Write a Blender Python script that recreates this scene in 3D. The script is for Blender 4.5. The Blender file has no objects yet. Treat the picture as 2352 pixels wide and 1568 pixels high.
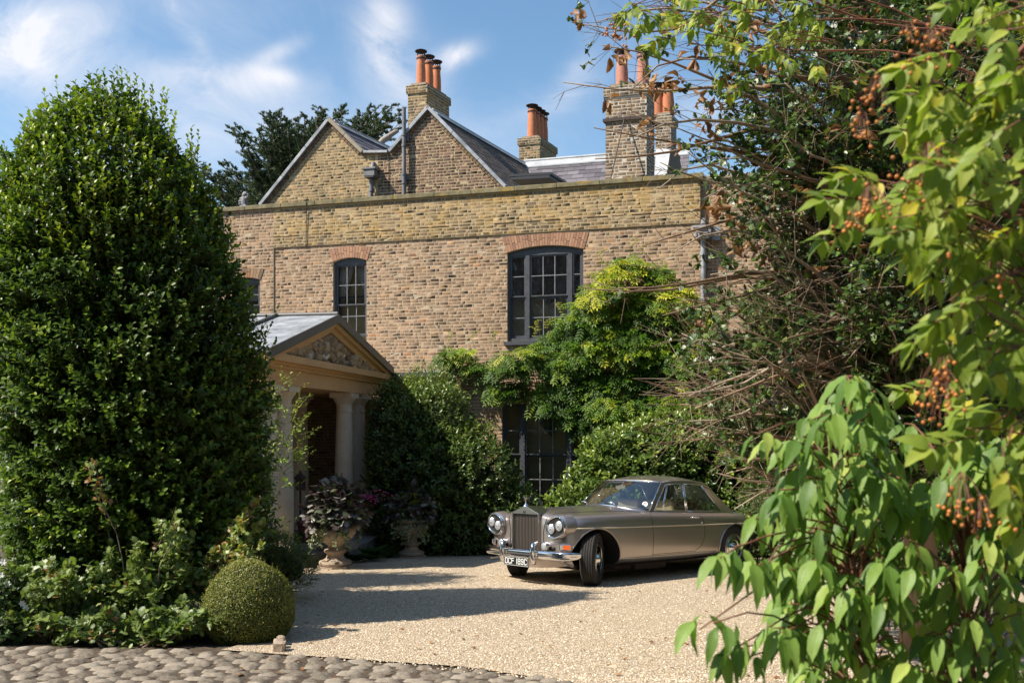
import bpy
import bmesh, math, random
import numpy as np
from mathutils import Vector, Matrix, Euler
from mathutils.bvhtree import BVHTree

# ------------------------------------------------------------ camera, sky, sun, exposure
SC = bpy.context.scene
COL = SC.collection
CAM_H, FPX, HOR, CXP = 1.6, 2100.0, 985.0, 1176.0      # calibrated on a 2352 px wide view of the photograph
SUN_DIR = Vector((-0.640, -0.225, 0.735)).normalized()    # towards the sun
SUN_EL = math.asin(SUN_DIR.z)
SUN_AZ = math.atan2(SUN_DIR.x, SUN_DIR.y)

cam_d = bpy.data.cameras.new('camera')
cam = bpy.data.objects.new('camera', cam_d)
COL.objects.link(cam)
cam.location = (0, 0, CAM_H)
cam.rotation_euler = (math.radians(90), 0, 0)
cam_d.sensor_width = 36
cam_d.lens = 36 * FPX / 2352
cam_d.shift_y = (HOR - 784) / 2352
cam_d.clip_start = 0.1
cam_d.clip_end = 3000
cam_d.dof.use_dof = True
cam_d.dof.focus_distance = 13.5
cam_d.dof.aperture_fstop = 5.0
SC.camera = cam

SC.view_settings.view_transform = 'Standard'
SC.view_settings.look = 'None'
SC.view_settings.exposure = 0.72
SC.view_settings.gamma = 1
SC.view_settings.use_curve_mapping = False
try:
    SC.cycles.max_bounces = 7
    SC.cycles.transparent_max_bounces = 12
    SC.cycles.transmission_bounces = 4
    SC.cycles.use_denoising = True
    SC.cycles.sample_clamp_indirect = 6
except Exception:
    pass

W = bpy.data.worlds.new('World')
SC.world = W
W.use_nodes = True
nt = W.node_tree
nt.nodes.clear()


class NT:
    """tiny helper to write node trees compactly"""
    def __init__(s, tree): s.t = tree
    def n(s, typ, **kw):
        nd = s.t.nodes.new(typ)
        for k, v in kw.items():
            if k.startswith('i_'):
                nd.inputs[k[2:].replace('_', ' ')].default_value = v
            else:
                setattr(nd, k, v)
        return nd
    def l(s, a, b): s.t.links.new(a, b)
    def math(s, op, a, b=None, c=None, clamp=False):
        nd = s.t.nodes.new('ShaderNodeMath'); nd.operation = op; nd.use_clamp = clamp
        for i, v in enumerate((a, b, c)):
            if v is None: continue
            if hasattr(v, 'links'): s.t.links.new(v, nd.inputs[i])
            else: nd.inputs[i].default_value = v
        return nd.outputs[0]
    def mix(s, fac, a, b, blend='MIX'):
        nd = s.t.nodes.new('ShaderNodeMix'); nd.data_type = 'RGBA'; nd.blend_type = blend
        for i, v in ((0, fac), (6, a), (7, b)):
            if hasattr(v, 'links'): s.t.links.new(v, nd.inputs[i])
            else: nd.inputs[i].default_value = v if i == 0 else (*v, 1)[:4]
        return nd.outputs[2]
    def ramp(s, fac, stops, interp='LINEAR'):
        nd = s.t.nodes.new('ShaderNodeValToRGB'); cr = nd.color_ramp; cr.interpolation = interp
        while len(cr.elements) > 1: cr.elements.remove(cr.elements[-1])
        cr.elements[0].position = stops[0][0]; cr.elements[0].color = (*stops[0][1], 1)
        for p, c in stops[1:]:
            e = cr.elements.new(p); e.color = (*c, 1)
        s.t.links.new(fac, nd.inputs[0])
        return nd.outputs[0]
    def noise(s, vec, scale, detail=3, rough=.55, dist=0.0):
        nd = s.t.nodes.new('ShaderNodeTexNoise')
        nd.inputs['Scale'].default_value = scale; nd.inputs['Detail'].default_value = detail
        nd.inputs['Roughness'].default_value = rough; nd.inputs['Distortion'].default_value = dist
        if vec is not None: s.t.links.new(vec, nd.inputs['Vector'])
        return nd.outputs[0]
    def mapr(s, v, a, b, c=0.0, d=1.0):
        nd = s.t.nodes.new('ShaderNodeMapRange')
        s.t.links.new(v, nd.inputs[0])
        for i, q in enumerate((a, b, c, d)): nd.inputs[i + 1].default_value = q
        return nd.outputs[0]


wn = NT(nt)
sky = wn.n('ShaderNodeTexSky', sky_type='NISHITA', sun_disc=False, sun_elevation=SUN_EL, sun_rotation=SUN_AZ,
           altitude=0, air_density=1.0, dust_density=0.5, ozone_density=2.2)
tc = wn.n('ShaderNodeTexCoord')
sep = wn.n('ShaderNodeSeparateXYZ'); wn.l(tc.outputs['Generated'], sep.inputs[0])
X_, Y_, Z_ = sep.outputs
# thin cirrus: noise on a flat layer of air, stretched along its wind direction
zz = wn.math('ADD', wn.math('MAXIMUM', Z_, 0.0), 0.16)
cu = wn.math('DIVIDE', X_, zz); cv = wn.math('DIVIDE', Y_, zz)
comb = wn.n('ShaderNodeCombineXYZ'); wn.l(cu, comb.inputs[0]); wn.l(cv, comb.inputs[1])
mp = wn.n('ShaderNodeMapping'); wn.l(comb.outputs[0], mp.inputs[0])
mp.inputs['Rotation'].default_value = (0, 0, math.radians(28)); mp.inputs['Scale'].default_value = (1.15, .55, 1)
mp.inputs['Location'].default_value = (3.1, 1.7, 0)
n1 = wn.noise(mp.outputs[0], 1.25, 7, .62, 1.1)
n2 = wn.noise(mp.outputs[0], 4.5, 8, .68, 1.6)
soft = wn.mapr(n1, .44, .78)
fine = wn.mapr(n2, .32, .72)
gen = wn.math('MULTIPLY', soft, wn.math('ADD', wn.math('MULTIPLY', fine, .75), .25))
# the individual clouds of the photograph, each a soft patch of that layer (direction in front of the house)
yy = wn.math('MAXIMUM', Y_, 0.05)
tu = wn.math('DIVIDE', X_, yy); tv = wn.math('DIVIDE', Z_, yy)
acc = None
for (px, py, sx, sy, rot, amt) in ((40, 100, 165, 105, .35, .8), (170, 40, 150, 70, -.1, .4), (880, 90, 60, 130, -.1, .85), (960, 210, 60, 90, .5, .35), (1050, 128, 52, 24, -.4, .8), (520, 185, 140, 42, .15, .55), (460, 100, 26, 80, -.3, .35), (420, 230, 220, 90, .1, .42), (640, 175, 60, 22, .2, .6),
                                  (1320, 190, 36, 62, .55, .5), (1270, 235, 75, 22, -.35, .4), (400, 20, 22, 50, -.5, .6), (640, 120, 60, 20, -.4, .5), (1620, 240, 90, 45, .3, .45), (750, 330, 420, 90, 0, .33)):
    au = wn.math('SUBTRACT', tu, (px - CXP) / FPX); av = wn.math('SUBTRACT', tv, (HOR - py) / FPX)
    cr, sr = math.cos(rot), math.sin(rot)
    ru = wn.math('ADD', wn.math('MULTIPLY', au, cr), wn.math('MULTIPLY', av, -sr))
    rv = wn.math('ADD', wn.math('MULTIPLY', au, sr), wn.math('MULTIPLY', av, cr))
    ru = wn.math('DIVIDE', ru, sx / FPX); rv = wn.math('DIVIDE', rv, sy / FPX)
    d2 = wn.math('ADD', wn.math('MULTIPLY', ru, ru), wn.math('MULTIPLY', rv, rv))
    g = wn.math('MULTIPLY', wn.math('POWER', 2.718, wn.math('MULTIPLY', d2, -1.0)), amt)
    acc = g if acc is None else wn.math('ADD', acc, g)
n3c = wn.n('ShaderNodeCombineXYZ'); wn.l(tu, n3c.inputs[0]); wn.l(tv, n3c.inputs[1])
n3m = wn.n('ShaderNodeMapping'); wn.l(n3c.outputs[0], n3m.inputs[0]); n3m.inputs['Rotation'].default_value = (0, 0, -.5)
n3m.inputs['Scale'].default_value = (1, 1.5, 1)
n3 = wn.noise(n3m.outputs[0], 7.5, 8, .62, 1.0)
patch = wn.math('MULTIPLY', acc, wn.mapr(n3, .3, .66, .25, 1.35))
mask = wn.math('ADD', wn.math('MULTIPLY', gen, .42), patch, clamp=True)
mask = wn.math('MULTIPLY', mask, wn.mapr(Z_, 0.0, .12), clamp=True)
skyg = wn.n('ShaderNodeHueSaturation'); skyg.inputs['Saturation'].default_value = 1.0; skyg.inputs['Value'].default_value = 1.12
wn.l(wn.mix(1.0, sky.outputs[0], (.90, 1.04, 1.03), 'MULTIPLY'), skyg.inputs['Color'])
cloudc = (6.4, 6.3, 6.5)
mixc = wn.mix(wn.math('MULTIPLY', mask, .85), skyg.outputs[0], cloudc)
bg = wn.n('ShaderNodeBackground'); bg.inputs['Strength'].default_value = 0.10
wn.l(mixc, bg.inputs[0])
ow = wn.n('ShaderNodeOutputWorld'); wn.l(bg.outputs[0], ow.inputs[0])

sun_d = bpy.data.lights.new('sun', 'SUN')
sun_d.energy = 5.0
sun_d.angle = math.radians(0.53)
sun_d.color = (1.0, 0.915, 0.79)
sun = bpy.data.objects.new('sun', sun_d)
COL.objects.link(sun)
sun.rotation_euler = SUN_DIR.to_track_quat('Z', 'Y').to_euler()

# ------------------------------------------------------------ helpers
R = random.Random(7)
G = np.random.default_rng(11)


def gz(X, Y):
    """height of the sloping drive"""
    return -0.0465 * np.asarray(Y, float) + 0.0 * np.asarray(X, float)


def P(x, y, Z):
    """point at depth Z seen at (x, y) of the 2352 px view"""
    return np.array(((x - CXP) / FPX * Z, Z, CAM_H - (y - HOR) / FPX * Z))


FU = np.array((.96423, -.26516, 0)); FN = np.array((-.26516, -.96423, 0)); FO = np.array((-7.3165, 22.2986, 0))


def F(u, z, n=0.0):
    """facade coordinates (along, height, out towards the drive) to world"""
    return FO + FU * u + FN * n + np.array((0, 0, z))


def FQ(x, y, n=0.0):
    """pixel to facade (u, z) on the plane offset n"""
    q = (x - CXP) / FPX
    Z = (20.286 - n * 1.0371) / (1 + .275 * q)
    p = np.array((q * Z, Z, 0)) - FO - FN * n
    return float(p @ FU), CAM_H - (y - HOR) / FPX * Z


WOFF = {}


def wo(o):
    return WOFF.get(o.name, np.zeros(3))


def setp(o, label=None, cat=None, group=None, kind=None):
    if label: o['label'] = label
    if cat: o['category'] = cat
    if group: o['group'] = group
    if kind: o['kind'] = kind
    return o


def thing(name, label, cat, loc=(0, 0, 0), group=None, rotz=0.0):
    o = bpy.data.objects.new(name, None)
    o.empty_display_size = .1
    COL.objects.link(o)
    o.location = loc
    o.rotation_euler = (0, 0, rotz)
    WOFF[o.name] = np.array(loc, float)
    return setp(o, label, cat, group)


def link(name, me, mat=None, parent=None, local=False, **kw):
    """one mesh object; vertices in world coordinates unless local"""
    o = bpy.data.objects.new(name, me)
    COL.objects.link(o)
    if mat is not None and not me.materials:
        for m in (mat if isinstance(mat, (list, tuple)) else (mat,)): me.materials.append(m)
    if parent is not None:
        o.parent = parent
        if not local: o.location = tuple(-wo(parent))
    setp(o, **kw)
    return o


def me_np(name, V, T, tint=None, smooth=False, uv=None, mi=None):
    """mesh from arrays: V (n,3), T (m,k)"""
    V = np.ascontiguousarray(V, np.float32); T = np.ascontiguousarray(T, np.int32)
    m, k = T.shape
    me = bpy.data.meshes.new(name)
    me.vertices.add(len(V)); me.vertices.foreach_set('co', V.ravel())
    me.loops.add(m * k); me.loops.foreach_set('vertex_index', T.ravel())
    me.polygons.add(m); me.polygons.foreach_set('loop_start', np.arange(0, m * k, k, dtype=np.int32))
    if mi is not None: me.polygons.foreach_set('material_index', np.ascontiguousarray(mi, np.int32))
    if smooth: me.polygons.foreach_set('use_smooth', np.ones(m, bool))
    if tint is not None:
        a = me.attributes.new('tint', 'FLOAT', 'POINT'); a.data.foreach_set('value', np.ascontiguousarray(tint, np.float32))
    if uv is not None:
        l = me.uv_layers.new(name='UVMap'); l.data.foreach_set('uv', np.ascontiguousarray(uv[T.ravel()], np.float32).ravel())
    me.update(calc_edges=True)
    return me


class Acc:
    """collects triangle soup"""
    def __init__(s): s.V = []; s.T = []; s.C = []; s.n = 0
    def add(s, V, T, tint):
        s.V.append(V); s.T.append(T + s.n); s.C.append(np.broadcast_to(tint, (len(V),)) if np.ndim(tint) == 0 else tint); s.n += len(V)
    def mesh(s, name, smooth=False):
        return me_np(name, np.concatenate(s.V), np.concatenate(s.T), np.concatenate(s.C), smooth)


def unit(v):
    v = np.asarray(v, float)
    return v / np.maximum(np.linalg.norm(v, axis=-1, keepdims=True), 1e-9)


class MB:
    """hard-surface mesh builder in python lists"""
    def __init__(s): s.v = []; s.f = []; s.t = []
    def quad(s, a, b, c, d, tint=.5):
        n = len(s.v); s.v += [tuple(a), tuple(b), tuple(c), tuple(d)]; s.f.append((n, n + 1, n + 2, n + 3)); s.t += [tint] * 4
    def poly(s, pts, tint=.5):
        n = len(s.v); s.v += [tuple(p) for p in pts]; s.f.append(tuple(range(n, n + len(pts)))); s.t += [tint] * len(pts)
    def hexa(s, p, tint=.5):
        """p: 8 points, bottom ring then top ring"""
        n = len(s.v); s.v += [tuple(q) for q in p]; s.t += [tint] * 8
        for f in ((0, 3, 2, 1), (4, 5, 6, 7), (0, 1, 5, 4), (1, 2, 6, 5), (2, 3, 7, 6), (3, 0, 4, 7)):
            s.f.append(tuple(n + i for i in f))
    def box(s, c, d, ax=None, tint=.5):
        """centre c, full sizes d, axes ax (3 rows)"""
        c = np.asarray(c, float); ax = np.eye(3) if ax is None else np.asarray(ax, float)
        h = [ax[i] * d[i] / 2 for i in range(3)]
        pts = [c + sx * h[0] + sy * h[1] + sz * h[2] for sz in (-1, 1) for sx, sy in ((-1, -1), (1, -1), (1, 1), (-1, 1))]
        s.hexa(pts, tint)
    def fbox(s, u0, u1, z0, z1, n0, n1, tint=.5):
        """box in facade coordinates"""
        p = [F(u0, z0, n0), F(u1, z0, n0), F(u1, z0, n1), F(u0, z0, n1), F(u0, z1, n0), F(u1, z1, n0), F(u1, z1, n1), F(u0, z1, n1)]
        s.hexa(p, tint)
    def tube(s, pts, r, seg=8, tint=.5, cap=True):
        pts = [np.asarray(p, float) for p in pts]
        rr = r if hasattr(r, '__len__') else [r] * len(pts)
        rings = []
        prev = None
        for i, p in enumerate(pts):
            d = unit(pts[min(i + 1, len(pts) - 1)] - pts[max(i - 1, 0)])
            if prev is None:
                a = np.cross(d, (0, 0, 1.0));
                if np.linalg.norm(a) < .1: a = np.cross(d, (1.0, 0, 0))
            else:
                a = prev - d * (prev @ d)
            a = unit(a); prev = a; b = np.cross(d, a)
            n = len(s.v)
            for k in range(seg):
                t = 2 * math.pi * k / seg
                s.v.append(tuple(p + rr[i] * (a * math.cos(t) + b * math.sin(t)))); s.t.append(tint)
            rings.append(n)
        for i in range(len(rings) - 1):
            for k in range(seg):
                k2 = (k + 1) % seg
                s.f.append((rings[i] + k, rings[i] + k2, rings[i + 1] + k2, rings[i + 1] + k))
        if cap:
            s.f.append(tuple(rings[0] + k for k in range(seg))[::-1]); s.f.append(tuple(rings[-1] + k for k in range(seg)))
    def lathe(s, prof, c=(0, 0, 0), seg=24, tint=.5, squash=None):
        """prof: list of (r, z)"""
        c = np.asarray(c, float); rings = []
        for r, z in prof:
            n = len(s.v)
            for k in range(seg):
                t = 2 * math.pi * k / seg
                s.v.append((c[0] + r * math.cos(t), c[1] + r * math.sin(t), c[2] + z)); s.t.append(tint)
            rings.append(n)
        for i in range(len(rings) - 1):
            for k in range(seg):
                k2 = (k + 1) % seg
                s.f.append((rings[i] + k, rings[i] + k2, rings[i + 1] + k2, rings[i + 1] + k))
        s.f.append(tuple(rings[0] + k for k in range(seg))[::-1]); s.f.append(tuple(rings[-1] + k for k in range(seg)))
    def mesh(s, name='m', smooth=False, angle=None):
        me = bpy.data.meshes.new(name); me.from_pydata(s.v, [], s.f)
        a = me.attributes.new('tint', 'FLOAT', 'POINT'); a.data.foreach_set('value', np.array(s.t, np.float32))
        if smooth or angle:
            me.polygons.foreach_set('use_smooth', np.ones(len(me.polygons), bool))
            if angle: me.set_sharp_from_angle(angle=math.radians(angle))
        me.update()
        return me
    def obj(s, name, mat, parent=None, smooth=False, angle=None, local=False, **kw):
        return link(name, s.mesh(name, smooth, angle), mat, parent, local, **kw)


# ------------------------------------------------------------ materials
def M(name, fn=None, col=(.5, .5, .5), rough=.6, metal=0.0, **kw):
    m = bpy.data.materials.new(name); m.use_nodes = True
    t = NT(m.node_tree); b = m.node_tree.nodes['Principled BSDF']
    b.inputs['Base Color'].default_value = (*col, 1); b.inputs['Roughness'].default_value = rough; b.inputs['Metallic'].default_value = metal
    for k, v in kw.items(): b.inputs[k.replace('_', ' ')].default_value = v
    if fn: fn(t, b, m)
    return m


def bump(t, b, h, strength=.4, dist=.01):
    bp = t.n('ShaderNodeBump'); bp.inputs['Strength'].default_value = strength; bp.inputs['Distance'].default_value = dist
    t.l(h, bp.inputs['Height']); t.l(bp.outputs[0], b.inputs['Normal'])


def pos(t):
    return t.n('ShaderNodeNewGeometry').outputs['Position']


def tint(t):
    return t.n('ShaderNodeAttribute', attribute_name='tint').outputs['Fac']


def grain(c1, c2, scale=6, rough=(.6, .85), bs=.3, bd=.004, spec=None, fine=60):
    """mottled stone-like surface between two colours"""
    def fn(t, b, m):
        p = pos(t)
        n = t.noise(p, scale, 5, .6)
        c = t.mix(t.mapr(n, .3, .7), c1, c2)
        f = t.noise(p, fine, 3, .6)
        c = t.mix(.5, c, t.mix(t.mapr(f, .3, .7), (.3, .3, .3), (.72, .72, .72)), 'OVERLAY')
        t.l(c, b.inputs['Base Color'])
        t.l(t.mapr(n, .3, .7, *rough), b.inputs['Roughness'])
        bump(t, b, f, bs, bd)
    return fn


def brick_fn(stops, lichen=0.0, grime=.35):
    def fn(t, b, m):
        p = pos(t)
        c = t.ramp(tint(t), stops)
        n = t.noise(p, 26, 4, .65)
        c = t.mix(t.mapr(n, .35, .75, 0, .6), c, t.mix(.5, c, (.62, .50, .38)))
        n2 = t.noise(p, 110, 3, .7)
        c = t.mix(t.mapr(n2, .55, .75, 0, .35), c, (.10, .07, .05))
        sm = t.n('ShaderNodeMapping'); t.l(p, sm.inputs[0]); sm.inputs['Scale'].default_value = (2.6, 2.6, .22)
        c = t.mix(t.mapr(t.noise(sm.outputs[0], 1.6, 4, .6), .56, .78, 0, .45), c, (.13, .10, .075))
        big = t.noise(p, .9, 5, .65)
        c = t.mix(t.mapr(big, .52, .78, 0, grime), c, (.16, .125, .095))
        if lichen:
            l = t.noise(p, 1.7, 6, .7, .6)
            c = t.mix(t.mapr(l, .47, .66, 0, lichen), c, (.44, .25, .035))
            l2 = t.noise(p, 2.6, 6, .75, .3)
            c = t.mix(t.mapr(l2, .52, .72, 0, .5), c, (.19, .16, .10))
        t.l(c, b.inputs['Base Color'])
        b.inputs['Roughness'].default_value = .9
        b.inputs['Specular IOR Level'].default_value = .2
        bump(t, b, n, .3, .003)
    return fn


STOCK = [(0, (0.117, 0.076, 0.051)), (.14, (0.168, 0.104, 0.066)), (.3, (0.219, 0.133, 0.079)), (.5, (0.273, 0.163, 0.092)), (.7, (0.311, 0.198, 0.114)), (.86, (0.321, 0.179, 0.075)), (.95, (0.337, 0.147, 0.055)), (1, (0.194, 0.081, 0.046))]
YELLOW = [(0, (.09, .065, .040)), (.25, (.185, .125, .068)), (.5, (.265, .178, .085)), (.75, (.315, .212, .098)), (1, (.25, .125, .058))]
REDS = [(0, (.045, .026, .022)), (.3, (.085, .042, .032)), (.6, (.125, .060, .043)), (.85, (.17, .088, .058)), (1, (.20, .08, .045))]
ARCHC = [(0, (.25, .12, .075)), (.5, (.375, .19, .115)), (1, (.43, .235, .14))]
m_brick = M('stock_brick', brick_fn(STOCK))
m_bricky = M('lichened_brick', brick_fn(YELLOW, .55, .5))
m_brickr = M('red_brick', brick_fn(REDS, 0, .4))
m_brickg = M('yellow_gable_brick', brick_fn(YELLOW, .3, .45))
m_brickc = M('chimney_brick', brick_fn([(0, (.05, .036, .028)), (.3, (.10, .068, .045)), (.6, (.16, .108, .066)), (.85, (.225, .142, .08)), (1, (.17, .08, .05))], .25, .5))
m_archb = M('gauged_arch_brick', brick_fn(ARCHC, 0, .15))
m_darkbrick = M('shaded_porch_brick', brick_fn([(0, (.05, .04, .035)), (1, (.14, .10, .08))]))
m_mortar = M('lime_mortar', grain((.41, .32, .22), (.52, .42, .30), 4, (.9, 1), .4, .004))
m_mortary = M('old_lime_mortar', grain((.42, .33, .19), (.52, .42, .25), 3, (.9, 1), .4, .004))
m_mortarw = M('white_pointing', grain((.50, .45, .38), (.62, .57, .48), 3, (.9, 1), .4, .004))


def coping_fn(t, b, m):
    p = pos(t); n = t.noise(p, 5, 6, .7); c = t.mix(t.mapr(n, .35, .65), (.115, .10, .055), (.26, .22, .125))
    l = t.noise(p, 3.3, 6, .7); c = t.mix(t.mapr(l, .53, .62, 0, .8), c, (.34, .22, .05))
    w = t.noise(p, 9, 5, .7); c = t.mix(t.mapr(w, .62, .7, 0, .6), c, (.42, .38, .31))
    t.l(c, b.inputs['Base Color']); b.inputs['Roughness'].default_value = .95; bump(t, b, n, .6, .01)


m_coping = M('mossy_coping_stone', coping_fn)
m_copingp = M('pale_coping_stone', grain((.30, .25, .18), (.40, .34, .26), 5, (.9, 1), .5, .01))
m_lead = M('weathered_lead', grain((.20, .21, .22), (.42, .43, .45), 3.5, (.38, .6), .3, .004), Metallic=.25)
m_leadd = M('dark_lead', grain((.085, .08, .08), (.15, .145, .145), 5, (.45, .6), .3, .004))
m_leadw = M('bright_lead_flashing', grain((.30, .31, .32), (.46, .47, .48), 3, (.45, .6), .3, .006))


def slate_fn(t, b, m):
    c = t.ramp(tint(t), [(0, (.075, .067, .075)), (.5, (.125, .108, .122)), (1, (.18, .16, .175))]); n = t.noise(pos(t), 14, 5, .65)
    c = t.mix(t.mapr(n, .5, .8, 0, .5), c, (.20, .19, .17)); t.l(c, b.inputs['Base Color']); b.inputs['Roughness'].default_value = .55; bump(t, b, n, .3, .004)


m_slate = M('purple_slate', slate_fn)
m_slated = M('dark_slate', brick_fn([(0, (.035, .032, .034)), (1, (.085, .078, .078))], 0, .2))
m_terra = M('terracotta', grain((.42, .135, .055), (.56, .20, .09), 7, (.75, .9), .2, .003))
m_terrap = M('pink_terracotta', grain((.36, .15, .10), (.46, .20, .14), 7, (.75, .9), .2, .003))
m_iron = M('rusty_iron', grain((.03, .022, .02), (.07, .045, .035), 20, (.6, .8)))
m_pipe = M('grey_painted_pipe', grain((.115, .115, .125), (.21, .21, .22), 6, (.5, .7)))
m_frame = M('slate_grey_paint', grain((.050, .053, .062), (.072, .076, .086), 12, (.42, .55), .15, .001))
m_bar = M('pale_grey_glazing_paint', grain((.17, .175, .185), (.25, .25, .26), 12, (.35, .5), .1, .001))
m_stucco = M('ochre_stucco', grain((.60, .36, .175), (.68, .42, .215), 2.5, (.85, .95), .12, .003))
m_colstone = M('cream_column_stone', grain((.60, .50, .37), (.70, .60, .46), 5, (.8, .92), .15, .003))
m_shell = M('shell_encrustation', brick_fn([(0, (.08, .06, .045)), (.3, (.26, .18, .11)), (.6, (.46, .32, .19)), (.85, (.55, .44, .32)), (1, (.80, .73, .62))]))
m_slab = M('grey_stone_slab', grain((.17, .155, .14), (.26, .24, .21), 5, (.8, .9), .4, .006))
m_urn = M('weathered_urn_stone', grain((.235, .175, .125), (.41, .32, .235), 9, (.8, .92), .4, .006))
m_dark = M('dark_room', None, (.012, .011, .010), .9)
m_fascia = M('olive_painted_fascia', None, (.16, .15, .06), .6)


def glass_fn(fac=.12, tintc=(.85, .9, .88), rough=.02, wavy=0.0, amb=0.0):
    def fn(t, b, m):
        t.t.nodes.remove(b)
        out = t.t.nodes['Material Output']
        tr = t.n('ShaderNodeBsdfTransparent'); tr.inputs[0].default_value = (*tintc, 1)
        gl = t.n('ShaderNodeBsdfGlossy'); gl.inputs['Roughness'].default_value = rough; gl.inputs[0].default_value = (1, 1, 1, 1)
        fr = t.n('ShaderNodeFresnel'); fr.inputs['IOR'].default_value = 1.5
        f = t.math('MULTIPLY_ADD', fr.outputs[0], 1.0, fac, clamp=True)
        if wavy:
            bp = t.n('ShaderNodeBump'); bp.inputs['Strength'].default_value = wavy; bp.inputs['Distance'].default_value = .02
            t.l(t.noise(pos(t), 3.5, 2, .5, .8), bp.inputs['Height']); t.l(bp.outputs[0], gl.inputs['Normal'])
        mx = t.n('ShaderNodeMixShader'); t.l(f, mx.inputs[0]); t.l(tr.outputs[0], mx.inputs[1]); t.l(gl.outputs[0], mx.inputs[2])
        t.l(mx.outputs[0], out.inputs[0])
    return fn


m_glass = M('old_window_glass', glass_fn(.0, (.75, .75, .75), .02, .25))
m_cglass = M('car_glass', glass_fn(.14, (.80, .90, .86), .01))


def leaf_fn(stops, rough=.38, trans=.3, veins=False, spec=.5, tcol=None):
    def fn(t, b, m):
        out = t.t.nodes['Material Output']
        p = pos(t)
        c = t.ramp(tint(t), stops)
        n = t.noise(p, 40, 2, .5)
        c = t.mix(t.mapr(n, .3, .7, 0, .3), c, t.mix(.5, c, (.10, .14, .02)))
        b.inputs['Roughness'].default_value = rough
        b.inputs['Specular IOR Level'].default_value = spec
        if veins:
            uv = t.n('ShaderNodeUVMap').outputs[0]
            sp = t.n('ShaderNodeSeparateXYZ'); t.l(uv, sp.inputs[0])
            ax = t.math('ABSOLUTE', t.math('SUBTRACT', sp.outputs[0], .5))
            s = t.math('ADD', t.math('MULTIPLY', sp.outputs[1], 9.0), t.math('MULTIPLY', ax, -7.0))
            w = t.math('ABSOLUTE', t.math('SUBTRACT', t.math('FRACT', s), .5))
            line = t.mapr(w, .0, .12, 1, 0)
            mid = t.mapr(ax, .0, .022, 1, 0)
            v = t.math('MAXIMUM', t.math('MULTIPLY', line, .45), mid, clamp=True)
            c = t.mix(t.math('MULTIPLY', v, .55), c, (.26, .36, .10))
            edge = t.noise(p, 22, 4, .6)
            c = t.mix(t.mapr(edge, .62, .74, 0, .5), c, (.22, .20, .05))
            bump(t, b, t.math('SUBTRACT', 1.0, v), .35, .003)
        t.l(c, b.inputs['Base Color'])
        if trans:
            tl = t.n('ShaderNodeBsdfTranslucent')
            tc_ = t.mix(1.0, c, tcol or (1.0, 1.25, .28), 'MULTIPLY')
            tm = t.n('ShaderNodeMix'); tm.data_type = 'RGBA'; tm.blend_type = 'MIX'
            g2 = t.n('ShaderNodeGamma'); g2.inputs[1].default_value = .78; t.l(tc_, g2.inputs[0])
            t.l(g2.outputs[0], tl.inputs[0])
            mx = t.n('ShaderNodeMixShader'); mx.inputs[0].default_value = trans
            t.l(b.outputs[0], mx.inputs[1]); t.l(tl.outputs[0], mx.inputs[2]); t.l(mx.outputs[0], out.inputs[0])
    return fn


m_bay = M('bay_leaf', leaf_fn([(0, (.020, .040, .008)), (.35, (.042, .082, .013)), (.7, (.095, .165, .018)), (.9, (.19, .29, .022)), (1, (.30, .37, .03))], .42, .25, spec=.32))
m_cam = M('camellia_leaf', leaf_fn([(0, (.020, .040, .012)), (.5, (.050, .092, .020)), (.85, (.12, .185, .03)), (1, (.23, .29, .04))], .32, .2, spec=.42))
m_wis = M('wisteria_leaf', leaf_fn([(0, (.018, .055, .004)), (.4, (.055, .135, .006)), (.7, (.20, .275, .010)), (1, (.52, .48, .03))], .5, .26, spec=.3))
m_box = M('box_leaf', leaf_fn([(0, (.040, .065, .010)), (.5, (.115, .15, .018)), (.8, (.24, .24, .04)), (1, (.38, .31, .11))], .42, .2))
m_oak = M('holm_oak_leaf', leaf_fn([(0, (.06, .10, .032)), (.5, (.15, .215, .06)), (.82, (.29, .35, .09)), (.93, (.36, .37, .07)), (1, (.42, .22, .09))], .45, .28))
m_holly = M('holly_leaf', leaf_fn([(0, (.018, .040, .010)), (.5, (.045, .095, .018)), (.85, (.12, .19, .03)), (1, (.26, .30, .04))], .40, .16))
m_deadl = M('dead_brown_leaf', leaf_fn([(0, (.16, .065, .025)), (.5, (.30, .14, .055)), (1, (.42, .24, .12))], .55, .25, tcol=(1, .8, .4)))
m_big = M('broad_shrub_leaf', leaf_fn([(0, (.070, .155, .022)), (.4, (.14, .26, .038)), (.75, (.24, .37, .07)), (1, (.42, .50, .11))], .5, .38, veins=True))
m_rowan = M('berry_tree_leaf', leaf_fn([(0, (.10, .17, .02)), (.5, (.23, .31, .035)), (.85, (.42, .47, .07)), (1, (.62, .50, .04))], .5, .42, veins=True))
m_cedar = M('cedar_needles', leaf_fn([(0, (.014, .030, .012)), (.5, (.040, .070, .022)), (1, (.10, .14, .045))], .6, .1))
m_fern = M('fern_frond', leaf_fn([(0, (.02, .05, .012)), (1, (.06, .12, .025))], .5, .3))
m_iris = M('sword_leaf', leaf_fn([(0, (.04, .085, .045)), (1, (.11, .17, .09))], .4, .25))
m_purple = M('purple_begonia_leaf', leaf_fn([(0, (.035, .022, .028)), (.5, (.085, .060, .065)), (.75, (.10, .13, .07)), (1, (.34, .32, .31))], .4, .1, tcol=(1, .6, .7)))
m_magenta = M('magenta_petal', None, (.60, .05, .30), .6)
m_ivy = M('variegated_ivy_leaf', leaf_fn([(0, (.06, .10, .035)), (.5, (.15, .19, .08)), (1, (.36, .36, .20))], .45, .25))
m_bark = M('grey_brown_bark', grain((.12, .085, .06), (.23, .18, .13), 14, (.8, .95), .6, .006))
m_twig = M('pinkish_twig', leaf_fn([(0, (.13, .070, .045)), (.5, (.25, .155, .10)), (1, (.40, .32, .24))], .75, 0))
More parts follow.
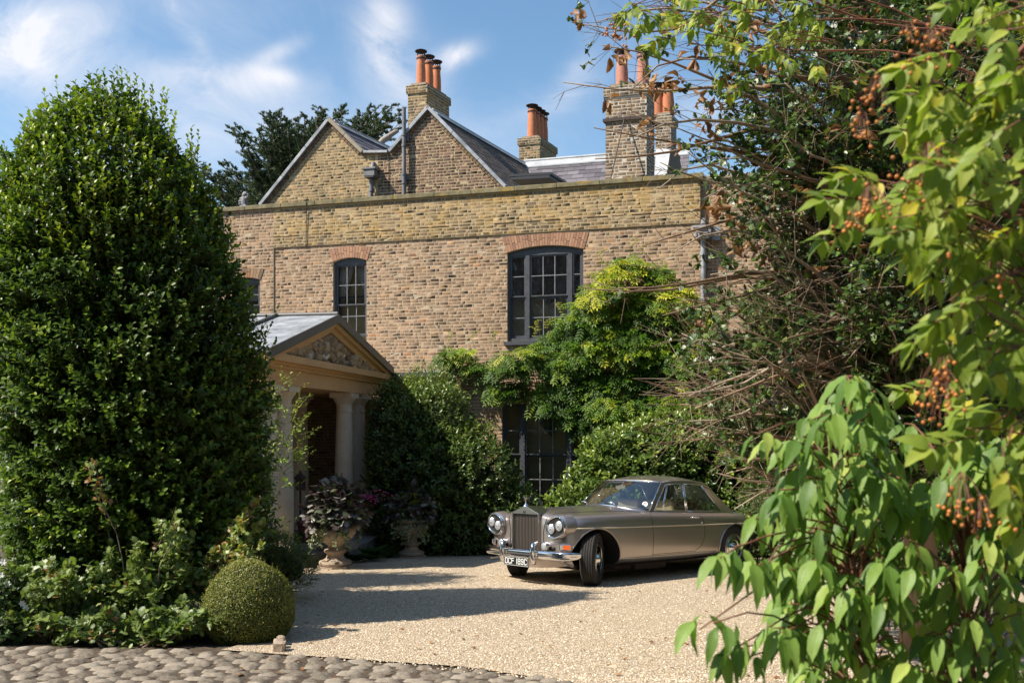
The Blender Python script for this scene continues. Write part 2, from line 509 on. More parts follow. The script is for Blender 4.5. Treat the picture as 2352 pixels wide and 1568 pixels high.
m_rtwig = M('red_brown_twig', grain((.12, .045, .025), (.22, .085, .045), 12, (.6, .8)))
m_core = M('core_shade', grain((.010, .014, .008), (.018, .022, .012), 9, (.9, 1)))  # shade inside the foliage, put into a near-black colour
m_berry = M('orange_berry', grain((.34, .10, .02), (.62, .24, .035), 45, (.3, .45), .05, .001))
m_berryy = M('yellow_berry', None, (.45, .36, .06), .4)
m_white = M('white_petal', None, (.75, .76, .70), .5)
# ------------------------------------------------------------ ground
def sheet(name, pts, mat, dz=0.0, kind='structure', **kw):
    mb = MB(); mb.poly([(x, y, float(gz(x, y)) + dz) for x, y in pts]); return mb.obj(name, mat, **kw, kind=kind)


def soil_fn(t, b, m):
    p = pos(t); n = t.noise(p, 8, 6, .7); c = t.mix(t.mapr(n, .35, .65), (.045, .030, .020), (.12, .085, .055)); f = t.noise(p, 90, 3, .7)
    t.l(t.mix(.5, c, t.mix(f, (.2, .2, .2), (.8, .8, .8)), 'OVERLAY'), b.inputs['Base Color']); b.inputs['Roughness'].default_value = .95; bump(t, b, f, .8, .02)


def gravel_fn(t, b, m):
    p = pos(t)
    mp = t.n('ShaderNodeMapping'); t.l(p, mp.inputs[0]); mp.inputs['Scale'].default_value = (1, 1, 1)
    vo = t.n('ShaderNodeTexVoronoi', feature='F1'); vo.inputs['Scale'].default_value = 62; vo.inputs['Randomness'].default_value = 1; t.l(mp.outputs[0], vo.inputs['Vector'])
    s = t.n('ShaderNodeSeparateColor'); t.l(vo.outputs['Color'], s.inputs[0])
    c = t.ramp(s.outputs[0], [(0, (.16, .12, .075)), (.15, (.36, .275, .17)), (.4, (.58, .455, .325)), (.7, (.73, .595, .445)), (.9, (.85, .76, .62)), (1, (.56, .35, .17))])
    d = t.mapr(vo.outputs['Distance'], .25, .62, 0, .75)
    c = t.mix(d, c, (.22, .17, .11))
    big = t.noise(p, .55, 4, .6); c = t.mix(t.mapr(big, .4, .7, 0, .3), c, (.46, .375, .255))
    fl = t.noise(p, 2.7, 5, .7); c = t.mix(t.mapr(fl, .55, .75, 0, .35), c, (.50, .37, .24))
    t.l(c, b.inputs['Base Color']); b.inputs['Roughness'].default_value = .85
    h = t.math('SUBTRACT', 1.0, vo.outputs['Distance'])
    bump(t, b, h, .9, .012)


m_soil = M('garden_soil', soil_fn)
m_gravel = M('pea_gravel', gravel_fn)
sheet('ground', [(-150, -20), (150, -20), (150, 400), (-150, 400)], m_soil, 0.0)
sheet('gravel_drive', [(-2.6, 8.15), (-1.9, 7.92), (-.4, 7.45), (.41, 6.92), (.8, 6.2), (.9, 1.5), (9, 1.5), (9.5, 14), (7, 16.8), (2, 17.3), (-2.4, 17.7), (-3.9, 15.6),
                       (-3.5, 13.0), (-2.75, 11.0), (-2.45, 9.8), (-2.35, 8.7)], m_gravel, .016)


# loose gravel stones on the near part of the drive
def pebbles():
    n = 26000
    Y = 6.9 + (G.random(n) ** 1.5) * 9.5; X = -2.2 + G.random(n) * 9
    ok = X > -2.0 + np.maximum(0, (7.9 - Y)) * 2.4
    ok &= X > -2.3 - (Y - 10) * .24
    X, Y = X[ok], Y[ok]; n = len(X)
    ico = np.array([(1, 0, 0), (-1, 0, 0), (0, 1, 0), (0, -1, 0), (0, 0, .8), (0, 0, -.3)], float)
    tri = np.array([(0, 2, 4), (2, 1, 4), (1, 3, 4), (3, 0, 4)])
    sc = G.uniform(.005, .0115, n)[:, None, None] * G.uniform(.7, 1.3, (n, 1, 3))
    th = G.random(n) * 6.28; c, s = np.cos(th), np.sin(th)
    v = ico[None] * sc
    v = np.stack([v[..., 0] * c[:, None] - v[..., 1] * s[:, None], v[..., 0] * s[:, None] + v[..., 1] * c[:, None], v[..., 2]], -1)
    v += np.stack([X, Y, gz(X, Y) + .018], -1)[:, None]
    T = (tri[None] + np.arange(n)[:, None, None] * 6).reshape(-1, 3)
    link('loose_gravel', me_np('loose_gravel', v.reshape(-1, 3), T, np.repeat(G.random(n), 6)), m_peb, kind='stuff')


m_peb = M('gravel_stone', brick_fn([(0, (.20, .15, .09)), (.3, (.50, .38, .24)), (.6, (.68, .56, .40)), (.9, (.84, .76, .60)), (1, (.56, .32, .15))], 0, .05))
pebbles()

# cobbled path: every sett that shows is an object of its own
m_cob = M('worn_cobble', brick_fn([(0, (.075, .066, .052)), (.4, (.14, .122, .098)), (.8, (.20, .176, .142)), (1, (.26, .23, .185))], 0, .5))
path = sheet('cobbled_path', [(-9, 8.75), (-4.9, 8.32), (-2.6, 8.12), (-1.95, 7.92), (-.5, 7.42), (.55, 6.9), (.95, 6.2), (.95, 4.5), (-9, 4.5)], m_soil, .008)
path['kind'] = 'structure'


def cobble_mesh(seed, sx, sy):
    sx *= .94; sy *= .90
    r = random.Random(seed); nx, ny = 6, 5; V = []; T = []
    for j in range(ny):
        for i in range(nx):
            a = i / (nx - 1) * 2 - 1; b = j / (ny - 1) * 2 - 1
            x = a * sx / 2 * (1 - .16 * b * b); y = b * sy / 2 * (1 - .14 * a * a)
            e = max(abs(a), abs(b))
            z = .016 * (1 - e ** 6.0) + (-.014 if e > .99 else 0) + .006 * a
            if e < .99: z += r.uniform(-.006, .006); x += r.uniform(-.009, .009); y += r.uniform(-.004, .004)
            else: x += r.uniform(-.014, .014); y += r.uniform(-.009, .009)
            V.append((x, y, z))
    for j in range(ny - 1):
        for i in range(nx - 1):
            k = j * nx + i; T.append((k, k + 1, k + nx + 1, k + nx))
    return np.array(V), np.array(T), seed


cob_v = [cobble_mesh(i, s, d) for i, (s, d) in enumerate([(.20, .112), (.17, .115), (.225, .115), (.14, .11), (.19, .12), (.16, .105), (.21, .105), (.18, .118), (.24, .11), (.15, .12), (.195, .11), (.175, .108)])]
cob_m = [me_np('cobble', v, T, np.full(len(v), (i * .37 + .13) % 1), True) for i, (v, T, s) in enumerate(cob_v)]
for me in cob_m: me.materials.append(m_cob)


def edgeY(X):
    return np.interp(X, [-9, -4.9, -2.6, -1.95, -.5, .55, .95], [8.75, 8.32, 8.12, 7.92, 7.42, 6.9, 6.2])


spots = []
row = 0; Y = 6.35
while Y < 8.9:
    X = -5.6 + R.uniform(0, .2)
    while X < 1.0:
        k = R.randrange(12); w = [.20, .17, .225, .14, .19, .16, .21, .18, .24, .15, .195, .175][k]
        xc = X + w / 2; yc = Y + .03 * math.sin(xc * 1.3 + row * .4) + R.uniform(-.014, .014)
        if yc < edgeY(xc) - .03: spots.append((xc, yc, k))
        X += w + R.uniform(.004, .026)
    Y += .115; row += 1
vis = [s for s in spots if abs(s[0]) < .58 * s[1] and s[1] > 6.75]
hid = [s for s in spots if s not in vis]
vis.sort(key=lambda s: s[1])
for i, (x, y, k) in enumerate(vis[:300]):
    o = link('cobble', cob_m[k], None, path, True); o.location = (x, y, float(gz(x, y)) + .012 + R.uniform(-.006, .006)); o.rotation_euler = (R.uniform(-.08, .08) - .046, R.uniform(-.09, .09), R.uniform(-.16, .16))
rest = Acc()
for x, y, k in vis[300:] + hid:
    v, T, s = cob_v[k]; a = R.uniform(-.09, .09); c, sn = math.cos(a), math.sin(a)
    vv = v.copy(); vv[:, 0] = v[:, 0] * c - v[:, 1] * sn + x; vv[:, 1] = v[:, 0] * sn + v[:, 1] * c + y; vv[:, 2] += float(gz(x, y)) + .012 + R.uniform(-.006, .006)
    rest.add(vv, T, R.random())
if rest.V: link('cobblestones', rest.mesh('cobblestones', True), m_cob, path, True, kind='stuff')
# rough edge stones at the corner of the bed
for (x, y, s) in ((-2.06, 8.10, .13), (-2.10, 8.24, .11), (-2.12, 8.38, .10)):
    mb = MB(); g0 = float(gz(x, y)); ax = Matrix.Rotation(.3 + s * 9, 3, 'Z')
    mb.box((x, y, g0 + .035), (s, s * .8, .12), ax, R.random())
    me = mb.mesh('edge_stone'); bm = bmesh.new(); bm.from_mesh(me)
    bmesh.ops.bevel(bm, geom=bm.edges[:], offset=.025, segments=2, affect='EDGES', profile=.6)
    for v in bm.verts: v.co += Vector((R.uniform(-.006, .006), R.uniform(-.006, .006), R.uniform(-.006, .006)))
    bm.to_mesh(me); bm.free()
    link('edge_stone', me, m_urn, label={.13: 'pale rough stone at the cobbled corner of the planting bed, nearest the path', .11: 'middle rough stone edging the planting bed beside the clipped box ball', .10: 'small rough edging stone behind the other two beside the gravel'}[s], cat='stone', group='stones edging the planting bed')

# ------------------------------------------------------------ brickwork
def brick_geo(w, h, d, ch, r=None):
    """front-facing chamfered block in (u, z, n); 8 verts, 5 quads"""
    j = (lambda a: r.uniform(-a, a)) if r else (lambda a: 0)
    a, b = w / 2, h / 2
    V = [(-a, -b, -d), (a, -b, -d), (a, b, -d), (-a, b, -d)]
    V += [(-a + ch + j(.003), -b + ch + j(.002), j(.002)), (a - ch + j(.003), -b + ch + j(.002), j(.002)), (a - ch + j(.003), b - ch + j(.002), j(.002)), (-a + ch + j(.003), b - ch + j(.002), j(.002))]
    T = [(4, 5, 6, 7), (0, 1, 5, 4), (1, 2, 6, 5), (2, 3, 7, 6), (3, 0, 4, 7)]
    return np.array(V, float), np.array(T)


def lay(z0, z1, intervals, rng, course=.0755, gap=.0135, L=.208, H=.098):
    """lay courses; intervals(z) -> list of (u0, u1). returns list of (u, z, w, h, tint)"""
    out = []; z = z0; k = 0
    while z + course * .6 <= z1:
        h = min(course, z1 - z) - gap
        for (a, b) in intervals(z + course / 2):
            u = a - rng.uniform(0, .05) - (0.11 if k % 2 else 0); i = rng.randrange(2)
            while u < b - .02:
                w = (L if (i % 2 == 0 or rng.random() < .12) else H) * rng.uniform(.95, 1.04); i += 1
                c0, c1 = max(u, a), min(u + w - gap, b)
                if c1 - c0 > .03: out.append(((c0 + c1) / 2, z + course / 2 + rng.uniform(-.002, .002), c1 - c0, h * rng.uniform(.94, 1.02), min(1, max(0, rng.gauss(.55, .15) if rng.random() < .9 else rng.random()))))
                u += w
        z += course; k += 1
    return out


def to_arrays(bricks, frame, proud=.0015, ch=.002, jit=.0006, rng=R):
    """frame(u,z,n)->world vectorised via basis"""
    O, U, N = frame
    acc = Acc()
    for (u, z, w, h, t) in bricks:
        v, T = brick_geo(w, h, proud + .003, min(ch, w * .25), rng)
        n = v[:, 2] + proud + rng.uniform(-jit, jit)
        n[:4] = 0.0005
        acc.add(O + (u + v[:, 0])[:, None] * U + n[:, None] * N + (z + v[:, 1])[:, None] * np.array((0, 0, 1.)), T, t)
    return acc


def brickwork(name, bricks, frame, mat, parent, **kw):
    if not bricks: return None
    return link(name, to_arrays(bricks, frame, **kw).mesh(name), mat, parent, kind='stuff')


FR0 = (FO, FU, FN)                                   # parapet and left pier
RC = .03
FR1 = (FO - FN * RC, FU, FN)                        # main wall, set back under the string course
FR2 = (FO - FN * .12, FU, FN)                        # wall to the right of the hopper

house = thing('brick_house', 'old two storey brick country house with twin slate gables, tall chimneys and grey sash windows', 'house', tuple(F(6, -.9)))

u_p, _ = FQ(628, 560)       # end of the flush left pier
u_e, _ = FQ(1608, 450)      # right end of the parapet
Z_S = 5.93; Z_C = 6.86      # string course underside, underside of coping
U_END = 19.0; Z_B = -1.4


def win_rect(x0, x1, ytop, ybot, n=-.03):
    u0, _ = FQ(x0, ytop, n); u1, _ = FQ(x1, ytop, n); um = (x0 + x1) / 2
    return u0, u1, FQ(um, ybot, n)[1], FQ(um, ytop, n)[1]


W1 = win_rect(765, 842, 600, 800)      # (u0,u1,zbottom,zspring)
W2 = win_rect(1165, 1340, 576, 782)
W0 = win_rect(533, 597, 644, 760, 0)
W3 = win_rect(1153, 1351, 925, 1165)
W4 = (13.2, 14.6, 3.4, 5.3)            # further window seen in scraps behind the holly
ARCH = {id(W1): .09, id(W2): .12, id(W0): .07, id(W3): .0, id(W4): .0}


def holes(z, u0, u1, wins):
    iv = [(u0, u1)]
    for w in wins:
        rise = ARCH[id(w)]
        if w[2] < z < w[3] + rise:
            if z <= w[3]: a, b = w[0], w[1]
            else:
                f = math.sqrt(max(0, 1 - (z - w[3]) / rise)) if rise else 0
                c = (w[0] + w[1]) / 2; hw = (w[1] - w[0]) / 2 * f; a, b = c - hw, c + hw
            iv = [q for (s, e) in iv for q in ((s, min(e, a)), (max(s, b), e)) if q[1] - q[0] > .03]
    return iv


def archzone(w, thick):
    """the fan of the gauged arch: bricks keep clear of it"""
    rise = ARCH[id(w)]; c = (w[0] + w[1]) / 2; hw = (w[1] - w[0]) / 2
    def f(z):
        if w[3] - .005 < z < w[3] + rise + thick:
            k = (z - w[3]) / (rise + thick)
            return (c - hw - .02 - .10 * k, c + hw + .02 + .10 * k)
    return f


AZ = [archzone(W1, .26), archzone(W2, .27)]


def cut(iv, zones, z):
    for zf in zones:
        r = zf(z)
        if r: iv = [q for (s, e) in iv for q in ((s, min(e, r[0])), (max(s, r[1]), e)) if q[1] - q[0] > .03]
    return iv


def wall_panel(mb, frame, u0, u1, z0, z1, wins, n=0.0):
    """mortar face with window holes, as rectangles between the hole edges"""
    O, U, N = frame
    us = sorted({u0, u1, *[v for w in wins for v in w[:2] if u0 < v < u1]})
    for a, b in zip(us[:-1], us[1:]):
        m = (a + b) / 2; zs = [(z0, z1)]
        for w in wins:
            if w[0] < m < w[1]:
                zt = w[3]
                zs = [q for (s, e) in zs for q in ((s, min(e, w[2])), (max(s, zt), e)) if q[1] - q[0] > 1e-4]
        for (s, e) in zs:
            pts = []
            ws = [w for w in wins if w[0] < m < w[1] and abs(w[3] - s) < 1e-6 and ARCH[id(w)] > 0]
            if ws:
                w = ws[0]; k = 10
                for i in range(k):
                    fa, fb = i / k, (i + 1) / k
                    za, zb = (w[3] + ARCH[id(w)] * (1 - (2 * f - 1) ** 2) for f in (fa, fb))
                    ua, ub = w[0] + (w[1] - w[0]) * fa, w[0] + (w[1] - w[0]) * fb
                    mb.quad(*(O + U * q + N * n + np.array((0, 0, zq)) for q, zq in ((ua, za), (ub, zb), (ub, e), (ua, e))))
            else:
                mb.quad(*(O + U * q + N * n + np.array((0, 0, zq)) for q, zq in ((a, s), (b, s), (b, e), (a, e))))


def reveal(mb, frame, w, depth, t=.3):
    O, U, N = frame; rise = ARCH[id(w)]
    pt = lambda u, z, n: O + U * u + N * n + np.array((0, 0, z))
    mb.quad(pt(w[0], w[2], 0), pt(w[0], w[2], -depth), pt(w[0], w[3], -depth), pt(w[0], w[3], 0), t)
    mb.quad(pt(w[1], w[2], 0), pt(w[1], w[2], -depth), pt(w[1], w[3], -depth), pt(w[1], w[3], 0), t)
    mb.quad(pt(w[0], w[2], 0), pt(w[1], w[2], 0), pt(w[1], w[2], -depth), pt(w[0], w[2], -depth), t)
    k = 10
    for i in range(k):
        fa, fb = i / k, (i + 1) / k
        za, zb = (w[3] + rise * (1 - (2 * f - 1) ** 2) for f in (fa, fb)); ua, ub = w[0] + (w[1] - w[0]) * fa, w[0] + (w[1] - w[0]) * fb
        mb.quad(pt(ua, za, 0), pt(ub, zb, 0), pt(ub, zb, -depth), pt(ua, za, -depth), t)


mb = MB()
wall_panel(mb, FR0, 0, u_p, Z_B, Z_C, [W0])
wall_panel(mb, FR1, u_p, u_e, Z_B, Z_S + .02, [W1, W2, W3])
mb.quad(F(u_p, Z_B, 0), F(u_p, Z_B, -RC), F(u_p, Z_S, -RC), F(u_p, Z_S, 0))
for fr, ws in ((FR0, [W0]), (FR1, [W1, W2, W3])):
    for w in ws: reveal(mb, fr, w, .16)
mb.obj('wall', m_mortar, house)
mb = MB(); wall_panel(mb, FR0, u_p, u_e, Z_S, Z_C, [])
mb.quad(F(u_p, Z_S, 0), F(u_e, Z_S, 0), F(u_e, Z_S, -.2), F(u_p, Z_S, -.2)); mb.quad(F(u_e, Z_B, 0), F(u_e, Z_B, -.2), F(u_e, Z_C, -.2), F(u_e, Z_C, 0))
mb.quad(F(0, Z_B, 0), F(0, Z_B, -.35), F(0, Z_C, -.35), F(0, Z_C, 0)); mb.quad(F(0, Z_B, -.35), F(u_e, Z_B, -.35), F(u_e, Z_C, -.35), F(0, Z_C, -.35))
mb.quad(F(0, Z_C - .005, 0), F(u_e, Z_C - .005, 0), F(u_e, Z_C - .005, -.35), F(0, Z_C - .005, -.35))
mb.obj('parapet', m_mortary, house)
mb = MB(); wall_panel(mb, FR2, u_e, U_END, Z_B, Z_C, [W4]); reveal(mb, FR2, W4, .16)
mb.quad(F(u_e, Z_C - .01, -.12), F(U_END, Z_C - .01, -.12), F(U_END, Z_C - .01, -.45), F(u_e, Z_C - .01, -.45))
mb.obj('side_wall', m_mortar, house)

rb = random.Random(3)
main = lay(Z_B, Z_S - .01, lambda z: cut(holes(z, u_p + .005, u_e, [W1, W2, W3]), AZ, z), rb)
pier = lay(Z_B, Z_S - .01, lambda z: cut(holes(z, .0, u_p - .008, [W0]), [archzone(W0, .22)], z), rb)
para_l = lay(Z_S, Z_C, lambda z: [(0, u_p)], rb)
para = lay(Z_S, Z_C, lambda z: [(u_p, u_e)], rb)
side = lay(1.0, Z_C - .03, lambda z: holes(z, u_e + .01, U_END, [W4]), rb)


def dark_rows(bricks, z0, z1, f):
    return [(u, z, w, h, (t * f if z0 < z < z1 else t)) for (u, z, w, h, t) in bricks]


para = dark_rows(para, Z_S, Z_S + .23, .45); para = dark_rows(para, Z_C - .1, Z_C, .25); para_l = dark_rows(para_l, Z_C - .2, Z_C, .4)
brickwork('brickwork', pier, FR0, m_brick, house)
brickwork('brickwork', para_l, FR0, m_brick, house)
brickwork('brickwork', side, FR2, m_brick, house)
# the 300 bricks that show largest, each an object sharing one of 36 meshes
score = [(b[0] if (7.0 < b[0] < 11.6 and b[2] > .2 and (b[1] > 4.6 or 2.9 < b[1])) else -1) for b in main]
order = sorted(range(len(main)), key=lambda i: -score[i])
sel = set(order[:300])
brickwork('brickwork', [b for i, b in enumerate(main) if i not in sel], FR1, m_brick, house)
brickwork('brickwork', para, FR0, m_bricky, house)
bvars = []
for i in range(36):
    v, T = brick_geo(.196, .062, .0045, .002, rb); v[:, 2] += .0015 + rb.uniform(-.0006, .0006); v[:4, 2] = .0005
    me = me_np('brick', np.stack([v[:, 0], -v[:, 2], v[:, 1]], 1), T, np.full(len(v), (i + .5) / 36)); me.materials.append(m_brick); bvars.append(me)
rotF = math.atan2(FU[1], FU[0])
for i in order[:300]:
    u, z, w, h, t = main[i]
    o = link('brick', bvars[int(t * 35.99)], None, house, True)
    o.location = tuple(FR1[0] + FU * u + np.array((0, 0, z)) - wo(house)); o.rotation_euler = (0, 0, rotF); o.scale = (w / .196, 1, h / .062)


def arch(w, thick, frame, n, name='arch'):
    O, U, N = frame; rise = ARCH[id(w)]; c = (w[0] + w[1]) / 2; hw = (w[1] - w[0]) / 2
    mbk = MB(); mbk2 = MB()
    pt = lambda u, z, nn: O + U * u + N * nn + np.array((0, 0, z))
    a0 = -hw - .02; a1 = hw + .02
    for i in range(n):
        fa, fb = i / n, (i + 1) / n
        g = .10
        def xu(f, k): return c + (a0 + (a1 - a0) * f) + (2 * f - 1) * .10 * k
        def zb(f): return w[3] + rise * (1 - (2 * f - 1) ** 2)
        def zt(f): return w[3] + rise + thick - .03 * (2 * f - 1) ** 2
        split = R.choice([.0, .38, .5, .62])
        for k0, k1 in ([(0, 1)] if split == 0 else [(0, split - .02), (split + .02, 1)]):
            fa2, fb2 = fa + .06 / n, fb - .06 / n
            z = lambda f, k: zb(f) + (zt(f) - zb(f)) * k
            pr = .012 + R.uniform(-.003, .004)
            p = [pt(xu(fa2, k0), z(fa2, k0), 0), pt(xu(fb2, k0), z(fb2, k0), 0), pt(xu(fb2, k1), z(fb2, k1), 0), pt(xu(fa2, k1), z(fa2, k1), 0)]
            q = [x + N * pr for x in p]
            mbk.hexa(p + q, R.random())
    mbk.obj(name, m_archb if w is not W0 else m_brick, house)
    return


arch(W1, .25, FR1, 14); arch(W2, .26, FR1, 30); arch(W0, .22, FR0, 11)


# coping on the parapet: separate stones
def coping_run(u0, u1, z, n0, n1, thick, mat, step=.95, name='coping_stone'):
    u = u0
    while u < u1 - .05:
        v = min(u + step * R.uniform(.9, 1.1), u1)
        if u1 - v < .25: v = u1
        mbk = MB(); dz = R.uniform(-.004, .004)
        mbk.fbox(u + .003, v - .003, z + dz, z + thick + dz, n0, n1)
        o = mbk.obj(name, mat, house); u = v
        bv = o.modifiers.new('b', 'BEVEL'); bv.width = .012; bv.segments = 2


coping_run(-.08, u_e + .07, Z_C, -.42, .065, .105, m_coping)
coping_run(u_e + .075, U_END, Z_C - .02, -.55, -.06, .085, m_copingp)
# string course: a rust-brown flashing groove and a thin drip line
mb = MB(); uu = u_p
while uu < u_e - .1:
    w_ = R.uniform(.08, .5); z_ = Z_S + .25 + R.uniform(-.006, .006)
    if R.random() < .8: mb.fbox(uu, min(uu + w_, u_e), z_, z_ + R.uniform(.006, .016), .0015, R.uniform(.006, .016))
    uu += w_ + R.uniform(.0, .12)
mb.obj('string_course', M('rusty_groove', grain((.10, .055, .035), (.20, .13, .08), 9, (.9, 1))), house, kind='stuff')

# ------------------------------------------------------------ windows
def window(wn, frame, cols, rows, mull=(), sashes=2, sill=True, name='window', barw=.018, depth=.09, rail=.05, label=None, open_gap=0.0):
    O, U, N = frame; u0, u1, z0, z1 = wn; rise = ARCH[id(wn)]
    O2 = O - N * depth
    def bx(m_, a, b, c, d, n0, n1): m_.hexa([O2 + U * x + N * n + np.array((0, 0, z)) for z in (c, d) for (x, n) in ((a, n0), (b, n0), (b, n1), (a, n1))])
    root = MB(); fw = .055
    for (a, b) in ((u0, u0 + fw), (u1 - fw, u1)): bx(root, a, b, z0, z1 + rise * .3, -.06, .02)
    k = 12
    for i in range(k):      # curved head
        fa, fb = i / k, (i + 1) / k
        za, zb = (z1 + rise * (1 - (2 * f - 1) ** 2) for f in (fa, fb)); ua, ub = u0 + (u1 - u0) * fa, u0 + (u1 - u0) * fb
        p = [O2 + U * x + N * n + np.array((0, 0, z)) for (z, x, n) in ((z1 - .07, ua, -.05), (z1 - .07, ub, -.05), (z1 - .07, ub, .022), (z1 - .07, ua, .022), (za + .003, ua, -.05), (zb + .003, ub, -.05), (zb + .003, ub, .022), (za + .003, ua, .022))]
        root.hexa(p)
    bx(root, u0 + fw, u1 - fw, z0, z0 + .07, -.06, .03)
    w = root.obj(name, m_frame, house, label=label)
    lights = []; a = u0 + fw
    for m_ in list(mull) + [None]:
        if m_ is None: lights.append((a, u1 - fw)); break
        mm = MB(); bx(mm, m_ - .045, m_ + .045, z0 + .07, z1 - .07, -.058, .028); mm.obj('mullion', m_frame, w)
        lights.append((a, m_ - .045)); a = m_ + .045
    zz0, zz1 = z0 + .07, z1 - .07; zm = (zz0 + zz1) / 2 + (.0)
    for li, (a, b) in enumerate(lights):
        nc = cols[li]
        for si, (s, e, nn) in enumerate(((zz0, zm, -.045), (zm, zz1, -.01))):
            if si == 0 and open_gap: s, e = s + open_gap, e + open_gap
            f = MB(); r = .038
            bx(f, a + .002, a + r, s + .002, e - .002, nn - .02, nn + .016); bx(f, b - r, b - .002, s + .002, e - .002, nn - .02, nn + .016)
            bx(f, a + r, b - r, s + .002, s + (.065 if si == 0 else .032), nn - .019, nn + .015); bx(f, a + r, b - r, e - .034, e - .003, nn - .019, nn + .015)
            f.obj('sash', m_frame, w)
            g = MB(); iw = (b - a - 2 * r)
            for c in range(1, nc): uc = a + r + iw * c / nc; bx(g, uc - barw / 2, uc + barw / 2, s + .03, e - .03, nn - .012, nn + .012)
            for c in range(1, rows): zc = s + .03 + (e - s - .06) * c / rows; bx(g, a + r, b - r, zc - barw / 2, zc + barw / 2, nn - .0115, nn + .0125)
            g.obj('glazing_bar', m_bar, w)
            for c in range(nc):
                for rr in range(rows):
                    ua, ub = a + r + iw * c / nc, a + r + iw * (c + 1) / nc; zA, zB = s + .03 + (e - s - .06) * rr / rows, s + .03 + (e - s - .06) * (rr + 1) / rows
                    tw = [R.uniform(-.0025, .0025) for _ in range(4)]
                    p = MB(); p.quad(*[O2 + U * x + N * (nn + tq) + np.array((0, 0, z)) for (x, z), tq in zip(((ua, zA), (ub, zA), (ub, zB), (ua, zB)), tw)]); p.obj('pane', m_glass, w)
    # room behind the glass, open to the window only
    rm = MB(); pt = lambda x, z, n: O + U * x + N * n + np.array((0, 0, z)); A, B, C, D = u0 - .3, u1 + .3, z0 - .3, z1 + rise + .25; n0, n1 = -.165, -2.0
    rm.quad(pt(A, C, n1), pt(B, C, n1), pt(B, D, n1), pt(A, D, n1)); rm.quad(pt(A, C, n0), pt(A, C, n1), pt(A, D, n1), pt(A, D, n0)); rm.quad(pt(B, C, n0), pt(B, C, n1), pt(B, D, n1), pt(B, D, n0))
    rm.quad(pt(A, C, n0), pt(B, C, n0), pt(B, C, n1), pt(A, C, n1)); rm.quad(pt(A, D, n0), pt(B, D, n0), pt(B, D, n1), pt(A, D, n1))
    rm.obj('room_lining', m_dark, w)
    if sill:
        sl = MB(); bx(sl, u0 - .06, u1 + .06, z0 - .085, z0 - .004, -.06, depth + .07); so = sl.obj('window_sill', m_frame, w)
    return w


um = lambda x, y: FQ(x, y, -RC)[0]
window(W1, FR1, (3,), 2, rail=.05, label='narrow upper sash window with parted curtains', open_gap=.22, sill=False)
window(W2, FR1, (1, 3, 1), 2, mull=(um(1210, 680), um(1308, 680)), label='wide upper tripartite sash window')
window(W0, FR0, (2,), 2, label='small upper window half hidden by the bay tree')
window(W3, FR1, (1, 3, 1), 2, mull=(um(1199, 1034), um(1306, 1034)), label='ground floor tripartite window between the camellias')
window(W4, FR2, (3,), 2, label='far right sash window seen through holly twigs')


def drape(name, frame, pts_top, pts_bot, mat, folds=9, depth=.05, n=-.24, **kw):
    """pleated cloth between two polylines given as (u,z)"""
    O, U, N = frame; A = Acc(); nu, nv = folds * 6, 10; V = []; T = []
    lt = lambda pts, f: np.array([np.interp(f, np.linspace(0, 1, len(pts)), [p[i] for p in pts]) for i in (0, 1)])
    for j in range(nv + 1):
        for i in range(nu + 1):
            f = i / nu; g = j / nv; a = lt(pts_top, f); b = lt(pts_bot, f); q = a * (1 - g) + b * g
            off = math.sin(f * folds * 2 * math.pi + math.sin(g * 3) * .6) * depth * (1 - .5 * g)
            V.append(O + U * q[0] + N * (n + off) + np.array((0, 0, q[1])))
    for j in range(nv):
        for i in range(nu):
            k = j * (nu + 1) + i; T.append((k, k + 1, k + nu + 2, k + nu + 1))
    return link(name, me_np(name, np.array(V), np.array(T), None, True), mat, **kw)


m_curt = M('cream_print_curtain', grain((.55, .50, .42), (.80, .76, .68), 26, (.9, 1)))
m_net = M('mauve_net_curtain', grain((.16, .11, .10), (.26, .19, .17), 16, (.9, 1)))
m_grc = M('grey_swag_curtain', grain((.05, .055, .055), (.09, .10, .10), 16, (.9, 1)))
a, b, c, d = W1
drape('curtain', FR1, [(a + .06, d), ((a + b) / 2 + .05, d)], [(a + .04, c + 1.0), (a + .14, c + 1.0)], m_curt, 5, .03, label='left cream printed curtain tied back in the narrow upper window', cat='curtain', group='curtains in the narrow upper window')
drape('curtain', FR1, [((a + b) / 2 + .04, d), (b - .05, d)], [(b - .14, c + 1.15), (b - .05, c + 1.15)], m_curt, 4, .03, label='right cream printed curtain tied back in the narrow upper window', cat='curtain', group='curtains in the narrow upper window')
a, b, c, d = W2
drape('window_blind', FR1, [(a + .05, d + .05), (b - .05, d + .05)], [(a + .05, c + .95), (a + .7, c + 1.1), ((a + b) / 2, c + .8), (b - .5, c + 1.05), (b - .05, c + .95)], m_net, 6, .04, label='dark mauve gathered blind across the top of the wide upper window', cat='blind')
a, b, c, d = W3
drape('swag_curtain', FR1, [(a + .5, d), (b - .3, d)], [(a + .75, d - .4), ((a + b) / 2 + .1, d - .75), (b - .55, d - .35)], m_grc, 4, .05, label='grey swagged curtain in the ground floor window', cat='curtain')
a, b, c, d = W0
drape('window_blind', FR0, [(a + .05, d + .05), (b - .05, d + .05)], [(a + .05, c + .75), (b - .05, c + .75)], m_curt, 2, .004, label='pale roller blind in the small window behind the bay tree', cat='blind')
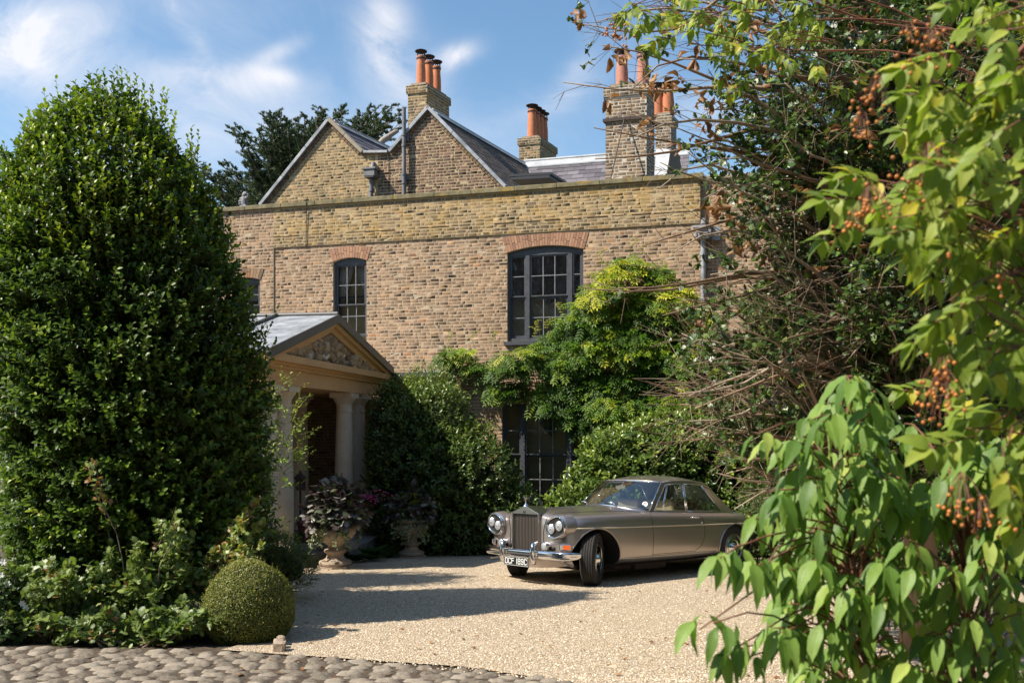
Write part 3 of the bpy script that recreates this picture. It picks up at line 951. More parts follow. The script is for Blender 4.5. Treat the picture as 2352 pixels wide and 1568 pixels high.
# lampshade and vase standing inside the wide window
lp = F(W2[0] + .95, W2[2] + .02, -.62)
lamp = thing('table_lamp', 'pink pleated lampshade of a table lamp behind the wide upper window', 'lamp', tuple(lp))
mb = MB(); mb.lathe([(.21, .30), (.15, .62)], lp, 20); mb.obj('lamp_shade', M('pink_shade', None, (.42, .17, .10), .8), lamp, True)
mb = MB(); mb.lathe([(.08, 0), (.1, .05), (.03, .12), (.03, .32)], lp, 16); mb.obj('lamp_base', m_urn, lamp, True)
vp = F(W2[0] + 1.5, W2[2] + .02, -.5); mb = MB(); mb.lathe([(.06, 0), (.15, .12), (.17, .22), (.1, .33), (.06, .36), (.08, .4)], vp, 20)
mb.obj('vase', M('grey_glazed_vase', None, (.20, .21, .22), .25), None, True, label='round grey glazed vase on the inner sill of the wide upper window', cat='vase')
# ------------------------------------------------------------ gables, roofs, chimneys
DR = np.array((.455, .8905, 0))      # direction in which the ridges run back
GN = -2.2
FRG = (FO + FN * GN, FU, FN)
gp = lambda x, y: np.array(FQ(x, y, GN))
g1 = [gp(597, 470), gp(757, 270), gp(837, 348)]
g2 = [gp(893, 347), gp(985, 243), gp(1166, 428)]
ZG = 6.3


def rake(pts, z):
    """u where each rake line meets height z; pts = [foot, apex, foot]"""
    (u0, z0), (u1, z1), (u2, z2) = pts
    return u0 + (u1 - u0) * (z - z0) / (z1 - z0), u2 + (u1 - u2) * (z - z2) / (z1 - z2)


def g_iv(pts, uL=None, uR=None):
    def f(z):
        if z > pts[1][1] - .1: return []
        a, b = rake(pts, z)
        if uL is not None: a = max(a, uL) if z > pts[0][1] else uL
        if uR is not None: b = min(b, uR) if z > pts[2][1] else uR
        return [(a + .04, b - .04)] if b - a > .12 else []
    return f


uj = (g1[2][0] + g2[0][0]) / 2
mb = MB()
def fp(u, z, n): return F(u, z, n)
mb.poly([fp(*rake(g1, ZG)[:1], ZG, GN), fp(uj, ZG, GN), fp(uj, g1[2][1] - .05, GN), fp(g1[2][0], g1[2][1] - .05, GN), fp(g1[1][0], g1[1][1] - .05, GN)])
mb.poly([fp(uj, ZG, GN), fp(rake(g2, ZG)[1], ZG, GN), fp(g2[1][0], g2[1][1] - .05, GN), fp(g2[0][0], g2[0][1] - .05, GN), fp(uj, g2[0][1] - .05, GN)])
mb.obj('gable_wall', m_mortary, house)
brg = random.Random(5)
brickwork('brickwork', lay(ZG, g1[1][1], g_iv(g1, None, uj), brg), FRG, m_brickg, house)
brickwork('brickwork', lay(ZG, g2[1][1], g_iv(g2, uj, None), brg), FRG, m_brickr, house)


def sloped_coping(a, b, w=.16, th=.07, n0=-.30, n1=.10, mat=None, parent=None, step=.9):
    """stones along a rake from (u,z) a to b, in the gable plane"""
    a, b = np.array(a), np.array(b); L = np.linalg.norm(b - a); d = (b - a) / L; p = np.array((-d[1], d[0]));
    if p[1] < 0: p = -p
    k = max(1, round(L / step))
    for i in range(k):
        s, e = a + d * L * i / k + d * .003, a + d * L * (i + 1) / k - d * .003
        mbk = MB(); c = [s - p * th, e - p * th, e, s]
        mbk.hexa([F(q[0], q[1], GN + n) for n in (n0, n1) for q in c])
        o = mbk.obj('coping_stone', mat or m_lead, parent or house)
        bv = o.modifiers.new('b', 'BEVEL'); bv.width = .01; bv.segments = 1


sloped_coping(g1[0], g1[1], mat=m_lead, th=.09); sloped_coping(g1[1], g1[2], mat=m_copingp, th=.09)
sloped_coping(g1[2], g2[0], mat=m_lead)
sloped_coping(g2[0], g2[1], mat=m_lead, th=.09); sloped_coping(g2[1], g2[2], mat=m_lead, th=.09)
# thin dentil course of headers under the rakes
for (a, b) in ((g1[0], g1[1]), (g1[1], g1[2]), (g2[0], g2[1]), (g2[1], g2[2])):
    a, b = np.array(a), np.array(b); L = np.linalg.norm(b - a); d = (b - a) / L; p = np.array((d[1], -d[0])); p = p if p[1] < 0 else -p
    mbk = MB(); s = 0
    while s < L - .1:
        c = a + d * (s + .05) + p * .12; q = [c + d * i * .045 + p * j * .05 for i, j in ((-1, -1), (1, -1), (1, 1), (-1, 1))]
        mbk.hexa([F(x[0], x[1], GN + n) for n in (-.02, .03) for x in q], R.random()); s += .11
    mbk.obj('verge_brickwork', m_brickc, house, kind='stuff')


# slates on a parallelogram / quad: corner points ridge r0-r1, eave e0-e1
def slate_rows(r0, r1, e0, e1, sw, exp, th=.008, rng=R):
    """returns list of 8-point slates + tint"""
    r0, r1, e0, e1 = map(lambda v: np.asarray(v, float), (r0, r1, e0, e1))
    n = np.cross(r1 - r0, e0 - r0); n = unit(n); n = n if n[2] > 0 else -n
    H = np.linalg.norm(e0 - r0); rows = int(H / exp); out = []
    for j in range(rows):
        f0, f1 = j / rows, (j + 1.08) / rows
        a0, a1 = r0 + (e0 - r0) * f0, r1 + (e1 - r1) * f0; b0, b1 = r0 + (e0 - r0) * min(f1, 1), r1 + (e1 - r1) * min(f1, 1)
        W = np.linalg.norm(b1 - b0); k = max(1, int(W / sw)); off = .5 / k if j % 2 else 0
        for i in range(-1, k + 1):
            s, e = max(0, i / k + off + .003 / sw / k), min(1, (i + 1) / k + off - .003 / sw / k)
            if e - s < .1 / k: continue
            lift = rng.uniform(.010, .018)
            t0, t1, t2, t3 = a0 + (a1 - a0) * s, a0 + (a1 - a0) * e, b0 + (b1 - b0) * e, b0 + (b1 - b0) * s
            jd = rng.uniform(-.008, .008) * unit(e0 - r0)
            out.append(([t0 + n * .002, t1 + n * .002, t2 + n * lift + jd, t3 + n * lift + jd, t0 + n * (.002 + th), t1 + n * (.002 + th), t2 + n * (lift + th) + jd, t3 + n * (lift + th) + jd], rng.random()))
    return out


def roof_plane(name, r0, r1, e0, e1, sw, exp, mat, parts=False, label=None):
    base = MB(); base.quad(r0, r1, e1, e0); rf = base.obj(name, m_slated, house, label=label)
    sl = slate_rows(r0, r1, e0, e1, sw, exp)
    if parts:
        for pts, t in sl:
            k = MB(); k.hexa(pts, t); k.obj('slate', mat, rf)
    else:
        k = MB()
        for pts, t in sl: k.hexa(pts, t)
        k.obj('slates', mat, rf, kind='stuff')
    return rf


def lead_roll(parent, pts, w=.16, th=.03, mat=None, name='lead_ridge'):
    """folded lead strip along a line"""
    a, b = np.asarray(pts[0], float), np.asarray(pts[1], float); d = unit(b - a); s = unit(np.cross(d, (0, 0, 1.))); k = MB()
    for sg in (-1, 1):
        p = [a, b, b + s * sg * w - np.array((0, 0, w * .75)), a + s * sg * w - np.array((0, 0, w * .75))]
        k.hexa([q + np.array((0, 0, .018)) for q in p] + [q + np.array((0, 0, .018 + th)) for q in p])
    k.tube([a + np.array((0, 0, .05)), b + np.array((0, 0, .05))], .035, 8)
    k.obj(name, mat or m_lead, parent)


A1 = F(g1[1][0], g1[1][1] - .06, GN - .25); V1 = F(g1[2][0], g1[2][1] - .06, GN - .25); L1 = F(g1[0][0], g1[0][1] - .06, GN - .25)
A2 = F(g2[1][0], g2[1][1] - .06, GN - .25); V2 = F(g2[0][0], g2[0][1] - .06, GN - .25); E2 = F(g2[2][0], g2[2][1] - .06, GN - .25)
rf = roof_plane('roof', A1, A1 + DR * 6, V1, V1 + DR * 6, .30, .20, m_slate, label='slate slope behind the yellow gable'); lead_roll(rf, (A1, A1 + DR * 6))
roof_plane('roof', A1, A1 + DR * 6, L1, L1 + DR * 6, .30, .20, m_slate)
rf = roof_plane('roof', A2, A2 + DR * 5.45, E2, E2 + DR * 2.3, .30, .14, m_slated, label='steep dark slate slope behind the red gable'); lead_roll(rf, (A2, A2 + DR * 5.45), mat=m_leadw)
roof_plane('roof', A2, A2 + DR * 5.45, V2, V2 + DR * 5.45, .30, .20, m_slated)
H0, H1 = A2 + DR * 5.45, E2 + DR * 2.3
k = MB(); dd = unit(H1 - H0); s = unit(np.cross(dd, (0, 0, 1.))); k.hexa([H0 + s * .02, H1 + s * .02, H1 + s * .22, H0 + s * .22, H0 + s * .02 + (0, 0, .06), H1 + s * .02 + (0, 0, .06), H1 + s * .22 + (0, 0, .06), H0 + s * .22 + (0, 0, .06)]); k.obj('lead_hip', m_leadw, rf)
# far slate roof parallel with the front
Rr0, Rr1 = P(1204, 376, 28.2), P(1585, 345, 26.8)
dn = FN * 2.2 + np.array((0, 0, -2.0))
rf = roof_plane('roof', Rr0, Rr1, Rr0 + dn, Rr1 + dn, .33, .235, m_slate, True, label='lilac grey slate slope with bright lead ridge')
k = MB(); up = np.array((0, 0, .035)); o1 = FN * .28 + np.array((0, 0, -.25)); k.hexa([Rr0 + up, Rr1 + up, Rr1 + o1 + up, Rr0 + o1 + up, Rr0 + up * 2, Rr1 + up * 2, Rr1 + o1 + up * 2, Rr0 + o1 + up * 2]); k.tube([Rr0 + up * 2, Rr1 + up * 2], .05, 8); k.obj('lead_ridge', m_leadw, rf)
# rooflight lying on the flat roof behind the parapet
k = MB(); a = P(1172, 413, 21.6); b = P(1262, 408, 21.2); bk = DR * 1.1
for dz, g in ((0, 0), (.07, .03)):
    k.hexa([a + (-g, 0, dz), b + (g, 0, dz), b + bk + (g, 0, dz), a + bk + (-g, 0, dz), a + (-g, 0, dz + .06), b + (g, 0, dz + .06), b + bk + (g, 0, dz + .06), a + bk + (-g, 0, dz + .06)])
k.obj('rooflight', M('black_painted_metal', None, (.02, .021, .023), .4), house)


# chimneys
def chimney(x0, x1, ytop, Z, depth, zb, pots, pot_h, pot_r, mat, label, mort=None, capc=3, flare=False, cowls=True, potmat=None, potpos=None, dirb=None):
    d = DR if dirb is None else dirb
    q0, q1 = (x0 - CXP) / FPX, (x1 - CXP) / FPX
    a = P(x0, ytop, Z); zt = a[2]; a = np.array((a[0], a[1], 0)); t = (q1 * Z - a[0]) / (1 + .275 * q1); b = a + np.array((t, -.275 * t, 0))
    fd = unit(b - a); w = np.linalg.norm(b - a)
    up = np.array((0, 0, 1.))
    body = MB(); capz = .0755 * capc
    def ring(g, z0, z1):
        c = [a - fd * g - d * g, b + fd * g - d * g, b + fd * g + d * (depth + g), a - fd * g + d * (depth + g)]
        body.hexa([p + up * z0 for p in c] + [p + up * z1 for p in c])
    ring(0, zb, zt - capz - .002); ring(.035, zt - capz, zt - .02); ring(.0, zt - .018, zt)
    ch = body.obj('chimney', mort or m_mortarw, house, label=label)
    rg = random.Random(int(x0)); faces = ((a, fd, w, -d), (b, d, depth, fd), (a + d * depth, -d, depth, -fd))
    k = Acc()
    for (o, u, L, n) in faces:
        fr = (o, u, n)
        for (z0, z1, g) in ((zb, zt - capz - .01, 0), (zt - capz + .002, zt - .022, .036)):
            br = lay(z0, z1, lambda z: [(-g, L + g)], rg)
            if not br: continue
            ar = to_arrays(br, (o + n * g, u, n), rng=rg)
            k.add(np.concatenate(ar.V), np.concatenate(ar.T), np.concatenate(ar.C) * (.55 if g else 1))
    link('brickwork', k.mesh('brickwork'), mat, ch, kind='stuff')
    fl = MB(); fl.box((a + b) / 2 + d * depth / 2 + up * (zt + .03), (w * .8, depth * .92, .07), np.array([fd, d, up])); fl.obj('flaunching', m_urn, ch)
    for i in range(pots):
        if potpos: c = a + fd * w * potpos[i][0] + d * depth * potpos[i][1]
        else: c = (a + b) / 2 + d * depth * (.16 + .68 * i / max(1, pots - 1))
        c = c + up * (zt + .05)
        r = pot_r; h = pot_h
        ptm = MB(); ptm.lathe([(r * 1.02, 0), (r * 1.0, h * .15), (r * .98, h * .5), (r * .86, h * .75), (r * .84, h * .93), (r * .98, h * .94), (r * .98, h * .985), (r * .9, h), (r * .7, h), (r * .68, h * .8)], c, 20)
        ptm.obj('chimney_pot', potmat or m_terra, ch, angle=40)
        if cowls:
            co = MB(); z = h
            co.lathe([(r * .85, z - .07), (r * .98, z - .075), (r * .98, z - .045), (r * .85, z - .04)], c, 20)
            for q in range(10):
                an = q * math.pi / 5; e = np.array((math.cos(an), math.sin(an), 0)) * r * .82; co.tube([c + e + up * z, c + e + up * (z + .14)], .007, 4)
            co.lathe([(r * 1.28, z + .125), (r * 1.32, z + .14), (r * .7, z + .175), (r * .2, z + .19), (.001, z + .19)], c, 16)
            co.obj('cowl', m_iron, ch, angle=35)
    return ch, a, b, fd, zt


chimney(937, 980, 197, 24.3, 1.15, 8.9, 3, .76, .125, m_brickc, 'chimney stack with three clay pots behind the red gable', mort=m_mortary)
chimney(1192, 1240, 318, 29, 1.25, 9.0, 4, .88, .15, m_brickc, 'low chimney stack with four clay pots in a row', mort=m_mortary)
c3, a3, b3, f3, z3 = chimney(1391, 1485, 201, 20.6, .55, 6.6, 2, .70, .14, m_brickc, 'tallest broad chimney stack with two pinkish pots and an iron brace', potmat=m_terrap, potpos=((.30, .5), (.82, .5)))
chimney(1506, 1541, 265, 24.4, .5, 7.0, 2, .70, .17, m_brickc, 'rear chimney stack with two pots beside the tallest stack', potpos=((-.05, .5), (.62, .5)))
# iron band and raking brace of the tall stack
zb_ = P(1440, 278, 20.6)[2]; k = MB(); up = np.array((0, 0, 1.))
c = [a3 - f3 * .05 - DR * .05, b3 + f3 * .05 - DR * .05, b3 + f3 * .05 + DR * .6, a3 - f3 * .05 + DR * .6]; k.hexa([p + up * (zb_ - .035) for p in c] + [p + up * (zb_ + .035) for p in c]); k.obj('iron_band', m_iron, c3)
k = MB(); t0 = a3 + f3 * .45 - DR * .07 + up * zb_; t1 = P(1402, 412, 19.75); k.tube([t0, t1], .016, 6); k.obj('iron_brace', m_iron, c3)
# sloping leaded shoulder of the rear stack
k = MB(); p0, p1, p2, p3 = P(1507, 342, 24.0), P(1540, 342, 23.8), P(1531, 402, 22.8), P(1503, 402, 23.0); bk = DR * .8
k.hexa([p3, p2, p2 + bk, p3 + bk, p0, p1, p1 + bk, p0 + bk]); k.obj('lead_shoulder', m_leadw, house)
k = MB(); p4, p5 = P(1557, 402, 23.6), P(1545, 342, 24.0); k.hexa([p2 + (.03, 0, 0), p4, p4 + bk * .7, p2 + bk + (.03, 0, 0), p1 + (.03, 0, 0), p5, p5 + bk * .7, p1 + bk + (.03, 0, 0)]); k.obj('shoulder_brickwork', m_brickc, house)


# ------------------------------------------------------------ pipes, hoppers, cable
def fpt(x, y, n): u, z = FQ(x, y, n); return F(u, z, n)
k = MB(); k.tube([fpt(928, 249, GN + .12), fpt(928, 452, GN + .12)], .052, 12)
for y in (308, 332, 398, 418): k.tube([fpt(928, y, GN + .12), fpt(928, y + 5, GN + .12)], .066, 12)
k.obj('vent_pipe', m_pipe, house, angle=40)
for y in (312, 402): k = MB(); k.box(fpt(930, y + 5, GN + .05), (.22, .06, .16), np.array([FU, FN, up])); k.obj('pipe_bracket', m_pipe, house)


def hopper(name, x, y0, y1, n, w, pipe_to, r=.05, mat=None):
    c0 = fpt(x, y0, n + .16); c1 = fpt(x, y1, n + .16); h = (c0 - c1)[2]; ax = np.array([FU, FN, up]); k = MB()
    k.box((c0 + c1) / 2, (w, .26, h * .8), ax); k.box(c0 - up * .02, (w + .07, .31, .05), ax); k.box(c1 + up * .02, (w * .86, .24, .05), ax)
    o = k.obj(name, mat or m_lead, house); bv = o.modifiers.new('b', 'BEVEL'); bv.width = .008; bv.segments = 2
    k = MB(); e = fpt(x, pipe_to, n + .12); k.tube([c1 + up * .03 - FN * .04, e], r, 12)
    j = c1[2] - .25
    while j > e[2] + .1: k.tube([(c1[0], c1[1], j) - FN * .04, (c1[0], c1[1], j - .09) - FN * .04], r * 1.25, 12); j -= 1.2
    k.obj('downpipe', mat or m_lead, house, angle=40)
    return (c0 + c1) / 2, h, o


hopper('rainwater_hopper', 852, 388, 409, GN, .30, 455, .062, m_pipe)
k = MB(); k.tube([fpt(858, 376, GN - .02), fpt(857, 376, GN + .14), fpt(856, 386, GN + .17)], .055, 10); k.obj('outlet_pipe', m_pipe, house, angle=40)
hc, hh, ho = hopper('rainwater_hopper', 1615, 521, 549, -.12, .34, 900, .06, m_lead)
ho['label'] = 'old lead hopper head dated 1817'
for s in (-1, 1): k = MB(); k.box(hc + FU * s * .26 - FN * .1, (.17, .03, .30), np.array([FU, FN, up])); k.obj('fixing_lug', m_lead, ho)
k = MB(); k.tube([F(u_e + .07, hc[2] + .28, -.05), F(u_e + .07, hc[2] + .14, .1)], .06, 12); k.obj('outlet_pipe', m_pipe, house, angle=40)


def text_obj(txt, name, size, origin, xdir, ydir, mat, parent, ext=.004, align='CENTER', local=False, sx=1.0, **kw):
    cu = bpy.data.curves.new(name, 'FONT'); cu.body = txt; cu.size = size; cu.extrude = ext; cu.align_x = align; cu.align_y = 'CENTER'; cu.resolution_u = 3
    tmp = bpy.data.objects.new(name, cu); COL.objects.link(tmp); dg = bpy.context.evaluated_depsgraph_get(); me = bpy.data.meshes.new_from_object(tmp.evaluated_get(dg)); bpy.data.objects.remove(tmp)
    xd, yd = Vector(unit(xdir)), Vector(unit(ydir)); zd = xd.cross(yd); M4 = Matrix((xd * sx, yd, zd)).transposed().to_4x4(); M4.translation = Vector(origin); me.transform(M4); me.materials.clear()
    return link(name, me, mat, parent, local, **kw)


m_letter = M('dark_cast_lettering', None, (.045, .045, .045), .5)
text_obj('1817', 'date', .16, hc + FN * .135 - up * .085, FU, up, m_letter, ho, .008)
k = MB()
for i in range(5):                      # crown above the date
    q = hc + FN * .137 + FU * (i - 2) * .045 + up * (.065 + (.02 if i == 2 else 0)); k.tube([q + np.array((math.cos(t) * .02, 0, math.sin(t) * .022)) for t in np.linspace(0, 6.28, 9)], .005, 4)
k.box(hc + FN * .14 + up * .03, (.2, .014, .016), np.array([FU, FN, up])); k.obj('crown_emblem', m_letter, ho)
# lightning cable running down over the parapet
k = MB(); pts = [fpt(703, 462, .08), fpt(702, 475, .075), fpt(704, 485, .025), fpt(703, 560, .02), fpt(705, 574, -.045), fpt(704, 730, -.045)]; k.tube(pts, .009, 5); k.obj('cable', m_iron, house)
k = MB(); k.tube([fpt(893, 352, GN + .02), fpt(892, 440, GN + .02)], .008, 5); k.obj('cable', m_iron, house)
# soot stain marks and wall ties are in the brick material; small flat lead roof beside the porch
a, b = FQ(895, 862, -.06), FQ(1020, 868, -.06)
k = MB(); k.fbox(a[0] - .4, b[0] + .05, a[1] - .10, a[1] + .02, -.05, .62); k.obj('lead_flat_roof', m_leadd, house)
k = MB(); k.fbox(a[0] - .35, b[0], a[1] - .30, a[1] - .104, -.05, .56); k.obj('fascia_board', m_fascia, house)
k = MB(); k.fbox(b[0] - .5, b[0] + .35, a[1] + .024, a[1] + .10, -.058, -.01); k.obj('lead_flashing', m_leadw, house)

# small stone figure on the parapet
q = np.array(F(FQ(562, 470, -.2)[0], Z_C + .105, -.2)); fg = thing('stone_figure', 'small weathered grey stone figure crouching on the left end of the parapet', 'statue', tuple(q))


def blob(name, balls, mat, parent=None, res=.02, **kw):
    """one smooth continuous skin through metaball elements"""
    mbd = bpy.data.metaballs.new(name); mbd.resolution = res; mbd.render_resolution = res; mbd.threshold = .35
    for (p, r) in balls:
        e = mbd.elements.new(); e.co = tuple(p); e.radius = r
    tmp = bpy.data.objects.new(name + '_tmp', mbd); COL.objects.link(tmp); dg = bpy.context.evaluated_depsgraph_get(); dg.update()
    me = bpy.data.meshes.new_from_object(tmp.evaluated_get(dg)); bpy.data.objects.remove(tmp)
    me.polygons.foreach_set('use_smooth', np.ones(len(me.polygons), bool)); me.materials.clear()
    return link(name, me, mat, parent, **kw)


ball = lambda x, z, r, n=0: (q + FU * x + up * z + FN * n, r)
blob('body', [ball(0, .05, .13), ball(0, .12, .13), ball(-.01, .19, .12), ball(0, .25, .10), ball(.0, .33, .105), ball(.02, .37, .08), ball(-.08, .24, .06, .03), ball(-.1, .17, .055, .05), ball(-.085, .10, .05, .08),
              ball(.08, .25, .06, .03), ball(.12, .27, .05, .05), ball(.13, .32, .045, .06), ball(.08, .35, .045, .07), ball(-.06, .03, .07, .06), ball(.06, .03, .07, .06)], m_pipe, fg, .018)
k = MB(); k.box(q + up * .01, (.26, .22, .05), np.array([FU, FN, up])); k.obj('base', m_copingp, fg)

# ------------------------------------------------------------ porch
PD = np.array((.1707, .9853, 0)); PN = np.array((.9853, -.1707, 0)); PO = np.array((-3.786, 15.0, 0))    # along the pediment, out of it


def Q(s, z, n=0.0): return PO + PD * s + PN * n + np.array((0, 0, z))
def s_at(x, n=0.0):
    q = (x - CXP) / FPX; o = PO + PN * n; return float((o[0] - q * o[1]) / (q * PD[1] - PD[0]))
def z_at(y, s, n=0.0): return CAM_H - (y - HOR) / FPX * Q(s, 0, n)[1]


porch = thing('porch', 'classical side porch with ochre entablature, cream columns and shell filled pediment', 'porch', tuple(Q(2, -.7)))
sL, sA, sR = s_at(617, .2), s_at(776, .2), s_at(903, .2)
zt_c = 2.33                                    # top of the column capitals
k = MB()
def qbox(mb_, s0, s1, z0, z1, n0, n1, t=.5): mb_.hexa([Q(s, z, n) for z in (z0, z1) for (s, n) in ((s0, n0), (s1, n0), (s1, n1), (s0, n1))], t)
sE0, sE1 = s_at(600), s_at(875)
zc = z_at(868, s_at(880)); z_cb = zc - .0       # cornice underside
PZ = -4.2
sm = s_at(823)
z_co = z_at(838, s_at(813))   # top of cornice band (mean line)
ent_t = z_co - .30
qbox(k, sE0, sE1, zt_c + .002, ent_t, -.55, .0)
k.obj('entablature', m_stucco, porch)
k = MB()
for dz, n in ((0, .05), (.05, .09), (.10, .17)): qbox(k, sE0, sE1 + n * .9, ent_t + .002 + dz, ent_t + .05 + dz - (.0 if dz < .1 else -.07), -.55, n)
k.obj('cornice', m_stucco, porch)
z_base = ent_t + .125
apex = z_at(723, sA, .17)
zL, zR = z_at(800, sL, .2), z_at(845, sR, .2)
# tympanum and raking cornices
T0, T1, TA = Q(sL + .2, z_base, .0), Q(sR - .15, z_base, .0), Q(sA, apex - .25, .0)
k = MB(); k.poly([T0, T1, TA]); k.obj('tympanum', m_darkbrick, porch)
k = MB()
for (sa, za, sb, zb2) in ((sL + .02, zL, sA, apex), (sA, apex, sR, zR)):
    for (d0, d1, n) in ((.05, .22, .16), (.14, .32, .08)):
        k.hexa([Q(sa, za - d1, -.05), Q(sb, zb2 - d1, -.05), Q(sb, zb2 - d1, n), Q(sa, za - d1, n), Q(sa, za - d0, -.05), Q(sb, zb2 - d0, -.05), Q(sb, zb2 - d0, n + .02), Q(sa, za - d0, n + .02)])
k.obj('raking_cornice', m_stucco, porch)
# lead roof: two slopes running back to the wing
k = MB()
for (sa, za, sb, zb2) in ((sL, zL, sA, apex), (sA, apex, sR, zR)):
    k.hexa([Q(sa, za - .05, -3.6), Q(sb, zb2 - .05, -3.6), Q(sb, zb2 - .05, .2), Q(sa, za - .05, .2), Q(sa, za, -3.6), Q(sb, zb2, -3.6), Q(sb, zb2, .19), Q(sa, za, .19)])
rfp = k.obj('roof', m_lead, porch)
k = MB()
for (sa, za, sb, zb2) in ((sL, zL, sA, apex), (sA, apex, sR, zR)):
    k.hexa([Q(sa, za - .15, .195), Q(sb, zb2 - .15, .195), Q(sb, zb2 - .15, .225), Q(sa, za - .15, .225), Q(sa, za + .01, .195), Q(sb, zb2 + .01, .195), Q(sb, zb2 + .01, .225), Q(sa, za + .01, .225)])
k.obj('lead_edge', m_leadd, porch)
k = MB()
for n in (-1.0, -2.2): k.tube([Q(sL, zL + .03, n), Q(sA, apex + .03, n)], .035, 8)
k.tube([Q(sA, apex + .02, -3.6), Q(sA, apex + .02, .2)], .04, 8)
k.obj('lead_roll', m_leadd, rfp)


# shells: domed, ribbed lumps filling the tympanum
def shells():
    A = Acc(); th = np.linspace(0, 2 * math.pi, 9)[:-1]
    for i in range(430):
        f = R.random(); g = R.random() ** .8; s = sL + .25 + (sR - sL - .5) * f
        ztop = (z_base + (apex - .36 - z_base) * ((s - sL - .15) / (sA - sL - .15) if s < sA else (sR - .1 - s) / (sR - .1 - sA)))
        if ztop < z_base + .05: continue
        z = z_base + .03 + (ztop - z_base - .05) * g; r = R.uniform(.035, .095) * (1.0 if R.random() < .75 else 1.4); t = min(1, max(0, R.gauss(.5, .22))); t = t + .4 if R.random() < .06 else t
        V = [Q(s, z, .012)]; d = R.uniform(.5, 1.0)
        rings = []
        for (rr, nn) in ((1, 0.0), (.75, .45), (.35, .72)):
            for q_ in th: 
                w = 1 + .16 * math.sin(q_ * 4 + i) + R.uniform(-.08, .08); V.append(Q(s + r * rr * w * math.cos(q_), z + r * rr * w * d * math.sin(q_) * 1.1, .012 + nn * r * 1.1 + R.uniform(-.006, .006)))
        V.append(Q(s, z, .012 + r * (.85 if i % 3 else .35))); T = []
        for a in (0, 1):
            for j in range(8):
                p, q2 = 1 + a * 8 + j, 1 + a * 8 + (j + 1) % 8; T += [(p, q2, q2 + 8), (p, q2 + 8, p + 8)]
        for j in range(8): T.append((17 + j, 17 + (j + 1) % 8, 25))
        A.add(np.array(V), np.array(T), min(1, t))
    return A.mesh('shellwork')


link('shellwork', shells(), m_shell, porch, kind='stuff')


# columns
def col_meshes(H, rb, rt, aw):
    sh = MB(); sh.lathe([(rb, .16), (rb * 1.0, H * .3), (rb * .965, H * .5), (rt * 1.02, H - .42), (rt, H - .40), (rt * 1.07, H - .385), (rt * 1.07, H - .365), (rt, H - .35), (rt, H - .24)], (0, 0, 0), 32)
    cp = MB(); cp.lathe([(rt, H - .24), (rt * 1.06, H - .225), (rt * 1.1, H - .20), (rt * 1.3, H - .16), (rt * 1.48, H - .115), (rt * 1.5, H - .10)], (0, 0, 0), 32)
    ax = np.array([PD, PN, (0, 0, 1.)]); cp.box((0, 0, H - .05), (aw, aw, .098), ax)
    bs = MB(); bs.lathe([(rb * 1.0, .16), (rb * 1.08, .15), (rb * 1.12, .135), (rb * 1.32, .12), (rb * 1.36, .09), (rb * 1.3, .06)], (0, 0, 0), 32); bs.box((0, 0, .03), (rb * 2.7, rb * 2.7, .06), ax)
    return sh.mesh('shaft', angle=35), cp.mesh('capital', angle=35), bs.mesh('base', angle=35)


Hc = zt_c + .51
cm = col_meshes(Hc, .195, .158, .46)
for me in cm: me.materials.append(m_colstone)
sb1 = s_at(648, -.24); sc1 = s_at(791, -.24); sc0 = s_at(826, -.24)
specs = [(sb1, -.24, 'cream column at the near end of the porch, right one of the near pair'), (sb1 - .62, -.24, 'cream column at the near end of the porch beside the bay tree'),
         (sc1, -.24, 'cream column behind the front urn, left one of the far pair'), (sc1 + .78, -.24, 'cream column furthest right under the pediment'), (s_at(688, -1.5), -1.5, 'inner cream column in the shade of the porch')]
for (s, n, lb) in specs:
    c = thing('column', lb, 'column', tuple(Q(s, -.51, n)), 'columns carrying the porch pediment') if False else None
    r = link('column', cm[0], None, porch, True, label=lb); r.location = tuple(Q(s, -.51, n) - wo(porch))
    for nm, me in (('capital', cm[1]), ('base', cm[2])):
        link(nm, me, None, r, True)
# ceiling, side beam, back wall and paving of the porch
k = MB(); qbox(k, sE0, 6.5, zt_c + .003, zt_c + .10, -3.0, -.56); k.obj('ceiling', m_stucco, porch)
k = MB(); qbox(k, sE0, sE0 + .5, zt_c - .0, ent_t, -3.0, -.56); k.obj('side_beam', m_stucco, porch)
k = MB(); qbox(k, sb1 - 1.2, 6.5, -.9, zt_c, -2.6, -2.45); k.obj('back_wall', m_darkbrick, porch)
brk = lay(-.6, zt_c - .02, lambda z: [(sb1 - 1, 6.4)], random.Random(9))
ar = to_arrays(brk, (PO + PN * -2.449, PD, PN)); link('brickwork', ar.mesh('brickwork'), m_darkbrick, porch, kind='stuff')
k = MB(); qbox(k, s_at(700, -2.4), s_at(700, -2.4) + 1.0, -.5, 1.75, -2.44, -2.37); k.obj('door', M('dark_red_door', None, (.05, .018, .014), .5), porch)
slab = MB(); pts = [Q(sb1 - 1.3, 0, -2.4), Q(sb1 - 1.3, 0, .12)] + [Q(sb1 + 1.35 + 1.9 * math.sin(t) * -1 * math.cos(0) * .0 + 2.0 * math.sin(t - math.pi / 2), 0, .10 + .62 * math.cos(t - math.pi / 2)) for t in np.linspace(.0, math.pi, 14)] + [Q(sE1, 0, .1), Q(sE1, 0, -2.4)]
n = len(pts); top = [(p[0], p[1], -.51) for p in pts]; bot = [(p[0], p[1], -.80) for p in pts]
slab.v += [tuple(p) for p in bot + top]; slab.t += [.5] * 2 * n; slab.f.append(tuple(range(n, 2 * n))[::-1]); slab.f.append(tuple(range(n)))
for i in range(n): slab.f.append((i, (i + 1) % n, n + (i + 1) % n, n + i))
slab.obj('paving_slab', m_slab, porch)
k = MB(); c = P(782, 1262, 16.0); k.box((c[0] - .05, c[1], -.455), (.62, .42, .12), np.array([PN, PD, up]))
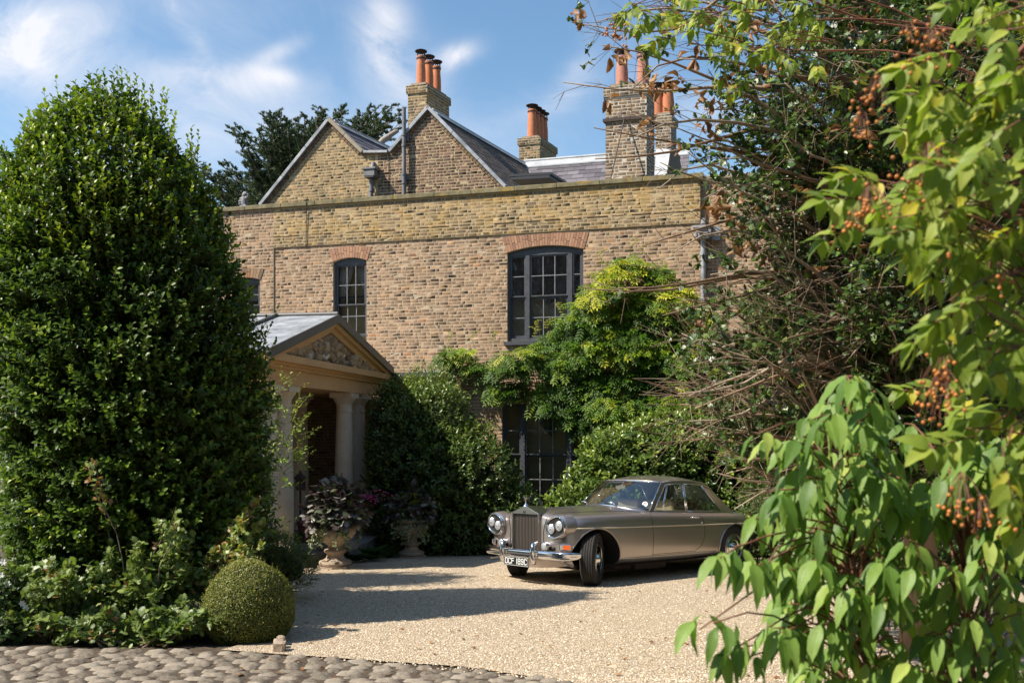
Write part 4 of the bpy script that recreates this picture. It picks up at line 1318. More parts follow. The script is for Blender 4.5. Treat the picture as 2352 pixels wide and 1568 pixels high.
k.box((c[0] - .05, c[1], -.38), (.5, .32, .05), np.array([PN, PD, up])); o = k.obj('stone_step', m_slab, label='grey stone step with sloping edges behind the nearer urn', cat='step')
bv = o.modifiers.new('b', 'BEVEL'); bv.width = .03; bv.segments = 2
# ------------------------------------------------------------ the coupe
CY, CXA = .771, .636
phi = -math.atan2(CY, CXA)
cM = Matrix.Translation((1.2 - .925 * CXA, 12.7 + .925 * CY, float(gz(0, 12.7 + .925 * CY)) + .014)) @ Matrix.Rotation(-math.atan(.0465) - .004, 4, 'X') @ Matrix.Rotation(phi, 4, 'Z')
carW = np.array(cM)


def paint_fn(t, b, m):
    n = t.noise(pos(t), 900, 2, .5)
    t.l(t.mix(t.mapr(n, .3, .7, 0, 1), (.37, .315, .29), (.47, .405, .375)), b.inputs['Base Color'])
    b.inputs['Metallic'].default_value = .78; b.inputs['Roughness'].default_value = .3
    b.inputs['Coat Weight'].default_value = .8; b.inputs['Coat Roughness'].default_value = .05


m_paint = M('bronze_grey_metallic_paint', paint_fn)
m_chrome = M('chrome', None, (.78, .78, .80), .07, 1.0)
m_chromed = M('brushed_grille_steel', None, (.42, .40, .39), .28, 1.0)
m_barst = M('dark_grille_steel', None, (.20, .185, .175), .3, 1.0)
m_tyre = M('tyre_rubber', grain((.018, .016, .015), (.030, .027, .025), 20, (.75, .9), .2, .001))
m_blackp = M('black_trim', None, (.012, .012, .012), .5)
m_gap = M('dark_gap', None, (.006, .006, .006), .9)
m_cream = M('cream_coach_line', None, (.62, .52, .38), .4)
m_lamp = M('lamp_glass', None, (.80, .82, .82), .12, .75)
m_amber = M('amber_lens', None, (.75, .13, .02), .15, 0, Coat_Weight=.6)
m_redl = M('red_lens', None, (.45, .02, .02), .15, 0, Coat_Weight=.6)
m_leather = M('tan_leather', None, (.30, .22, .14), .5)
m_plate = M('black_number_plate', None, (.010, .010, .011), .35)
m_platew = M('silver_plate_lettering', None, (.75, .75, .73), .4)
m_mirror = M('mirror_back', None, (.5, .5, .52), .2, .7)

car = bpy.data.objects.new('vintage_coupe', None); COL.objects.link(car); car.matrix_world = cM
setp(car, 'vintage metallic bronze grey two door coupe with upright chrome radiator and paired slanted headlamps', 'car')


def cobj(name, me, mat, parent=None, **kw):
    return link(name, me, mat, parent or car, True, **kw)


def cmb(k, name, mat, parent=None, **kw): return k.obj(name, mat, parent or car, local=True, **kw)


# stations along the body: y, half width low, half width mid, z bottom, z mid(widest), shoulder half width, shoulder z, valley half width, valley z, centre z
ST = [
    (-.520, .50, .62, .36, .56, .56, .84, .30, .92, .95),
    (-.495, .66, .78, .31, .56, .72, .91, .34, .965, 1.00),
    (-.425, .76, .865, .285, .57, .79, .955, .36, .99, 1.03),
    (-.30, .81, .905, .27, .58, .82, .980, .40, 1.000, 1.045),
    (-.10, .83, .920, .26, .60, .83, .995, .44, 1.010, 1.06),
    (.40, .84, .925, .25, .60, .835, 1.00, .50, 1.020, 1.075),
    (.90, .85, .925, .24, .60, .84, 1.00, .55, 1.025, 1.085),
    (1.15, .85, .925, .24, .60, .845, .990, .60, 1.02, 1.08),
    (1.60, .86, .925, .24, .58, .85, .975, .64, 1.00, 1.02),
    (2.20, .86, .925, .24, .57, .85, .955, .64, .97, .98),
    (2.80, .86, .925, .25, .57, .85, .940, .64, .95, .96),
    (3.20, .86, .920, .26, .57, .84, .925, .60, .95, .97),
    (3.70, .84, .905, .28, .57, .80, .890, .50, .92, .94),
    (4.10, .79, .875, .31, .56, .72, .830, .45, .86, .88),
    (4.40, .68, .79, .35, .54, .60, .75, .35, .76, .78),
]


def sect(s):
    y, wl, wm, zb, zm, ws, zs, wv, zv, zc = s
    P_ = [(0, zb), (wl * .6, zb), (wl, zb + .012), (wl + (wm - wl) * .75, zb + .09), (wm, (zm + zb) / 2 + .03), (wm + .003, zm), (wm - .006, (zm + zs) / 2 + .02), (ws + (wm - ws) * .62, zs - .075), (ws, zs - .015), (ws - (ws - wv) * .45, zs + .003), (wv, zv), (wv * .5, (zv * .35 + zc * .65)), (0, zc)]
    return [(x, y, z) for x, z in P_]


V = []; Fc = []; n = 13
for s in ST:
    h = sect(s); V += h + [(-x, y, z) for x, y, z in h[-2:0:-1]]
m_ = 2 * n - 2
for i in range(len(ST) - 1):
    for j in range(m_): Fc.append((i * m_ + j, i * m_ + (j + 1) % m_, (i + 1) * m_ + (j + 1) % m_, (i + 1) * m_ + j))
for base, rev in ((0, True), ((len(ST) - 1) * m_, False)):        # end caps as strips between mirrored points
    for j in range(n - 1):
        a, b = j, j + 1; a2, b2 = (m_ - j) % m_, (m_ - j - 1) % m_
        q = [base + a, base + b, base + b2, base + a2]; q = list(dict.fromkeys(q))
        if len(q) > 2: Fc.append(tuple(q[::-1] if rev else q))
me = bpy.data.meshes.new('body'); me.from_pydata(V, [], Fc); me.update()
body = cobj('body', me, [m_paint, m_gap])
bm = bmesh.new(); bm.from_mesh(me); bmesh.ops.recalc_face_normals(bm, faces=bm.faces[:]); bm.to_mesh(me); bm.free()
sub = body.modifiers.new('s', 'SUBSURF'); sub.levels = sub.render_levels = 3


def arch_cutter(y, z, r, x0, x1, zs=1.0):
    k = MB(); seg = 48
    for x in (x0, x1):
        for i in range(seg):
            t = 2 * math.pi * i / seg; k.v.append((x, y + r * math.cos(t), z + r * zs * math.sin(t))); k.t.append(.5)
    for i in range(seg): k.f.append((i, (i + 1) % seg, seg + (i + 1) % seg, seg + i))
    k.f.append(tuple(range(seg))[::-1]); k.f.append(tuple(range(seg, 2 * seg)))
    me = k.mesh('cut'); me.materials.append(m_gap); bm = bmesh.new(); bm.from_mesh(me); bmesh.ops.recalc_face_normals(bm, faces=bm.faces[:]); bm.to_mesh(me); bm.free()
    o = bpy.data.objects.new('cut', me); COL.objects.link(o); o.parent = car; return o


WB = 3.12; WR = .365
cutters = [arch_cutter(y, .345, r, x0, x1, zs) for (y, r, zs) in ((0, .455, .98), (WB, .425, .95)) for (x0, x1) in ((.48, 1.1), (-1.1, -.48))]
for c in cutters:
    b_ = body.modifiers.new('b', 'BOOLEAN'); b_.object = c; b_.operation = 'DIFFERENCE'; b_.solver = 'EXACT'; b_.material_mode = 'TRANSFER' if hasattr(b_, 'material_mode') else None
dg = bpy.context.evaluated_depsgraph_get(); dg.update(); nm = bpy.data.meshes.new_from_object(body.evaluated_get(dg))
body.modifiers.clear(); body.data = nm
for c in cutters: bpy.data.objects.remove(c)
bm = bmesh.new(); bm.from_mesh(nm)
for f in bm.faces: f.smooth = True
bm.to_mesh(nm); bm.free(); nm.set_sharp_from_angle(angle=math.radians(38))
bvh = BVHTree.FromObject(body, dg) if False else BVHTree.FromPolygons([v.co for v in nm.vertices], [p.vertices for p in nm.polygons])


def side_x(y, z, sgn=1):
    h = bvh.ray_cast(Vector((sgn * 2, y, z)), Vector((-sgn, 0, 0)))[0]
    return h.x if h else sgn * .9


def top_z(x, y):
    h = bvh.ray_cast(Vector((x, y, 3)), Vector((0, 0, -1)))[0]
    return h.z if h else 1.0


def front_y(x, z):
    h = bvh.ray_cast(Vector((x, -3, z)), Vector((0, 1, 0)))[0]
    return h.y if h else -.55


# mark wheel-well faces dark
# panel gaps, coach line, chrome strips following the side
def side_strip(name, yz, wid, proud, mat, parent=None, sgn=1, **kw):
    k = MB(); pts = []
    for (y, z) in yz: pts.append(np.array((side_x(y, z, sgn) + sgn * proud, y, z)))
    k.tube(pts, wid * 1.0, 6); return cmb(k, name, mat, parent, smooth=True, **kw)


lin = lambda y0, z0, y1, z1, n: [(y0 + (y1 - y0) * i / n, z0 + (z1 - z0) * i / n) for i in range(n + 1)]
for sg in (1, -1):
    side_strip('coach_line', lin(-.38, .800, 3.95, .745, 40), .0095, .001, m_cream, sgn=sg)
    side_strip('sill_moulding', lin(.56, .345, 2.62, .345, 20), .008, .002, m_chrome, sgn=sg)
    dp = [(1.14, z) for z in np.linspace(.355, .985, 22)]
    side_strip('door_gap', dp, .004, -.001, m_gap, sgn=sg)
    rp = [(2.10, .37), (2.24, .44), (2.31, .55), (2.335, .65), (2.335, .75), (2.32, .85), (2.26, .95)]; rp = [tuple(np.array(rp[i]) * (1 - f) + np.array(rp[i + 1]) * f) for i in range(len(rp) - 1) for f in (0, .33, .66)] + [rp[-1]]
    side_strip('door_gap', rp, .004, -.001, m_gap, sgn=sg)
    side_strip('door_gap', lin(1.14, .37, 2.10, .37, 14), .004, -.001, m_gap, sgn=sg)
    # wheel arch lips
    for (yc, r, zs) in ((0, .455, .98), (WB, .425, .95)):
        pts = [(yc + (r + .004) * math.cos(t), .345 + (r + .004) * zs * math.sin(t)) for t in np.linspace(-.12, math.pi + .12, 40)]
        k = MB(); pp = [np.array((side_x(yc + (r + .02) * math.cos(t), .345 + (r + .02) * zs * math.sin(t), sg) + sg * .004, y, z)) for (y, z), t in zip(pts, np.linspace(-.12, math.pi + .12, 40))]
        k.tube(pp, .014, 8); cmb(k, 'arch_lip', m_paint, smooth=True)
    # door handle and lock
    x = side_x(2.13, .885, sg); k = MB(); k.tube([(x + sg * .006, 2.05, .885), (x + sg * .034, 2.08, .889), (x + sg * .038, 2.16, .892), (x + sg * .03, 2.21, .893)], [.012, .012, .010, .007], 8); k.tube([(x - sg * .01, 2.195, .886), (x + sg * .035, 2.2, .892)], .018, 10)
    cmb(k, 'door_handle', m_chrome, smooth=True)
    x = side_x(2.29, .80, sg); k = MB(); k.tube([(x - sg * .01, 2.28, .80), (x + sg * .012, 2.28, .80)], .014, 10); cmb(k, 'door_lock', m_chrome, smooth=True)

# bonnet shut line
for sg in (1, -1):
    k = MB(); k.tube([np.array((sg * (.43 + .33 * min(1, (y + .45) / 1.5)), y, top_z(sg * (.43 + .33 * min(1, (y + .45) / 1.5)), y) + .000)) for y in np.linspace(-.47, 1.05, 24)], .0045, 5); cmb(k, 'bonnet_gap', m_gap)
    k = MB(); pts = []
    for z in np.linspace(.93, .45, 16):
        x = sg * (.365 + .06 * max(0, (z - .75) / .2)); pts.append(np.array((x, front_y(x, z) - .001, z)))
    k.tube(pts, .006, 5); cmb(k, 'bonnet_gap', m_gap)
k = MB(); k.tube([np.array((0, y, top_z(0, y) + .002)) for y in np.linspace(-.56, 1.05, 20)], .004, 6); cmb(k, 'bonnet_hinge', m_chrome, smooth=True)

# radiator: tall stepped shell with pediment top, bars inside
GY = -.555; gw = .295; zb_g, zt_g, zp = .40, .975, 1.10
gr = MB()
def gbox(k, x0, x1, z0, z1, y0, y1): k.hexa([(x, y, z) for z in (z0, z1) for (x, y) in ((x0, y0), (x1, y0), (x1, y1), (x0, y1))])
gbox(gr, -gw, -gw + .022, zb_g, zt_g, GY, -.50); gbox(gr, gw - .022, gw, zb_g, zt_g, GY, -.50); gbox(gr, -gw, gw, zb_g - .02, zb_g, GY, -.50)
n0 = len(gr.v); gr.v += [(-gw - .006, GY - .004, zt_g), (gw + .006, GY - .004, zt_g), (gw + .006, GY - .004, zt_g + .018), (0, GY - .004, zp), (-gw - .006, GY - .004, zt_g + .018)]
gr.v += [(-gw - .006, -.30, zt_g + .01), (gw + .006, -.30, zt_g + .01), (gw + .006, -.30, zt_g + .025), (0, -.22, zp - .015), (-gw - .006, -.30, zt_g + .025)]; gr.t += [.5] * 10
for f in ((0, 1, 2, 3, 4), (9, 8, 7, 6, 5), (0, 5, 6, 1), (1, 6, 7, 2), (2, 7, 8, 3), (3, 8, 9, 4), (4, 9, 5, 0)): gr.f.append(tuple(n0 + i for i in f))
grille = cmb(gr, 'radiator', m_chromed); bv = grille.modifiers.new('b', 'BEVEL'); bv.width = .006; bv.segments = 2
k = MB(); gbox(k, -gw + .022, gw - .022, zb_g, zt_g, GY + .12, GY + .13); cmb(k, 'radiator_core', m_gap, grille)
nb = 17
for i in range(nb):
    x = -gw + .035 + (2 * gw - .07) * i / (nb - 1); k = MB(); gbox(k, x - .0038, x + .0038, zb_g, zt_g, GY + .006, GY + .02); cmb(k, 'grille_bar', m_barst, grille)
k = MB(); text_obj('RR', 'badge', .05, cM @ Vector((0, GY - .006, zt_g + .028)), cM.to_3x3() @ Vector((1, 0, 0)), cM.to_3x3() @ Vector((0, 0, 1)), m_gap, None, .001)
bd = bpy.data.objects['badge']; bd.parent = grille; bd.matrix_parent_inverse = cM.inverted()
# mascot: small winged figure leaning forward
k = MB(); mz = zp; my = GY + .02
k.lathe([(.042, -.012), (.036, .004), (.018, .018), (.013, .03)], (0, my, mz), 14)
k.tube([(0, my, mz + .025), (0, my - .004, mz + .055), (0, my - .012, mz + .085), (0, my - .026, mz + .108)], [.011, .014, .012, .008], 8)
k.lathe([(.001, -.012), (.010, -.006), (.012, .002), (.008, .010), (.001, .013)], (0, my - .032, mz + .118), 8)
for sg in (-1, 1):
    b0 = np.array((0, my - .012, mz + .092)); t0 = np.array((sg * .052, my + .055, mz + .135)); t1 = np.array((sg * .03, my + .05, mz + .085))
    k.hexa([b0 + (0, 0, -.012), b0 + (0, .02, -.02), t1, t0, b0 + (sg * .004, 0, .004), b0 + (sg * .004, .02, -.01), t1 + (sg * .004, 0, .008), t0 + (sg * .004, 0, .008)])
cmb(k, 'mascot', m_chrome, grille, angle=50)


# slanted twin headlamps in oval bezels
def headlamp(sg):
    cx, cz = sg * .665, .815; yf = front_y(cx, cz) - .035; rot = sg * .30
    ov = lambda t, a, b_: (a * math.cos(t) * (1 - .10 * math.sin(t) * 0), b_ * math.sin(t))
    def ring(a, b_, y, k, seg=40):
        n = len(k.v)
        for i in range(seg):
            t = 2 * math.pi * i / seg; p = 2.6; c, s = math.cos(t), math.sin(t); r = (abs(c) ** p + abs(s) ** p) ** (-1 / p); u, w = a * r * c, b_ * r * s
            x = cx + u * math.cos(rot) - w * math.sin(rot); z = cz + u * math.sin(rot) + w * math.cos(rot)
            k.v.append((x, y + abs(x - sg * .58) * .05 * (1 if sg * x > .58 else 0) , z)); k.t.append(.5)
        return n
    def loft(k, rs, seg=40):
        for a, b_ in zip(rs[:-1], rs[1:]):
            for i in range(seg): k.f.append((a + i, a + (i + 1) % seg, b_ + (i + 1) % seg, b_ + i))
    nac = MB(); rs = [ring(.205, .170, yf + .16, nac), ring(.192, .158, yf + .03, nac), ring(.178, .145, yf - .03, nac)]; loft(nac, rs); nac.f.append(tuple(rs[-1] + i for i in range(40)))
    nobj = cmb(nac, 'lamp_nacelle', m_paint, smooth=True)
    bz = MB(); rs = [ring(.182, .150, yf - .022, bz), ring(.178, .146, yf - .048, bz), ring(.166, .134, yf - .050, bz), ring(.158, .126, yf - .036, bz), ring(.150, .118, yf - .018, bz)]; loft(bz, rs)
    hl = cmb(bz, 'headlamp', m_chrome, smooth=True)
    dk = MB(); r0 = ring(.160, .128, yf - .031, dk); dk.f.append(tuple(r0 + i for i in range(40))); cmb(dk, 'lamp_backing', m_blackp, hl)
    for q in (-1, 1):
        u = q * .079; x = cx + u * math.cos(rot); z = cz + u * math.sin(rot); yb = yf - .033 + abs(x - sg * .58) * .05 * (1 if sg * x > .58 else 0)
        def disc(r, y0, k, dome, seg=24):
            rings = []
            for f in (1, .85, .6, .3):
                n = len(k.v)
                for i in range(seg): t = 2 * math.pi * i / seg; k.v.append((x + r * f * math.cos(t), y0 - dome * (1 - f * f), z + r * f * math.sin(t))); k.t.append(.5)
                rings.append(n)
            for a, b_ in zip(rings[:-1], rings[1:]):
                for i in range(seg): k.f.append((a + i, a + (i + 1) % seg, b_ + (i + 1) % seg, b_ + i))
            k.f.append(tuple(rings[-1] + i for i in range(seg)))
        k = MB(); k.tube([(x, yb + .0, z), (x, yb - .012, z)], .073, 28); cmb(k, 'lamp_rim', m_chrome, hl, angle=40)
        k = MB(); disc(.066, yb - .0125, k, .018); cmb(k, 'lens', m_lens, hl, smooth=True)
        k = MB(); k.tube([(x, yb - .024, z), (x, yb - .034, z)], .014, 10); cmb(k, 'bulb_shield', m_lamp, hl, smooth=True)


def lens_fn(t, b, m):
    p = pos(t); w = t.n('ShaderNodeTexWave'); w.inputs['Scale'].default_value = 28; w.inputs['Distortion'].default_value = .4; t.l(p, w.inputs['Vector'])
    b.inputs['Base Color'].default_value = (.78, .80, .82, 1); b.inputs['Metallic'].default_value = .65; b.inputs['Roughness'].default_value = .2; b.inputs['Coat Weight'].default_value = 1
    bump(t, b, w.outputs[1], .6, .004)


m_lens = M('fluted_lens', lens_fn)
for sg in (1, -1): headlamp(sg)
# fog lamps, vents, indicators
for sg in (1, -1):
    x = sg * .475; z = .545; y0 = front_y(x, z)
    k = MB(); k.tube([(x, y0 + .01, z), (x, y0 - .05, z), (x, y0 - .085, z), (x, y0 - .095, z)], [.045, .062, .064, .058], 24); fl = cmb(k, 'fog_lamp', m_chrome, angle=40)
    k = MB(); k.tube([(x, y0 - .0955, z), (x, y0 - .104, z)], [.056, .045], 24); cmb(k, 'lens', m_lens, fl, smooth=True)
    for q in (0, 1):
        k = MB(); xs = np.linspace(x - sg * .13, x + sg * .12, 8); pp = [np.array((u, front_y(u, .50 + q * .026) - .004, .50 + q * .026)) for u in xs]; k.tube(pp, .0055, 5); cmb(k, 'vent_bar', m_chrome)
    k = MB(); pp = [np.array((u, front_y(u, .513) + .004, .513)) for u in np.linspace(x - sg * .135, x + sg * .125, 8)]; k.tube(pp, .024, 8); cmb(k, 'vent', m_gap)
    xi = sg * .775; zi = .545; y0 = front_y(xi, zi); d = np.array((.075 * sg, .045 + .02, 0)); d = unit(d); nrm = np.array((d[1] * sg, -d[0] * sg, 0)); ax = np.array([d, nrm, (0, 0, 1.)])
    k = MB(); k.box(np.array((xi, y0 + .0, zi)) + nrm * .004, (.165, .05, .085), ax); ind = cmb(k, 'indicator', m_chrome); bv = ind.modifiers.new('b', 'BEVEL'); bv.width = .008; bv.segments = 2
    k = MB(); k.box(np.array((xi, y0, zi)) + nrm * .031 + d * .022, (.095, .014, .058), ax); cmb(k, 'lens', m_amber, ind)
    k = MB(); k.box(np.array((xi, y0, zi)) + nrm * .031 - d * .05, (.044, .012, .058), ax); cmb(k, 'side_light', m_lamp, ind)


# bumper
def bumper(yc, sgn_y, zc=.425):
    xs = [-.93, -.925, -.90, -.84, -.70, -.35, 0, .35, .70, .84, .90, .925, .93]; ys = [.42, .26, .13, .06, .02, 0, -.005, 0, .02, .06, .13, .26, .42]
    prof = [(0, .062), (-.022, .058), (-.036, .036), (-.03, .01), (-.034, -.02), (-.02, -.052), (0, -.058), (.012, -.04), (.012, .045)]
    k = MB(); m = len(prof)
    for i, (x, y) in enumerate(zip(xs, ys)):
        a = np.array((xs[min(i + 1, 12)] - xs[max(i - 1, 0)], ys[min(i + 1, 12)] - ys[max(i - 1, 0)])); a = a / np.linalg.norm(a); nx, ny = a[1], -a[0]
        tp = .62 if i in (0, 12) else (.86 if i in (1, 11) else 1)
        for (o, z) in prof: k.v.append((x - nx * o * tp, (yc + sgn_y * (y - ny * o * tp)), zc + z * tp)); k.t.append(.5)
    for i in range(12):
        for j in range(m): k.f.append((i * m + j, i * m + (j + 1) % m, (i + 1) * m + (j + 1) % m, (i + 1) * m + j))
    k.f.append(tuple(range(m))); k.f.append(tuple(12 * m + j for j in range(m)))
    b_ = cmb(k, 'bumper', m_chrome, smooth=True); s = b_.modifiers.new('s', 'SUBSURF'); s.levels = s.render_levels = 2
    for sg in (-1, 1):
        k = MB(); x = sg * .33; y = yc + sgn_y * -.035
        k.tube([(x, y + sgn_y * .06, zc + .16), (x, y - sgn_y * .012, zc + .135), (x, y - sgn_y * .022, zc + .05), (x, y - sgn_y * .024, zc - .03), (x, y - sgn_y * .004, zc - .10), (x, y + sgn_y * .03, zc - .125)], [.030, .036, .038, .036, .034, .022], 14)
        cmb(k, 'overrider', m_chrome, b_, smooth=True)
    return b_


bump_f = bumper(-.64, 1); bumper(4.50, -1, .45)
# front apron under the bumper
k = MB(); xs = np.linspace(-.80, .80, 13); 
for i in range(12):
    a, b_ = xs[i], xs[i + 1]; ya, yb = (-.60 + .22 * abs(a / .8) ** 4, -.60 + .22 * abs(b_ / .8) ** 4); za, zb2 = (.235 + .06 * abs(a / .8) ** 3, .235 + .06 * abs(b_ / .8) ** 3)
    k.quad((a, ya - .03, .40), (b_, yb - .03, .40), (b_, yb + .03, zb2), (a, ya + .03, za)); k.quad((a, ya + .03, za), (b_, yb + .03, zb2), (b_, yb + .3, zb2 + .01), (a, ya + .3, za + .01))
cmb(k, 'apron', m_paint, smooth=True)
# number plate
pm = MB(); pc = np.array((0.01, -.725, .318)); gbox(pm, pc[0] - .275, pc[0] + .275, pc[2] - .070, pc[2] + .070, pc[1] - .004, pc[1] + .004); plate = cmb(pm, 'number_plate', m_plate)
k = MB()
for (a, b_, c, d) in ((-.266, .266, .057, .061), (-.266, .266, -.061, -.057), (-.266, -.2615, -.057, .057), (.2615, .266, -.057, .057)): gbox(k, pc[0] + a, pc[0] + b_, pc[2] + c, pc[2] + d, pc[1] - .0065, pc[1] - .0042)
cmb(k, 'plate_border', m_platew, plate)


def glyphs(txt, w, h, gap, st, c, k):
    """block number plate characters from bars, laid along +x at c"""
    S = {'D': 'alrfo', 'C': 'aljt', 'F': 'alm', '1': 'v', '8': 'alrjm', '9': 'aukrj'}
    tot = sum((w * .45 if ch == ' ' else (st * 1.6 if ch == '1' else w)) + gap for ch in txt) - gap; x = c[0] - tot / 2
    def bar(x0, x1, z0, z1): gbox(k, x0, x1, c[2] + z0, c[2] + z1, c[1] - .007, c[1] - .0043)
    for ch in txt:
        if ch == ' ': x += w * .45 + gap; continue
        H = h / 2
        if ch == '1': bar(x + st * .3, x + st * 1.3, -H, H); x += st * 1.6 + gap; continue
        L, Rr = x, x + w; cr = st * .5
        if ch == 'D': bar(L, L + st, -H, H); bar(L + st, Rr - cr, H - st, H); bar(L + st, Rr - cr, -H, -H + st); bar(Rr - st, Rr, -H + cr, H - cr)
        if ch == 'C': bar(L, L + st, -H + cr, H - cr); bar(L + cr, Rr - cr, H - st, H); bar(L + cr, Rr - cr, -H, -H + st); bar(Rr - st, Rr, H * .42, H - cr); bar(Rr - st, Rr, -H + cr, -H * .42)
        if ch == 'F': bar(L, L + st, -H, H); bar(L + st, Rr, H - st, H); bar(L + st, Rr - st * .4, -st * .3, st * .7)
        if ch == '8': bar(L, L + st, -H + cr, -st * .1); bar(L, L + st, st * .6, H - cr); bar(Rr - st, Rr, -H + cr, -st * .1); bar(Rr - st, Rr, st * .6, H - cr); bar(L + cr, Rr - cr, H - st, H); bar(L + cr, Rr - cr, -H, -H + st); bar(L + cr, Rr - cr, -st * .3, st * .7)
        if ch == '9': bar(L, L + st, st * .4, H - cr); bar(Rr - st, Rr, -H + cr, H - cr); bar(L + cr, Rr - st, H - st, H); bar(L + cr, Rr - cr, -H, -H + st); bar(L + cr, Rr - st, -st * .5, st * .5); bar(L, L + st, -H + cr, -H * .45)
        x += w + gap


k = MB(); glyphs('DCF 189C', .056, .084, .0135, .0115, pc, k); cmb(k, 'plate_lettering', m_platew, plate, kind='stuff')

# ---- cabin: rings of the belt and of the roof rail (half), front to rear
belt = lambda x, y: top_z(x, y)
wsb = [(0.0, 1.00), (.30, 1.01), (.55, 1.06), (.70, 1.15), (.752, 1.24)]                 # windscreen foot (x, y)
wst = [(0.0, 1.52), (.26, 1.53), (.46, 1.56), (.585, 1.61), (.625, 1.66)]                # windscreen head
zh = 1.425
sideb = [(.755, 1.27), (.765, 1.55), (.77, 2.06), (.765, 2.50), (.755, 3.02), (.73, 3.32)]
sidet = [(.628, 1.68), (.645, 1.85), (.655, 2.10), (.65, 2.38), (.625, 2.66), (.585, 2.84)]
zt_s = [1.425, 1.440, 1.445, 1.435, 1.40, 1.36]
rearb = [(.68, 3.42), (.45, 3.50), (0, 3.54)]; reart = [(.53, 2.88), (.3, 2.94), (0, 2.96)]


def strip3(a, b, k, nseg=1, bulge=0.0, out=None):
    """quads between polylines a and b with nseg rows; bulge pushed outwards"""
    a = [np.array(p, float) for p in a]; b = [np.array(p, float) for p in b]; n = len(a); base = len(k.v)
    for j in range(nseg + 1):
        f = j / nseg
        for p, q in zip(a, b):
            c = p * (1 - f) + q * f
            if bulge: c = c + np.array(unit(np.array((c[0], 0.0, 0)) + (np.array((0, -1., 0)) if out == 'f' else 0)))[...] * bulge * 4 * f * (1 - f)
            k.v.append(tuple(c)); k.t.append(.5)
    for j in range(nseg):
        for i in range(n - 1): k.f.append((base + j * n + i, base + j * n + i + 1, base + (j + 1) * n + i + 1, base + (j + 1) * n + i))


zbelt = lambda x, y: top_z(min(x, .80), y) - .005
WSB = [np.array((x, y, zbelt(x, y) + .012)) for x, y in wsb]; WST = [np.array((x, y, zh + .022 * (1 - (x / .625) ** 2))) for x, y in wst]
mir = lambda L: [np.array((-p[0], p[1], p[2])) for p in L[::-1]]
full_b = mir(WSB)[:-1] + WSB; full_t = mir(WST)[:-1] + WST
k = MB(); strip3(full_b, full_t, k, 6, .03, 'f'); wsg = cmb(k, 'windscreen', m_cglass, smooth=True)
k = MB(); k.tube(full_b, .012, 8); k.tube(full_t, .011, 8); k.tube([full_b[-1], full_b[-1] * .5 + full_t[-1] * .5 + np.array((.016, -.012, 0)), full_t[-1]], .012, 8); k.tube([full_b[0], full_b[0] * .5 + full_t[0] * .5 + np.array((-.016, -.012, 0)), full_t[0]], .012, 8); cmb(k, 'windscreen_trim', m_chrome, smooth=True)
SB = [np.array((x, y, zbelt(x, y) + .0)) for x, y in sideb]; STp = [np.array((x, y, z)) for (x, y), z in zip(sidet, zt_s)]
for sg in (1, -1):
    S = np.array((sg, 1, 1)); sb_ = [p * S for p in SB]; st_ = [p * S for p in STp]
    def at(i, f): return sb_[i] * (1 - f) + st_[i] * f
    # glass: quarter light, door glass, rear side glass
    g = [(sb_[0], at(0, .0) * .0 + sb_[0])]
    fA = .07; fB = .915
    lo = [at(i, .05) for i in range(6)]; hi = [at(i, .90) for i in range(6)]
    def lerp_pts(L, y):
        for i in range(5):
            if L[i][1] <= y <= L[i + 1][1]: f = (y - L[i][1]) / (L[i + 1][1] - L[i][1]); return L[i] * (1 - f) + L[i + 1] * f
        return L[0] if y < L[0][1] else L[-1]
    def pane(nm, yl0, yl1, yh0, yh1):
        k = MB(); n = 5; a = [lerp_pts(lo, yl0 + (yl1 - yl0) * i / n) for i in range(n + 1)]; b_ = [lerp_pts(hi, yh0 + (yh1 - yh0) * i / n) for i in range(n + 1)]
        strip3(a, b_, k, 3); o = cmb(k, nm, m_cglass, smooth=True)
        k = MB(); k.tube(a, .009, 6); k.tube(b_, .010, 6); k.tube([a[0], b_[0]], .010, 6); k.tube([a[-1], b_[-1]], .010, 6); cmb(k, 'window_frame', m_chrome, o, smooth=True); return o
    pane('quarter_light', 1.36, 1.53, 1.73, 1.76); pane('door_window', 1.55, 2.08, 1.78, 2.11); pane('rear_side_window', 2.11, 2.97, 2.14, 2.60)
    # pillars and rail in body colour
    k = MB()
    strip3([WSB[-1] * S + np.array((sg * .006, .006, 0)), lo[0] + np.array((0, .10, 0))], [WST[-1] * S + np.array((sg * .006, 0.01, 0)), lerp_pts(hi, 1.74)], k, 2)
    strip3(lo, [p + np.array((sg * .02, 0, -.045)) for p in sb_], k, 2)
    strip3(hi, [p for p in st_], k, 1)
    # rear quarter panel
    rb_ = [lerp_pts(lo, 2.97), SB[5] * S, np.array((sg * .68, 3.42, zbelt(.68, 3.42)))]; rt_ = [lerp_pts(hi, 2.60), st_[5] * np.array((1, 1, 1)), np.array((sg * .53, 2.88, 1.36))]
    strip3(rb_, rt_, k, 4); strip3([st_[4], st_[5]], [lerp_pts(hi, 2.60), lerp_pts(hi, 2.84)], k, 1)
    cmb(k, 'pillar', m_paint, smooth=True)
rb_ = [np.array((x, y, zbelt(x, y))) for x, y in rearb]; rt_ = [np.array((x, y, 1.36 + .02 * (1 - x / .52))) for x, y in reart]
RBf = rb_ + mir(rb_)[1:]; RTf = rt_ + mir(rt_)[1:]
k = MB(); strip3(RBf, RTf, k, 4); cmb(k, 'rear_window', m_cglass, smooth=True)
k = MB(); k.tube(RBf, .014, 6); k.tube(RTf, .014, 6); cmb(k, 'rear_window_trim', m_chrome, smooth=True)
